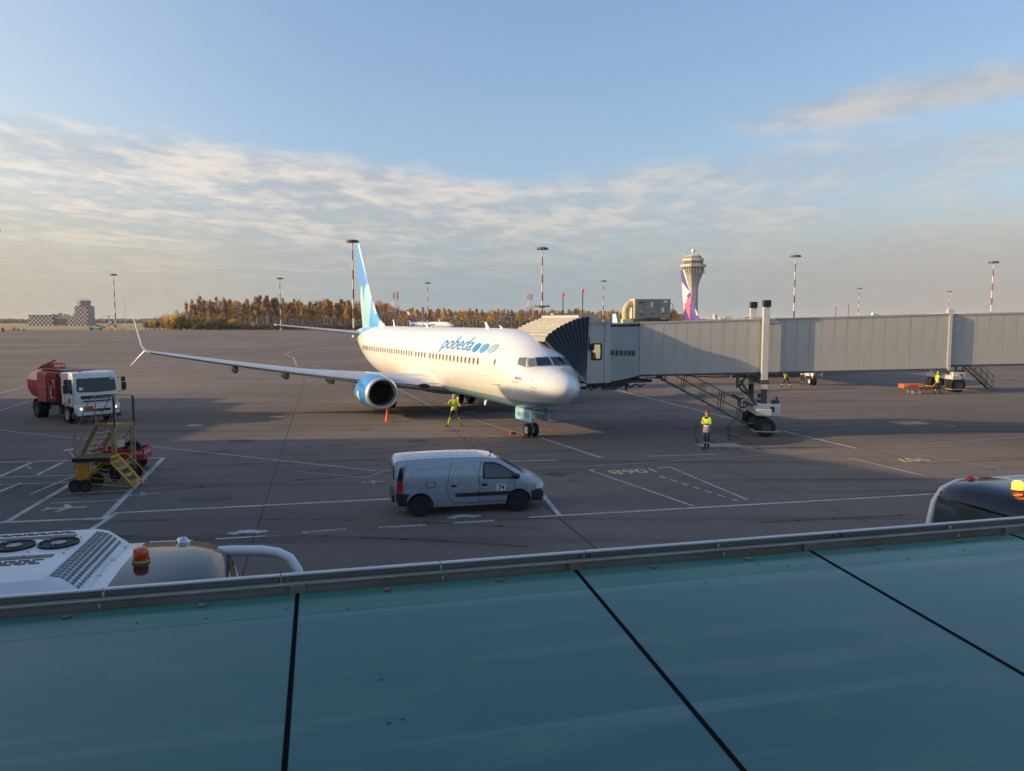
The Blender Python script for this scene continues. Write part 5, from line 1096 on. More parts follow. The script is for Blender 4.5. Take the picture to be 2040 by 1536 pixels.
# ---- airside buses below the window
BUSW = M('bus_white', (.68, .68, .68), .4, var=.08, scale=1.5, coat=.2); BUSB = M('bus_black', (.010, .012, .018), .06, var=.1, spec=.45); ACW = M('unit_white', (.68, .69, .69), .5, var=.1, scale=2)
def make_bus(loc, rz, label, arm, lit):
    unit = arm; bx_ = -.36 if lit else -.9
    B = empty('airside_bus', loc, rz, label, 'bus')
    body = MB(); body.prism([(-13.4, .32), (-.05, .32), (.05, .9), (0, 1.05), (-.35, 2.55), (-.55, 2.78), (-13.3, 2.78), (-13.4, 2.6)], -1.30, 1.30); body.build('body', BUSW, B, bevel=.08)
    r = MB(); prof = [(-1.30, 2.7), (-1.24, 2.86), (-1.08, 2.95), (-.6, 2.985), (0, 3.0), (.6, 2.985), (1.08, 2.95), (1.24, 2.86), (1.30, 2.7)]
    r.loft([[(x, y, z) for y, z in prof] for x in (-13.4, -1.06)], False, (True, True)); r.build('roof', BUSW, B, 50)
    for y in (-.8, -.27, .27, .8): q = MB(); q.box((-7.2, y, 2.998 - .012 * abs(y)), (12.0, .03, .02)); q.build('roof_seam', MATS['whitedull'], B)
    cap = MB(); ring = []
    for f, x, dz, k in ((0, -1.055, 0, 1), (.3, -.75, -.005, 1), (.6, -.42, -.02, 1), (.8, -.20, -.07, .99), (.92, -.04, -.16, .975), (1, .06, -.32, .955)): ring.append([(x - .12 * (abs(y) / 1.3) ** 2 * f, y * k, z + dz - .0) for y, z in prof])
    cap.loft(ring, False, (False, False)); cap.build('front_cap', BUSB, B, 60)
    gl = MB(); gl.loft([[(x - .11 * (abs(y) / 1.2) ** 2, y, z) for y in (-1.16, -.8, -.4, 0, .4, .8, 1.16)] for x, z in ((.06, 2.64), (.16, 1.9), (.2, 1.2), (.2, 1.0))], False, (False, False)); gl.build('windscreen', M('bus_glass', (.03, .05, .045), .04, spec=.8), B, 60)
    for s in (-1, 1):
        p = MB(); pts = [(-1.06, s * 1.31, 2.84), (-.6, s * 1.31, 2.83), (-.28, s * 1.30, 2.72), (-.10, s * 1.29, 2.5), (.0, s * 1.28, 2.1), (.05, s * 1.28, 1.0), (.05, s * 1.28, .5)]; p.tube(pts, .058, 8, flat=1.0); p.build('corner_pillar', BUSW, B, 60)
        for k in range(7):
            w = MB(); w.box((-2.1 - 1.6 * k, s * 1.308, 1.85), (1.5, .02, 1.05)); w.build('side_window', MATS['bus_glass'], B)
        for x in (-2.6, -10.4): wheel('wheel', B, (x, s * 1.12, .48), .48, .28, 'Y', MATS['steel'], .55)
        m_ = MB(); m_.lathe([(.001, .07), (.05, .06), (.09, .01), (.1, -.03)], 12, c=(-.63, s * 1.05, 2.93)); m_.build('marker_lamp', MATS['redlens'] if lit else M('chrome_lamp', (.6, .6, .6), .12, .9), B, 60)
    bc = MB(); bc.lathe([(.085, 0), (.095, .02), (.095, .04)], 16, c=(bx_, .13, 2.985)); bb = bc.build('beacon', M('beacon_base', (.62, .42, .16), .4), B, 60)
    bc = MB(); bc.lathe([(.082, .04), (.08, .08), (.084, .085), (.076, .155), (.05, .175), (.001, .178)], 16, c=(bx_, .13, 2.985)); bc.build('beacon_lens', M('lens_lit', (.9, .25, .02), .25, emit=(1, .30, .03, 2.2)) if lit else M('lens_off', (.62, .075, .012), .25, coat=.5), bb, 60)
    if arm:
        for s in (1,):
            a = MB(); a.tube([(-.32, s * 1.05, 2.78), (-.05, s * .98, 2.80), (.32, s * .9, 2.80), (.52, s * .84, 2.775), (.67, s * .77, 2.71), (.76, s * .68, 2.59), (.82, s * .60, 2.42), (.82, s * .57, 2.2)], [.066, .066, .065, .063, .061, .06, .056, .05], 14); ao = a.build('mirror_arm', BUSW, B, 60)
            a = MB(); a.prism([(.74, 2.36), (.90, 2.36), (.92, 1.95), (.76, 1.95)], .44, .70); a.build('mirror', MATS['black'], ao, bevel=.04)
    if not unit: return B
    # roof unit with fans, louvres and slots
    u = MB(); u.loft([[(x, y * k, z) for y, z in ((-1.12, 2.9), (-1.06, 3.1), (-.92, 3.2), (.92, 3.2), (1.06, 3.1), (1.12, 2.9))] for x, k in ((-4.6, 1), (-1.55, 1))], False, (True, False)); uo = u.build('roof_unit', ACW, B, 30)
    u = MB(); u.loft([[(-1.55, y, z) for y, z in ((-1.12, 2.9), (-1.06, 3.1), (-.92, 3.2), (.92, 3.2), (1.06, 3.1), (1.12, 2.9))], [(-1.42, y, z) for y, z in ((-1.12, 2.9), (-1.06, 3.08), (-.92, 3.17), (.92, 3.17), (1.06, 3.08), (1.12, 2.9))], [(-1.28, y, z) for y, z in ((-1.12, 2.9), (-1.06, 3.0), (-.92, 3.06), (.92, 3.06), (1.06, 3.0), (1.12, 2.9))], [(-1.2, y, z) for y, z in ((-1.12, 2.9), (-1.06, 2.92), (-.92, 2.94), (.92, 2.94), (1.06, 2.92), (1.12, 2.9))]], False, (False, True)); u.build('unit_nose', ACW, uo, 40)
    sl = MB(); sl.box((0, 0, 0), (.035, .05, .008)); sme = sl.mesh('louvre', M('louvre_grey', (.16, .165, .17), .6))
    for j in range(20):
        for i in range(6):
            x = -1.50 + .045 * i; z = 3.205 - (.03 if i < 3 else .03) * 0; zz_ = pchip([(-1.55, 3.2), (-1.42, 3.17), (-1.28, 3.06), (-1.2, 2.94)])(x); sl_ = (pchip([(-1.55, 3.2), (-1.42, 3.17), (-1.28, 3.06), (-1.2, 2.94)])(x + .01) - zz_) / .01
            if i % 1 == 0: link('louvre', sme, None, uo, (x, -.78 + .082 * j, zz_ + .004), (0, -math.atan(sl_), 0))
    for x in (-1.78, -2.22, -2.9, -3.4):
        f = MB(); f.lathe([(.205, 0), (.205, .03), (.19, .03), (.18, .0)], 28, c=(x, .33, 3.2)); fo = f.build('fan', MATS['black'], uo, 40)
        f = MB(); f.lathe([(.18, .006), (.085, .008), (.08, .022), (.001, .024)], 28, c=(x, .33, 3.2)); f.build('fan_hub', M('fan_grey', (.03, .03, .032), .6), fo, 40)
        f = MB(); f.lathe([(.078, .025), (.001, .027)], 20, c=(x, .33, 3.2)); f.build('fan_motor', M('motor_grey', (.28, .28, .27), .5), fo)
        f = MB()
        for r in (.11, .145): f.lathe([(r, .03), (r + .004, .033), (r + .008, .03)], 28, c=(x, .33, 3.2))
        for k in range(3): a = 2 * math.pi * k / 3 + .4; f.bar((x + .08 * math.cos(a), .33 + .08 * math.sin(a), 3.232), (x + .2 * math.cos(a), .33 + .2 * math.sin(a), 3.232), .012, .006)
        f.build('fan_guard', MATS['darkmetal'], fo)
    for y in (.66, -.12):
        f = MB(); f.box((-2.35, y, 3.203), (1.3, .10, .01)); f.build('mesh_grille', M('grille_grey', (.12, .12, .12), .6, var=.4, scale=60), uo)
    so = MB(); so.box((0, 0, 0), (.10, .022, .008)); som = so.mesh('vent_slot', MATS['black'])
    for y in (-.24, -.30, -.36, .80, .84):
        for k in range(11): link('vent_slot', som, None, uo, (-1.8 - .13 * k - (.06 if y in (-.30, .84) else 0), y, 3.204))
    for x in (-1.62, -2.0, -2.5, -2.9):
        for y in (.56, .08, -.05): f = MB(); f.lathe([(.012, 0), (.01, .012), (.001, .014)], 8, c=(x, y, 3.2)); f.build('screw', MATS['steel'], uo)
    return B
make_bus((-3.25, 8.35, .07), FA, 'white airside bus at left with roof fans and an unlit orange beacon', True, False)
make_bus((7.85, 12.14, 0), FA + math.pi, 'white airside bus at right with black front cap and a lit beacon', False, True)

# ---- mobile steps, carts, cones
YEL = M('step_yellow', (.62, .31, .02), .5, var=.3, scale=7); SAND = M('step_sand', (.40, .25, .10), .6, var=.3, scale=6)
S1 = empty('tall_access_steps', (-14.15, 27.25, 0), R(-26), 'tall sand coloured wheeled access steps with high guard rails', 'access steps')
def rail(S, pts, r=.02, mat=SAND, name='guard_rail'): mb = MB(); mb.tube(pts, r, 6); return mb.build(name, mat, S)
PH = 1.95
mb = MB(); mb.box((-.45, 0, PH), (1.05, .78, .07)); mb.build('platform', SAND, S1)
mb = MB(); mb.box((-.45, -.4, PH + .07), (1.05, .02, .10)); mb.box((.08, 0, PH + .07), (.02, .78, .10)); mb.build('toe_board', SAND, S1)
for s in (-1, 1):
    y = s * .39
    for x in (.05, -.12): mb = MB(); mb.bar((x, y, .3), (x, y, PH), .05, .05); mb.build('leg', SAND, S1)
    rail(S1, [(-.95, y, PH), (-.95, y, PH + 1.1), (.05, y, PH + 1.1), (.05, y, PH)]); mb = MB(); mb.bar((.05, y, PH), (.05, y, PH + 1.08), .055, .055); mb.build('corner_post', MATS['darkmetal'], S1)
    rail(S1, [(-.95, y, PH + .55), (.05, y, PH + .55)], .014); mb = MB(); mb.bar((-.95, y, PH - .02), (-2.25, y, .28), .04, .16, up=(0, 1, 0)); mb.build('stringer', SAND, S1)
    rail(S1, [(-.95, y, PH + 1.1), (-1.25, y, PH + .95), (-2.2, y, PH - .35), (-2.25, y, .9), (-2.25, y, .4)]); rail(S1, [(-1.0, y, PH + .5), (-2.2, y, .95)], .014); rail(S1, [(-.05, y, PH - .1), (-1.6, y, .5)], .02, SAND, 'brace'); rail(S1, [(-2.2, y, .35), (0.05, y, .35)], .025, SAND, 'base_rail'); rail(S1, [(-1.5, y, 1.3), (-1.9, y, 1.55)], .014)
    wheel('wheel', S1, (.05, y * 1.15, .27), .27, .12, 'Y', MATS['darkmetal'], .6); wheel('wheel', S1, (-1.7, y * 1.1, .16), .16, .08, 'Y', MATS['darkmetal'], .6)
for k in range(8): f = (k + .5) / 8; mb = MB(); mb.box((-.95 - 1.3 * f, 0, PH - .02 - (PH - .3) * f), (.2, .74, .03)); mb.build('tread', SAND, S1)
mb = MB(); mb.box((.06, -.36, 1.25), (.02, .02, .3)); mb.box((.085, -.2, 1.35), (.02, .3, .28)); mb.build('sign_plate', M('plate_cream', (.5, .42, .28), .6), S1)
rail(S1, [(.05, -.39, .45), (.05, .39, .9)], .02, SAND, 'brace'); rail(S1, [(.05, .39, .45), (.05, -.39, .9)], .02, SAND, 'brace')
S2 = empty('low_yellow_steps', (-14.75, 25.55, 0), R(8), 'low yellow wheeled work steps with ribbed platform', 'access steps')
mb = MB(); mb.box((.5, 0, 1.10), (1.15, .95, .05)); mb.build('platform', YEL, S2); mb = MB(); mb.box((.5, -.5, 1.09), (1.2, .06, .14)); mb.box((-.09, 0, 1.09), (.06, .95, .14)); mb.build('rubber_edge', MATS['black'], S2)
tm = MB(); tm.box((0, 0, 0), (.025, .9, .03)); tme = tm.mesh('platform_rib', M('rib_brown', (.14, .09, .03), .7))
for k in range(22): link('platform_rib', tme, None, S2, (.0 + .046 * k, 0, 1.135))
for s in (-1, 1):
    y = s * .42
    mb = MB(); mb.bar((.03, y, .2), (.03, y, 1.08), .07, .07); mb.build('leg', YEL, S2); mb = MB(); mb.bar((.03, y, .9), (.55, y, 1.05), .05, .05); mb.bar((.03, y, .3), (.8, y, 1.0), .05, .05); mb.build('brace', YEL, S2)
    mb = MB(); mb.bar((1.0, y, 1.1), (1.85, y, .04), .04, .10, up=(0, 1, 0)); mb.build('stringer', YEL, S2); rail(S2, [(1.05, y, 1.15), (1.35, y, 1.12), (1.9, y, .45), (1.78, y, .25)], .02, YEL); rail(S2, [(.05, y, .3), (1.7, y, .12)], .02, YEL, 'base_rail')
    wheel('wheel', S2, (-.02, y * 1.25, .22), .22, .10, 'Y', MATS['darkmetal'], .62, spokes=5); wheel('wheel', S2, (.28, y * 1.25, .22), .22, .10, 'Y', MATS['darkmetal'], .62, spokes=5)
mb = MB(); mb.box((.02, 0, .65), (.04, .82, .75)); mb.build('end_sheet', YEL, S2)
for k in range(4): f = (k + .6) / 4.4; mb = MB(); mb.box((1.0 + .85 * f, 0, 1.1 - 1.06 * f), (.22, .8, .03)); mb.build('tread', YEL, S2)
rail(S2, [(-.1, .1, .8), (-.45, .1, 1.35)], .02, MATS['whitedull'], 'tow_handle'); rail(S2, [(-.55, -.05, 1.35), (-.35, .25, 1.35)], .03, MATS['whitedull'], 'tow_handle')
C1 = empty('red_trolley', (-15.25, 29.15, 0), R(10), 'open red trolley behind the yellow steps with a tyre inside', 'trolley')
for (c, d) in (((0, -.5, .62), (1.9, .03, .42)), ((0, .5, .62), (1.9, .03, .42)), ((-.94, 0, .62), (.03, 1.0, .42)), ((.94, 0, .62), (.03, 1.0, .42))): mb = MB(); mb.box(c, d); mb.build('side_board', MATS['red'], C1)
mb = MB(); mb.box((0, 0, .42), (1.9, 1.0, .04)); mb.build('floor', MATS['red'], C1)
for x in (-.6, .6):
    for y in (-.42, .42): wheel('wheel', C1, (x, y, .2), .2, .1, 'Y', MATS['darkmetal'], .6)
mb = MB(); mb.tube([(-.95, 0, .4), (-1.5, 0, .25), (-1.7, 0, .5)], .03, 6); mb.build('drawbar', MATS['darkmetal'], C1)
for k in range(5): mb = MB(); mb.box((.5 + .09 * k, -.518, .68), (.04, .004, .14), rot=Matrix.Rotation(R(25), 3, 'Y')); mb.build('stripe', MATS['whitedull'], C1)
for k in range(4): mb = MB(); mb.box((.958, -.35 + .2 * k, .68), (.004, .08, .14), rot=Matrix.Rotation(R(25), 3, 'X')); mb.build('stripe', MATS['whitedull'], C1)
TY = empty('spare_tyre', (-14.85, 29.2, .44), R(10), 'black tyre standing inside the red trolley', 'tyre'); wheel('tyre_body', TY, (0, 0, .34), .34, .22, 'Y', M('tyre_rim_yellow', (.35, .24, .05), .6), .45)
def cone(loc, label, banded, h=.75):
    C = empty('traffic_cone', loc, 0, label, 'cone', 'traffic cones'); mb = MB(); mb.box((0, 0, .02), (.36, .36, .04)); mb.build('base', MATS['darkmetal'] if banded else MATS['orange'], C, bevel=.01)
    def r(z): return .14 - .11 * (z - .04) / (h - .04)
    zs = [.04, h * .28, h * .48, h * .62, h * .8, h]
    for i, (a, b) in enumerate(zip(zs, zs[1:])):
        mb = MB(); mb.lathe([(r(a), a), (r(b), b)], 16, caps=(False, i == 4)); mb.build('band' if (banded and i % 2) else 'cone_body', MATS['reflective'] if (banded and i % 2) else MATS['orange'], C, 60)
cone((-7.16, 43.03, 0), 'plain orange cone in front of the blue engine', False); cone((9.6, 63.05, 0), 'red and white banded cone seen under the jet bridge cab', True, .9); cone((-16.0, 29.35, .44), 'banded cone standing in the red trolley', True, .62)
def chock(loc, rz, label):
    mb = MB(); mb.prism([(-.11, 0), (.11, 0), (.03, .12), (-.03, .12)], -.16, .16); o = mb.build('wheel_chock', M('chock_red', (.42, .06, .04), .6), None, bevel=.015, loc=loc, rz=rz); tag(o, label, 'chock', 'nose wheel chocks')
chock((.62, 37.05, 0), math.pi / 2 - YAW, 'small red wheel chock just in front of the nose wheels'); chock((.05, 38.15, 0), math.pi / 2 - YAW, 'small red wheel chock left of the nose wheels')
# orange hand cart
K = empty('orange_hand_cart', (32.2, 59.95, 0), R(2), 'small orange two axle cart pulled by a worker', 'cart'); ORG = M('cart_orange', (.78, .12, .015), .5, var=.12)
mb = MB(); mb.box((-.35, 0, .62), (1.7, .8, .30)); mb.build('box', ORG, K, bevel=.02)
for x in (-.95, .2): mb = MB(); mb.box((x, -.405, .64), (.4, .006, .14)); mb.build('stripe_plate', M('cart_stripe', (.75, .45, .35), .5), K)
for x in (-.35, .15):
    mb = MB(); mb.bar((x, -.3, .2), (x, -.3, .5), .05, .05); mb.bar((x, .3, .2), (x, .3, .5), .05, .05); mb.build('leg', ORG, K)
    for y in (-.3, .3): wheel('wheel', K, (x, y, .13), .13, .07, 'Y', MATS['whitedull'], .6, MATS['whitedull'])
mb = MB(); mb.tube([(.5, 0, .45), (.9, -.05, .3), (1.15, -.05, .35), (1.5, -.1, .75)], .045, 6); mb.build('pull_bar', ORG, K)
mb = MB(); mb.box((.75, 0, .42), (.5, .5, .16)); mb.build('front_bogie', ORG, K)
# ================================================================= PEOPLE
BASE = dict(pelvis=(0, 0, .97), waist=(0, 0, 1.12), chest=(0, 0, 1.34), neck=(0, 0, 1.49), head=(0, -.015, 1.60), crown=(0, 0, 1.70),
            sL=(.185, 0, 1.42), eL=(.25, .02, 1.14), wL=(.24, -.08, .90), hL=(.24, -.11, .82), sR=(-.185, 0, 1.42), eR=(-.25, .02, 1.14), wR=(-.24, -.08, .90), hR=(-.24, -.11, .82),
            hipL=(.095, 0, .92), kL=(.11, -.01, .50), aL=(.11, .02, .09), tL=(.12, -.17, .045), hipR=(-.095, 0, .92), kR=(-.11, -.01, .50), aR=(-.11, .02, .09), tR=(-.12, -.17, .045))
RAD = dict(pelvis=.135, waist=.135, chest=.155, neck=.06, head=.098, crown=.075, s=.075, e=.055, w=.04, h=.042, hip=.10, k=.068, a=.048, t=.042)
BONES = [('pelvis', 'waist', 'top'), ('waist', 'chest', 'top'), ('chest', 'neck', 'top'), ('neck', 'head', 'skin'), ('head', 'crown', 'skin')] + [b for q in 'LR' for b in (('chest', 's' + q, 'top'), ('s' + q, 'e' + q, 'top'), ('e' + q, 'w' + q, 'top'), ('w' + q, 'h' + q, 'hand'), ('pelvis', 'hip' + q, 'legs'), ('hip' + q, 'k' + q, 'legs'), ('k' + q, 'a' + q, 'shin'), ('a' + q, 't' + q, 'shoe'))]
def person(label, loc, rz, pose, top='hivis', legs='navy', shin=None, hair='hairbrown', sc=1.0, vest_band=True, cap=None, group=None):
    P = empty('person', loc, rz, label, 'person', group); P.scale = (sc,) * 3
    J_ = dict(BASE); J_.update(pose); names = list(J_); idx = {n: i for i, n in enumerate(names)}
    vs = [Vector(J_[n]) for n in names]; es = [(idx[a], idx[b]) for a, b, _ in BONES]; rad = []
    for n in names: key = n if n in RAD else n[:-1]; rad.append(RAD[key])
    segs = [(vs[idx[a]], vs[idx[b]], t) for a, b, t in BONES]
    for q, sg in (('L', 1), ('R', -1)):                       # fingers and thumb
        w, h = Vector(J_['w' + q]), Vector(J_['h' + q]); d = (h - w).normalized(); sd = d.orthogonal().normalized(); cr = d.cross(sd)
        for k, ln in enumerate((.07, .08, .075, .06)):
            o = h + d * .015 + cr * (.03 - .02 * k); m_ = o + d * ln * .55; t_ = m_ + (d + sd * .5).normalized() * ln * .45; i0 = len(vs); vs += [m_, t_]; rad += [.012, .010]; es += [(idx['h' + q], i0), (i0, i0 + 1)]; segs.append((o, t_, 'hand'))
        o = w.lerp(h, .5) + cr * .055; i0 = len(vs); vs += [o, o + d * .05 + sd * .02]; rad += [.014, .011]; es += [(idx['w' + q], i0), (i0, i0 + 1)]; segs.append((o, vs[-1], 'hand'))
    me = bpy.data.meshes.new('body'); me.from_pydata(vs, es, []); o = bpy.data.objects.new('body', me); COL.objects.link(o)
    md = o.modifiers.new('skin', 'SKIN'); md.use_smooth_shade = True; md.branch_smoothing = .4
    for i, sv in enumerate(me.skin_vertices[0].data): sv.radius = (rad[i], rad[i] * (1.0 if i not in (idx['chest'], idx['waist'], idx['pelvis']) else .78)); sv.use_root = (i == 0)
    o.modifiers.new('sub', 'SUBSURF').levels = 1
    bpy.context.view_layer.update(); em = bpy.data.meshes.new_from_object(o.evaluated_get(bpy.context.evaluated_depsgraph_get())); bpy.data.objects.remove(o)
    slots = {'top': 0, 'legs': 1, 'skin': 2, 'shoe': 3, 'shin': 4, 'band': 5, 'hand': 2}
    em.materials.clear()
    for nm in (top, legs, 'skin', 'black', shin or legs, 'reflective'): em.materials.append(MATS[nm])
    hem = Vector(J_['pelvis']).z + .04
    for f in em.polygons:
        c = f.center; best, bt = 9, 'top'
        for a, b, t in segs:
            ab = b - a; q = max(0, min(1, (c - a).dot(ab) / ab.length_squared)); dd = (c - (a + ab * q)).length
            if dd < best: best, bt = dd, t
        if bt == 'legs' and c.z > hem - .10 and abs(c.x) < .3: bt = 'top'
        if vest_band and bt == 'top' and abs(c.z - (hem + .06)) < .03: bt = 'band'
        if bt == 'shin' and shin is None and vest_band and abs(c.z - .30) < .035: bt = 'band'
        f.material_index = slots[bt]
    em.shade_smooth(); link('body', em, None, P)
    hd = Vector(J_['head']); hm = MB()
    rings = []
    for i, (z, k) in enumerate(((-.06, .75), (-.02, .98), (.04, 1.04), (.09, .95), (.13, .7), (.15, .25))):
        rings.append([(hd.x + .105 * k * math.cos(a), hd.y + .02 + .115 * k * math.sin(a) * (1.0 if math.sin(a) > 0 else (.55 if z < .05 else .95)), hd.z + z) for a in [2 * math.pi * j / 14 for j in range(14)]])
    hm.loft(rings); hm.build('cap' if cap else 'hair', MATS[cap or hair], P, 60)
    fm = MB(); fm.lathe([(.001, .03), (.014, 0), (.018, -.025), (.001, -.03)], 6, c=(hd.x, hd.y - .102, hd.z - .005)); fm.build('nose', MATS['skin'], P)
    for sx in (-1, 1):
        fm = MB(); fm.lathe([(.001, .012), (.012, 0), (.001, -.012)], 6, 'Z', (hd.x + sx * .036, hd.y - .092, hd.z + .025)); fm.build('eye', MATS['black'], P)
        fm = MB(); fm.lathe([(.001, .03), (.018, .01), (.014, -.02), (.001, -.03)], 6, 'Z', (hd.x + sx * .1, hd.y + .01, hd.z)); fm.build('ear', MATS['skin'], P)
    fm = MB(); fm.box((hd.x, hd.y - .096, hd.z - .045), (.045, .01, .01)); fm.build('mouth', M('lip', (.35, .14, .12), .6), P)
    return P
person('ground worker in yellow jacket and ear muffs striding beside the blue engine', (-3.16, 40.96, 0), R(-8), dict(
    eL=(.30, -.05, 1.17), wL=(.36, -.22, 1.12), hL=(.36, -.28, 1.14), eR=(-.30, -.1, 1.20), wR=(-.36, -.30, 1.24), hR=(-.38, -.36, 1.29), kL=(.24, -.02, .52), aL=(.36, .10, .10), tL=(.44, -.05, .045), kR=(-.18, -.08, .52), aR=(-.32, -.06, .09), tR=(-.46, -.16, .045), hipL=(.11, 0, .92), hipR=(-.11, 0, .92)), 'hivis', 'darkcloth', 'hivis', cap='capgrey', sc=1.02)
w_ = person('woman in yellow jacket with folded arms standing by the bridge wheels', (8.78, 33.7, 0), R(-58), dict(
    eL=(.26, -.02, 1.16), wL=(.04, -.22, 1.20), hL=(-.06, -.23, 1.21), eR=(-.26, -.02, 1.16), wR=(-.02, -.24, 1.17), hR=(.07, -.24, 1.18), aL=(.09, .02, .09), tL=(.1, -.16, .045), aR=(-.09, .02, .09), tR=(-.1, -.16, .045), kL=(.10, -.02, .5), kR=(-.10, -.02, .5)), 'hivis', 'navy', sc=1.0)
mb = MB(); mb.lathe([(.165, 1.04), (.18, .98), (.20, .80), (.19, .77)], 16); ta = mb.build('tool_apron', MATS['greycloth'], w_, 60); ta.scale = (1, .78, 1); mb = MB(); mb.lathe([(.155, 1.40), (.13, 1.46), (.10, 1.49)], 14, c=(0, .02, 0)); mb.build('collar', MATS['darkcloth'], w_, 60)
person('worker in pale yellow vest walking behind the bridge columns', (23.65, 64.96, 0), R(40), dict(kL=(.12, -.22, .52), aL=(.12, -.38, .10), tL=(.12, -.56, .08), kR=(-.1, .10, .50), aR=(-.1, .38, .14), tR=(-.1, .26, .045), wL=(.24, .1, .95), hL=(.24, .12, .87)), 'hivis', 'darkcloth', sc=1.02, cap='capgrey')
person('worker in yellow vest standing by the far nose wheel behind the bridge', (26.06, 67.52, 0), R(-20), dict(eR=(-.28, -.1, 1.15), wR=(-.2, -.3, 1.12), hR=(-.18, -.37, 1.13)), 'hivis', 'darkcloth', sc=1.04, cap='darkcloth')
person('worker in yellow jacket pulling the orange cart', (33.85, 59.8, 0), R(95), dict(kL=(.12, -.18, .52), aL=(.12, -.30, .09), tL=(.12, -.48, .06), kR=(-.1, .12, .50), aR=(-.1, .34, .13), tR=(-.1, .20, .045), eR=(-.26, .14, 1.16), wR=(-.2, .24, .92), hR=(-.16, .28, .84)), 'hivis', 'darkcloth', sc=1.02, cap='hivis')
opp = N_ + Dd * (CX0 + .5) + Rr * -3.05; person('bridge operator in yellow vest behind the cab window', (opp[0], opp[1], CZ0 + .06), R(30), dict(eR=(-.3, -.1, 1.2), wR=(-.2, -.3, 1.25), hR=(-.16, -.36, 1.28)), 'hivis', 'darkcloth', sc=1.0)

# ================================================================= FAR STRUCTURES
# ---- light masts
def mast_paint():
    m = newmat('mast_bands', .5); x = NX(m); X, Y, Z = x.xyz(); f = x.f('LESS_THAN', x.f('FRACT', x.f('DIVIDE', Z, 6.8)), .5); x.col(x.mix(f, (.62, .60, .57), (.24, .06, .05))); return m
MP = mast_paint(); HD = M('mast_head', (.12, .12, .13), .6, var=.2)
pm = MB(); pm.tube([(0, 0, 0), (0, 0, 17), (0, 0, 34)], [.42, .32, .20], 10); pole_me = pm.mesh('pole', MP, 60)
hm = MB(); hm.lathe([(.3, 33.6), (1.9, 33.9), (2.0, 34.1), (.3, 34.25)], 14); hm.cyl((0, 0, 34), (0, 0, 35.4), .06, .03, n=5); head_me = hm.mesh('head_frame', HD, 40)
lm = MB(); lm.hexa([(-.4, -.3, -.25), (.4, -.3, -.25), (.4, .3, -.25), (-.4, .3, -.25)], [(-.55, -.2, .28), (.55, -.2, .28), (.55, .35, .28), (-.55, .35, .28)]); lamp_me = lm.mesh('floodlight', HD)
bm_ = MB(); bm_.lathe([(.8, 0), (.75, .5), (.45, .8)], 10); base_me = bm_.mesh('base', MATS['whitedull'], 40)
def mast(u, y, h, label, mid=False):
    e = empty('light_mast', (fx(u, y), y, 0), random.uniform(0, 3), label, 'light mast', 'apron light masts'); k = h / 34.0; e.scale = (1, 1, k)
    link('pole', pole_me, None, e); link('head_frame', head_me, None, e); link('base', base_me, None, e)
    for j in range(10): a = 2 * math.pi * j / 10; o = link('floodlight', lamp_me, None, e, (2.0 * math.cos(a), 2.0 * math.sin(a), 33.6), (0, 0, a + math.pi / 2))
    if mid:
        o = link('service_ring', head_me, None, e, (0, 0, -22.6)); o.scale = (1.3, 1.3, 1)
        for j in range(8): a = 2 * math.pi * j / 8; link('floodlight', lamp_me, None, e, (2.7 * math.cos(a), 2.7 * math.sin(a), 11.6), (0, 0, a + math.pi / 2))
for u, y, h, lab, md in ((233, 505, 36.8, 'striped light mast standing right of the chequered building', False), (561, 503, 34.2, 'striped light mast before the wood, left of the blue fin', False), (706, 272, 34.4, 'tall striped light mast just behind the blue fin', False),
                         (853, 559, 34.0, 'small striped light mast above the airliner roof', False), (1080, 295, 34.0, 'striped light mast with a lower lamp ring above the boarding hood', True), (1201, 531, 34.0, 'small light mast between the red signal posts and the roof cabinet', False),
                         (1579, 329, 34.0, 'striped light mast right of the black column caps', False), (1707, 653, 34.0, 'small light mast above the middle of the bridge', False), (1885, 720, 34.0, 'smallest light mast near the right end of the bridge', False), (1970, 363, 34.0, 'striped light mast at the far right above the bridge', False), (-2, 240, 34.6, 'light mast cut off by the left edge', False)):
    mast(u, y, h, lab, md)
mb = MB(); mb.tube([(0, 0, 0), (0, 0, 16), (0, 0, 22)], [.18, .12, .05], 6); mb.box((0, 0, 21.5), (1.6, .2, .2)); o = mb.build('lamp_pole', MATS['galv'], loc=(fx(252, 480), 480, 0)); tag(o, 'thin grey pole behind the wing tip', 'pole')
mb = MB(); mb.tube([(0, 0, 0), (0, 0, 9), (0, 0, 10.6)], [.14, .10, .05], 6); mb.box((0, 0, 10.3), (.9, .2, .12)); o = mb.build('lamp_pole', MATS['galv'], loc=(fx(843, 330), 330, 0)); tag(o, 'thin pale pole above the airliner roof beside a mast', 'pole')
# ---- red signal posts
for u, y, h, lab in ((1121, 75, 8.55, 'shorter red lamp post above the boarding hood'), (1160, 75, 8.95, 'taller red lamp post above the boarding hood'), (1662, 140, 8.4, 'small red lamp post over the bridge, the lower of two'), (1687, 140, 8.85, 'small red lamp post over the bridge, the higher of two')):
    e = empty('signal_post', (fx(u, y), y, 0), 0, lab, 'signal post', 'red signal posts'); mb = MB(); mb.tube([(0, 0, 0), (0, 0, h - .35)], [.06, .045], 6); mb.build('post', MATS['darkmetal'], e)
    mb = MB(); mb.lathe([(.05, h - .36), (.14, h - .32), (.15, h - .12), (.001, h)], 10); mb.build('lamp', M('signal_red', (.5, .02, .03), .3, emit=(1, .05, .08, .12)), e, 60)
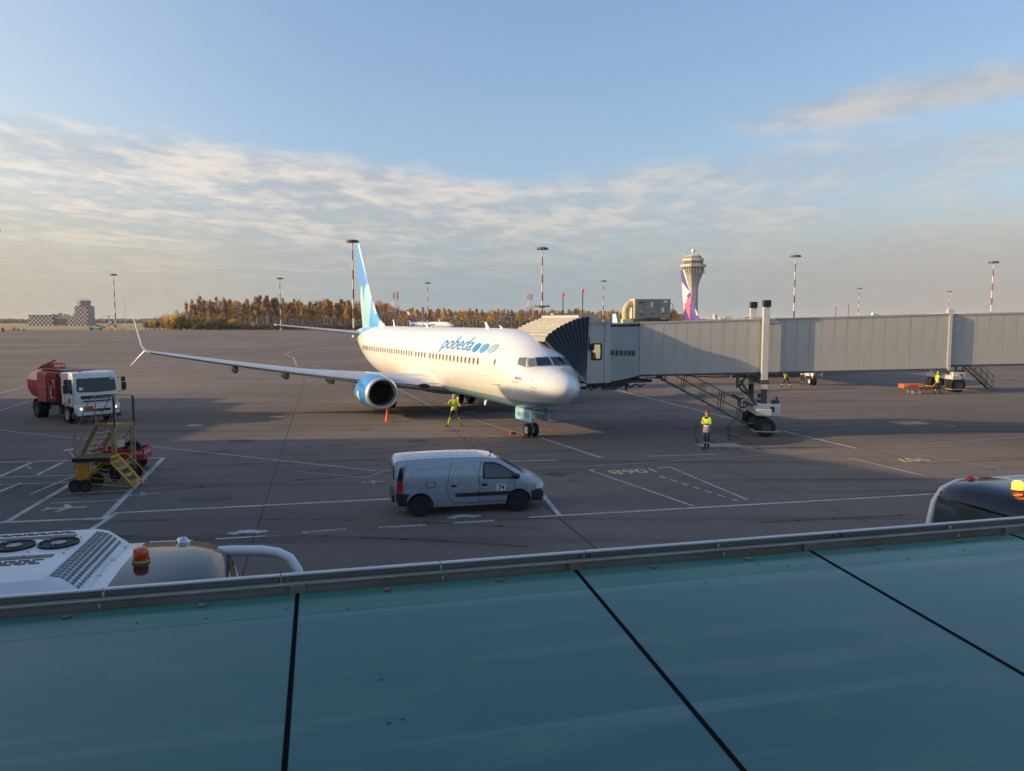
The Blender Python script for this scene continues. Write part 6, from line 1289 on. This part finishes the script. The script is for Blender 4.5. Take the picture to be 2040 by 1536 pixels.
# ---- lattice towers
def lattice(u, y, h, w, label):
    e = empty('lattice_tower', (fx(u, y), y, 0), .4, label, 'tower', 'red and white lattice towers'); n = 8
    for a in (-1, 1):
        for b in (-1, 1):
            mb = MB(); mb.bar((a * w * .6, b * w * .6, 0), (a * w * .42, b * w * .42, h), .5, .5); mb.build('leg', MP2, e)
    for k in range(n + 1):
        z = h * k / n; q = w * (.6 - .18 * k / n); mb = MB()
        for a, b in (((-q, -q), (q, -q)), ((q, -q), (q, q)), ((q, q), (-q, q)), ((-q, q), (-q, -q))):
            mb.bar((*a, z), (*b, z), .3, .3)
            if k < n: mb.bar((*a, z), (b[0] * .96, b[1] * .96, h * (k + 1) / n), .22, .22)
        mb.build('brace', MP2, e)
MP2 = newmat('lattice_bands', .5); x = NX(MP2); X, Y, Z = x.xyz(); x.col(x.mix(x.f('LESS_THAN', x.f('FRACT', x.f('DIVIDE', x.f('ADD', Z, 2.0), 17.0)), .5), (.60, .58, .56), (.34, .06, .05)))
lattice(790, 920, 40.5, 6.0, 'red and white lattice tower right of the blue fin'); lattice(1056, 930, 38.5, 5.6, 'red and white lattice tower left of the ringed mast')
mb = MB(); mb.tube([(0, 0, 0), (0, 0, 30)], [.5, .2], 6); mb.box((0, 0, 24), (4, .5, .4)); mb.box((0, 0, 26), (2.5, .5, .4)); o = mb.build('antenna_mast', MATS['galv'], loc=(fx(764, 900), 900, 0)); tag(o, 'thin antenna mast just right of the blue fin', 'antenna')
# ---- control tower
CT = empty('control_tower', (fx(1377, 500), 500, 0), R(22.5), 'concrete control tower with flared top and white radome', 'control tower'); CON = M('tower_concrete', (.42, .39, .34), .7, var=.12, scale=.3); CON2 = M('tower_cladding', (.50, .47, .40), .6, var=.1, scale=.3)
def octa(prof, name, mat, parent=CT): mb = MB(); mb.lathe([(r / .94, z) for r, z in prof], 8, caps=(True, True)); return mb.build(name, mat, parent)
octa([(3.6, 0), (3.4, 24), (3.5, 28), (4.3, 32), (6.3, 37.2)], 'shaft', CON)
octa([(7.4, 37.2), (7.5, 37.6)], 'gallery_floor', CON2)
octa([(6.4, 37.6), (6.6, 40.8)], 'lower_room', M('tower_glass', (.10, .11, .12), .2, var=.2, scale=.5)); octa([(7.5, 40.8), (7.9, 41.2), (7.9, 42.6), (7.3, 42.9)], 'gallery_ring', CON2); octa([(5.9, 42.9), (6.1, 45.0)], 'cab_windows', MATS['tower_glass'])
octa([(6.7, 45.0), (6.6, 46.4), (5.9, 46.9)], 'cab_eaves', CON2); octa([(5.2, 46.9), (4.9, 47.6)], 'upper_band', MATS['tower_glass']); octa([(5.4, 47.6), (4.6, 48.6), (1.2, 49.0)], 'cab_roof', CON2)
for k in range(8):
    a = 2 * math.pi * k / 8
    for q in (0, .33, .66):
        c1, c2 = Vector((math.cos(a), math.sin(a))), Vector((math.cos(a + math.pi / 4), math.sin(a + math.pi / 4))); p = c1.lerp(c2, q)
        mb = MB(); mb.bar((p.x * 6.85, p.y * 6.85, 37.6), (p.x * 7.05, p.y * 7.05, 40.8), .35, .35); mb.build('mullion', CON2, CT)
        mb = MB(); mb.bar((p.x * 6.3, p.y * 6.3, 42.9), (p.x * 6.55, p.y * 6.55, 45.0), .3, .3); mb.build('mullion', CON2, CT)
        mb = MB(); mb.bar((p.x * 7.8, p.y * 7.8, 37.6), (p.x * 7.8, p.y * 7.8, 38.8), .12, .12); mb.build('rail_post', CON2, CT)
mb = MB(); mb.lathe([(8.25, 38.7), (8.3, 38.8), (8.25, 38.9)], 8); mb.build('gallery_rail', CON2, CT)
mb = MB(); mb.lathe([(.5, 48.8), (.5, 50.4), (1.0, 50.8), (1.45, 51.8), (1.2, 52.7), (.001, 53.2)], 16); mb.build('radome', MATS['white'], CT, 60)
for k, hh in ((0, 2.0), (3, 2.5), (5, 1.6)): a = k; mb = MB(); mb.cyl((4.2 * math.cos(a), 4.2 * math.sin(a), 48), (4.2 * math.cos(a), 4.2 * math.sin(a), 48 + hh), .1, n=5); mb.build('antenna', MATS['darkmetal'], CT)
# ---- chequered building
CHK = newmat('chequers', .7); x = NX(CHK); ck = x.n('ShaderNodeTexChecker'); tcn = x.n('ShaderNodeTexCoord'); mp = x.n('ShaderNodeMapping'); x.nt.links.new(tcn.outputs['Object'], mp.inputs[0]); mp.inputs['Location'].default_value = (.31, .33, .05); x.nt.links.new(mp.outputs[0], ck.inputs[0])
ck.inputs['Color1'].default_value = (.55, .52, .50, 1); ck.inputs['Color2'].default_value = (.11, .055, .075, 1); ck.inputs['Scale'].default_value = 1 / 2.7; x.col(ck.outputs[0])
CB = empty('chequered_building', (-600, 1000, 0), 0, 'low building and old tower painted in dark and white chequers', 'building')
def cbx(x0, x1, y0, y1, z0, z1, name, mat, parent=CB): mb = MB(); mb.hexa([(x0, y0, z0), (x1, y0, z0), (x1, y1, z0), (x0, y1, z0)], [(x0, y0, z1), (x1, y0, z1), (x1, y1, z1), (x0, y1, z1)]); return mb.build(name, mat, parent)
cbx(-38, -6, 0, 18, 0, 13.6, 'wall', CHK); cbx(-6, 12, 2, 18, 0, 12.4, 'wall', M('block_grey', (.30, .29, .29), .7, var=.1, scale=.2)); cbx(12, 23, .5, 18, 0, 12.5, 'wall', CHK); tower_b = cbx(23, 40, 0, 17, 0, 25.6, 'tower', CHK)
cbx(-38.5, -5.5, -.5, 18.5, 13.6, 14.1, 'parapet', M('parapet_grey', (.36, .34, .33), .7)); cbx(-4, 10, 1.7, 2.0, 2, 9.5, 'window', M('far_glass', (.16, .18, .19), .2, var=.15, scale=.3)); cbx(-4.5, 10.5, 1.2, 2.2, 9.6, 10.4, 'canopy', MATS['whitedull'])
for k in range(6): cbx(-3.8 + 2.4 * k, -3.5 + 2.4 * k, 1.5, 1.9, 2, 9.5, 'mullion', MATS['parapet_grey'])
mb = MB(); mb.lathe([(7.5, 25.6), (10, 26.2), (10, 26.8)], 8, c=(31, 8.5, 0)); mb.build('gallery', MATS['parapet_grey'], CB); mb = MB(); mb.lathe([(7.4, 26.8), (8.6, 31), (9.0, 32.5), (8.4, 33.3)], 8, c=(31, 8.5, 0), caps=(False, True)); mb.build('old_cab', M('cab_grey', (.33, .33, .35), .5, var=.25, scale=.4), CB)
for k, (dx, hh) in enumerate(((-5, 2.4), (-2, 3), (1.5, 2), (4, 2.6), (6, 1.8))): mb = MB(); mb.cyl((31 + dx, 8, 33.2), (31 + dx, 8, 33.2 + hh), .25, n=6); mb.box((31 + dx, 8, 33.2 + hh), (1.6, .5, .5)); mb.build('antenna', MATS['parapet_grey'], CB)
for dx, w, hh in ((-12, 4, 1.6), (-4, 3, 2.2), (-1, 2, 2.8), (4, 2.5, 1.5), (9, 2, 1.2), (17, 2.5, 2.2)): cbx(dx, dx + w, 6, 9, 12.4, 13.9 + hh, 'roof_plant', MATS['parapet_grey'])
# ---- passenger steps lorry far out
SL = empty('steps_lorry', (fx(194, 500), 500, 0), R(6), 'distant pale passenger steps lorry by the chequered building', 'lorry'); mb = MB(); mb.box((0, 0, .95), (7.5, 2.3, .5)); mb.build('chassis', MATS['darkmetal'], SL)
mb = MB(); mb.prism([(-5.2, .6), (-3.0, .6), (-3.0, 2.4), (-3.5, 2.9), (-5.0, 2.9), (-5.3, 1.8)], -1.1, 1.1); mb.build('cab', MATS['whitedull'], SL, bevel=.1)
mb = MB(); mb.hexa([(-3.6, -1, 4.0), (5.4, -1, .5), (5.4, 1, .5), (-3.6, 1, 4.0)], [(-3.6, -1, 4.5), (5.4, -1, 1.1), (5.4, 1, 1.1), (-3.6, 1, 4.5)]); mb.build('stair_flight', MATS['whitedull'], SL); 
for s in (-1, 1): mb = MB(); mb.hexa([(-5.2, s * 1.05, 4.3), (5.4, s * 1.05, 1.1), (5.4, s * 1.1, 1.1), (-5.2, s * 1.1, 4.3)], [(-5.2, s * 1.05, 5.4), (5.4, s * 1.05, 2.1), (5.4, s * 1.1, 2.1), (-5.2, s * 1.1, 5.4)]); mb.build('side_panel', M('steps_panel', (.30, .31, .32), .5), SL)
mb = MB(); mb.box((-4.4, 0, 4.2), (1.8, 2.1, .25)); mb.box((-3.8, 0, 2.6), (.3, 1.6, 3.0)); mb.build('platform', MATS['whitedull'], SL)
for xx in (-2.9, 2.6):
    for s in (-1, 1): wheel('wheel', SL, (xx, s * 1.0, .48), .48, .3, 'Y', MATS['steel'], .55)
# ---- T-tailed jet on the field
TT = empty('t_tail_jet', (fx(226, 820), 820, 0), R(200), 'distant white T tailed jet left of the shrubs', 'airliner'); mb = MB(); mb.lathe([(.1, -22), (1.2, -20.5), (1.9, -16), (1.9, 10), (1.1, 18), (.2, 22)], 16, 'Y', (0, 0, 3.6)); mb.build('fuselage', MATS['white'], TT, 60)
mb = MB(); mb.prism([(14, 4.6), (21, 4.6), (24.5, 11.2), (20, 11.2)], -.25, .25, 'YZ'); mb.build('tail_fin', MATS['whitedull'], TT); mb = MB(); mb.hexa([(-7, 23.5, 11.1), (0, 19.6, 11.1), (7, 23.5, 11.1), (0, 24.4, 11.1)], [(-7, 23.5, 11.35), (0, 19.6, 11.4), (7, 23.5, 11.35), (0, 24.4, 11.4)]); mb.build('stabilizer', MATS['darkmetal'], TT)
for s in (-1, 1): mb = MB(); mb.hexa([(s * 1, -4, 2.6), (s * 18, 7, 2.9), (s * 18, 9, 2.9), (s * 1, 4, 2.6)], [(s * 1, -4, 3.0), (s * 18, 7, 3.1), (s * 18, 9, 3.1), (s * 1, 4, 3.0)]); mb.build('wing', MATS['whitedull'], TT)
for s in (-1, 1): mb = MB(); mb.lathe([(.9, 9), (1.0, 10), (.9, 14), (.6, 15.5)], 14, 'Y', (s * 2.8, 0, 4.6), (True, True)); mb.build('engine', MATS['darkmetal'], TT, 60)
for y0, s in ((-15, 0), (3, 3), (3, -3)): mb = MB(); mb.cyl((s, y0, 0), (s, y0, 2.4), .4, n=8); mb.build('gear_leg', MATS['darkmetal'], TT)
# ---- barrier, small far clutter
BRR = empty('plastic_barrier', (fx(4, 395), 395, 0), .2, 'red and white plastic barrier at the left edge of the far apron', 'barrier')
for k, mt in enumerate((MATS['red'], MATS['white'], MATS['red'])): mb = MB(); mb.prism([(-.45, 0), (.45, 0), (.3, .5), (.22, 2.4), (-.22, 2.4), (-.3, .5)], -1.6 + 1.05 * k, -.56 + 1.05 * k, 'YZ'); mb.build('segment', mt, BRR, bevel=.05)
for u, lab in ((224, 'orange barrier block left of the mast foot by the field'), (246, 'orange barrier block right of the mast foot by the field')):
    mb = MB(); mb.prism([(-.5, 0), (.5, 0), (.32, .6), (.25, 1.1), (-.25, 1.1), (-.32, .6)], -1.4, 1.4, 'YZ'); o = mb.build('barrier_block', MATS['orange'], bevel=.05, loc=(fx(u, 500), 500, 0)); tag(o, lab, 'barrier')
# ---- apartment blocks of the town on the horizon
FLAT = [M('flats_%d' % i, c, .8, var=.25, scale=.12) for i, c in enumerate(((.52, .45, .40), (.56, .52, .47), (.45, .40, .38), (.50, .42, .36)))]
rc = random.Random(21)
def flats(u, y, w, h, lab, mat):
    e = empty('apartment_block', (fx(u, y), y, 0), rc.uniform(-.3, .3), lab, 'building', 'town on the horizon'); mb = MB(); mb.box((0, 0, h / 2), (w, 24, h)); mb.build('wall', mat, e); mb = MB(); mb.box((0, 0, h + .6), (w * 1.01, 24.4, 1.2)); mb.box((w * .2, 0, h + 2.4), (w * .15, 8, 2.4)); mb.build('roof', MATS['parapet_grey'], e)
    if h > 30:
        for k in range(int(h // 9)): mb = MB(); mb.box((0, -12.1, 6 + 9 * k), (w * .9, .5, 2.8)); mb.build('window_band', MATS['far_glass'], e)
for k in range(34):
    u = 1322 + 14 * k + rc.uniform(-5, 5)
    if 1350 < u < 1405: continue
    y = rc.uniform(3600, 4400); hh = rc.choice((14, 18, 22, 26, 30, 36)) * (1.25 if u < 1380 or 1400 < u < 1425 else .85) * (.75 if u > 1560 else 1); flats(u, y, rc.uniform(14, 46), hh, 'pale apartment block of the town on the horizon right of the violet fin' if u > 1400 else 'pale apartment block of the town on the horizon left of the violet fin', FLAT[k % 4])
# orange kiosk and white tent roofs behind the bridge
mb = MB(); mb.prism([(-2.6, 0), (2.6, 0), (2.6, 6.3), (1.6, 6.9), (-2.0, 6.9), (-2.6, 6.3)], -2, 2); o = mb.build('mast_hut', M('hut_orange', (.55, .26, .15), .7, var=.15), loc=(fx(1577, 300), 300, 0)); o.data.materials[0] = MATS['hut_orange']; tag(o, 'orange hut at the foot of the mast behind the bridge', 'hut')

# ================================================================= GLASS CANOPY BELOW THE WINDOW
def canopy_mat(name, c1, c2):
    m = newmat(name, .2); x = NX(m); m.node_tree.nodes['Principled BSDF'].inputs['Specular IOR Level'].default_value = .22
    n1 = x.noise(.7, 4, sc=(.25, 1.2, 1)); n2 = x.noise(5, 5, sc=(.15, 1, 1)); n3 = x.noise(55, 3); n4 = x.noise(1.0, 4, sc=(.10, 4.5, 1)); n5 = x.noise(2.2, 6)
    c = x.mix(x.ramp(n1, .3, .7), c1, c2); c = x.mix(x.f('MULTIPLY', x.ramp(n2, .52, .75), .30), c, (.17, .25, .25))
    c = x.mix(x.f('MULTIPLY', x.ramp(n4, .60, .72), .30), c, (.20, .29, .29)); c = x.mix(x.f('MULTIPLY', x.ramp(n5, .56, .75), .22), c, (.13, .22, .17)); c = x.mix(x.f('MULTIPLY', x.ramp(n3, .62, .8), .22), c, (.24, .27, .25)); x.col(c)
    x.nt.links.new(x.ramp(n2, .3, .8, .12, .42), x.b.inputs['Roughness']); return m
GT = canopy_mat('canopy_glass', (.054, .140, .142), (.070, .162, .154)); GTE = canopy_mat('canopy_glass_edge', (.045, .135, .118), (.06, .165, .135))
RUST = newmat('gutter_steel', .6); x = NX(RUST); n1 = x.noise(2.2, 6, sc=(.6, 1, 1)); n2 = x.noise(22, 4); c = x.mix(x.ramp(n1, .42, .70), (.15, .145, .13), (.13, .10, .06)); x.col(x.mix(x.f('MULTIPLY', x.ramp(n2, .5, .8), .4), c, (.09, .075, .05)))
PGR = M('parapet_steel', (.13, .132, .13), .5, .2, var=.2, scale=3, streak=(.3, 1, 1)); PTOP = M('parapet_cap', (.52, .53, .54), .4, .3, var=.12, scale=4)
CA = empty('glass_canopy', (0, 0, 0), FA, 'teal glass canopy with steel gutter running below the window', 'canopy')
# local x along the front, local y outwards; the glass rises slightly outwards
def gz(t): return 3.785 - .068 * (5.54 - t)
seams = [-.22 + 2.12 * k for k in range(-4, 6)]
for a, b in zip(seams, seams[1:]):
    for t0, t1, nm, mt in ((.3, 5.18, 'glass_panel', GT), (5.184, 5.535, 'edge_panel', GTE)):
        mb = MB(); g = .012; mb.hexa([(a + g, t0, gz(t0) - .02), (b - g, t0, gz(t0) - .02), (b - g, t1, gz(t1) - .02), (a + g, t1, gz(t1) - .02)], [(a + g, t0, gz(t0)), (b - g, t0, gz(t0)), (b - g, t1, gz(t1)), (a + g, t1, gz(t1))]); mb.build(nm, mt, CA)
    for q in (.30, .70):
        mb = MB(); mb.lathe([(.03, 0), (.034, .008), (.02, .014), (.001, .015)], 14, c=(a + 2.12 * q, 5.47, gz(5.47))); mb.build('point_fixing', M('fixing_steel', (.16, .15, .13), .5, .4, var=.3), CA, 50)
for s in seams: mb = MB(); mb.hexa([(s - .014, .3, gz(.3) - .03), (s + .014, .3, gz(.3) - .03), (s + .014, 5.53, gz(5.53) - .03), (s - .014, 5.53, gz(5.53) - .03)], [(s - .014, .3, gz(.3) + .004), (s + .014, .3, gz(.3) + .004), (s + .014, 5.53, gz(5.53) + .004), (s - .014, 5.53, gz(5.53) + .004)]); mb.build('seam_gasket', M('gasket', (.006, .006, .007), .95, var=.2, spec=.05), CA)
for s in seams: mb = MB(); mb.box((s, 5.555, 3.80), (.11, .05, .085)); mb.build('gutter_bracket', RUST, CA)
x0, x1 = -9, 11
mb = MB(); mb.box(((x0 + x1) / 2, 5.585, 3.77), (x1 - x0, .05, .16)); mb.build('gutter_beam', RUST, CA)
mb = MB(); mb.box(((x0 + x1) / 2, 5.553, 3.848), (x1 - x0, .02, .010)); mb.build('gutter_lip', M('lip_steel', (.30, .28, .24), .5, .3, var=.3, scale=8), CA)
for k in range(17):
    a = -8.6 + 1.18 * k
    mb = MB(); mb.box((a + .59, 5.66, 3.66), (1.168, .02, .44)); mb.build('parapet_sheet', PGR, CA); mb = MB(); mb.box((a + .59, 5.663, 3.889), (1.172, .045, .014)); mb.build('parapet_cap', PTOP, CA, bevel=.003)
    if k % 2: mb = MB(); mb.box((a - .03, 5.635, 3.82), (.016, .03, .12)); mb.build('parapet_rib', PGR, CA); mb = MB(); mb.box((a + .05, 5.635, 3.82), (.016, .03, .12)); mb.build('parapet_rib', PGR, CA)
    else: mb = MB(); mb.box((a, 5.632, 3.82), (.014, .02, .11)); mb.build('clip', MATS['galv'], CA); mb = MB(); mb.cyl((a, 5.53, 3.80), (a, 5.53, 3.83), .006, n=6); mb.build('clip_pin', MATS['galv'], CA)
mb = MB(); mb.box((1, .1, 2.2), (22, .3, 3.2)); mb.build('back_wall', CLAD, CA)

# bits of grit and leaf litter caught on the glass
rd = random.Random(31); db = MB()
for k in range(60):
    s_, t_ = rd.uniform(-4.5, 6.5), rd.choice((rd.uniform(1.5, 5.4), rd.uniform(5.1, 5.5))); r_ = rd.uniform(.004, .012); z_ = gz(t_) + .003
    db.add([(s_ + r_ * math.cos(a) * rd.uniform(.5, 1.3), t_ + r_ * math.sin(a) * rd.uniform(.5, 1.3), z_) for a in (0, 1.2, 2.4, 3.7, 5.0)], [(0, 1, 2, 3, 4)])
lo = db.build('leaf_litter', M('litter_brown', (.05, .045, .03), .9, var=.4), CA, fix=False); lo['kind'] = 'stuff'
# ================================================================= AIR
hz = MB(); hz.hexa([(-8900, -590, -1), (8900, -590, -1), (8900, 11900, -1), (-8900, 11900, -1)], [(-8900, -590, 62), (8900, -590, 62), (8900, 11900, 62), (-8900, 11900, 62)])
HZ = bpy.data.materials.new('haze_air'); HZ.use_nodes = True; HZ.node_tree.nodes.clear(); vo = HZ.node_tree.nodes.new('ShaderNodeVolumePrincipled'); ho = HZ.node_tree.nodes.new('ShaderNodeOutputMaterial')
vo.inputs['Color'].default_value = (.86, .88, .9, 1); vo.inputs['Density'].default_value = HAZE; HZ.node_tree.links.new(vo.outputs[0], ho.inputs['Volume'])
tag(hz.build('haze', HZ), 'thin pale haze softening the far horizon', 'haze', kind='stuff')
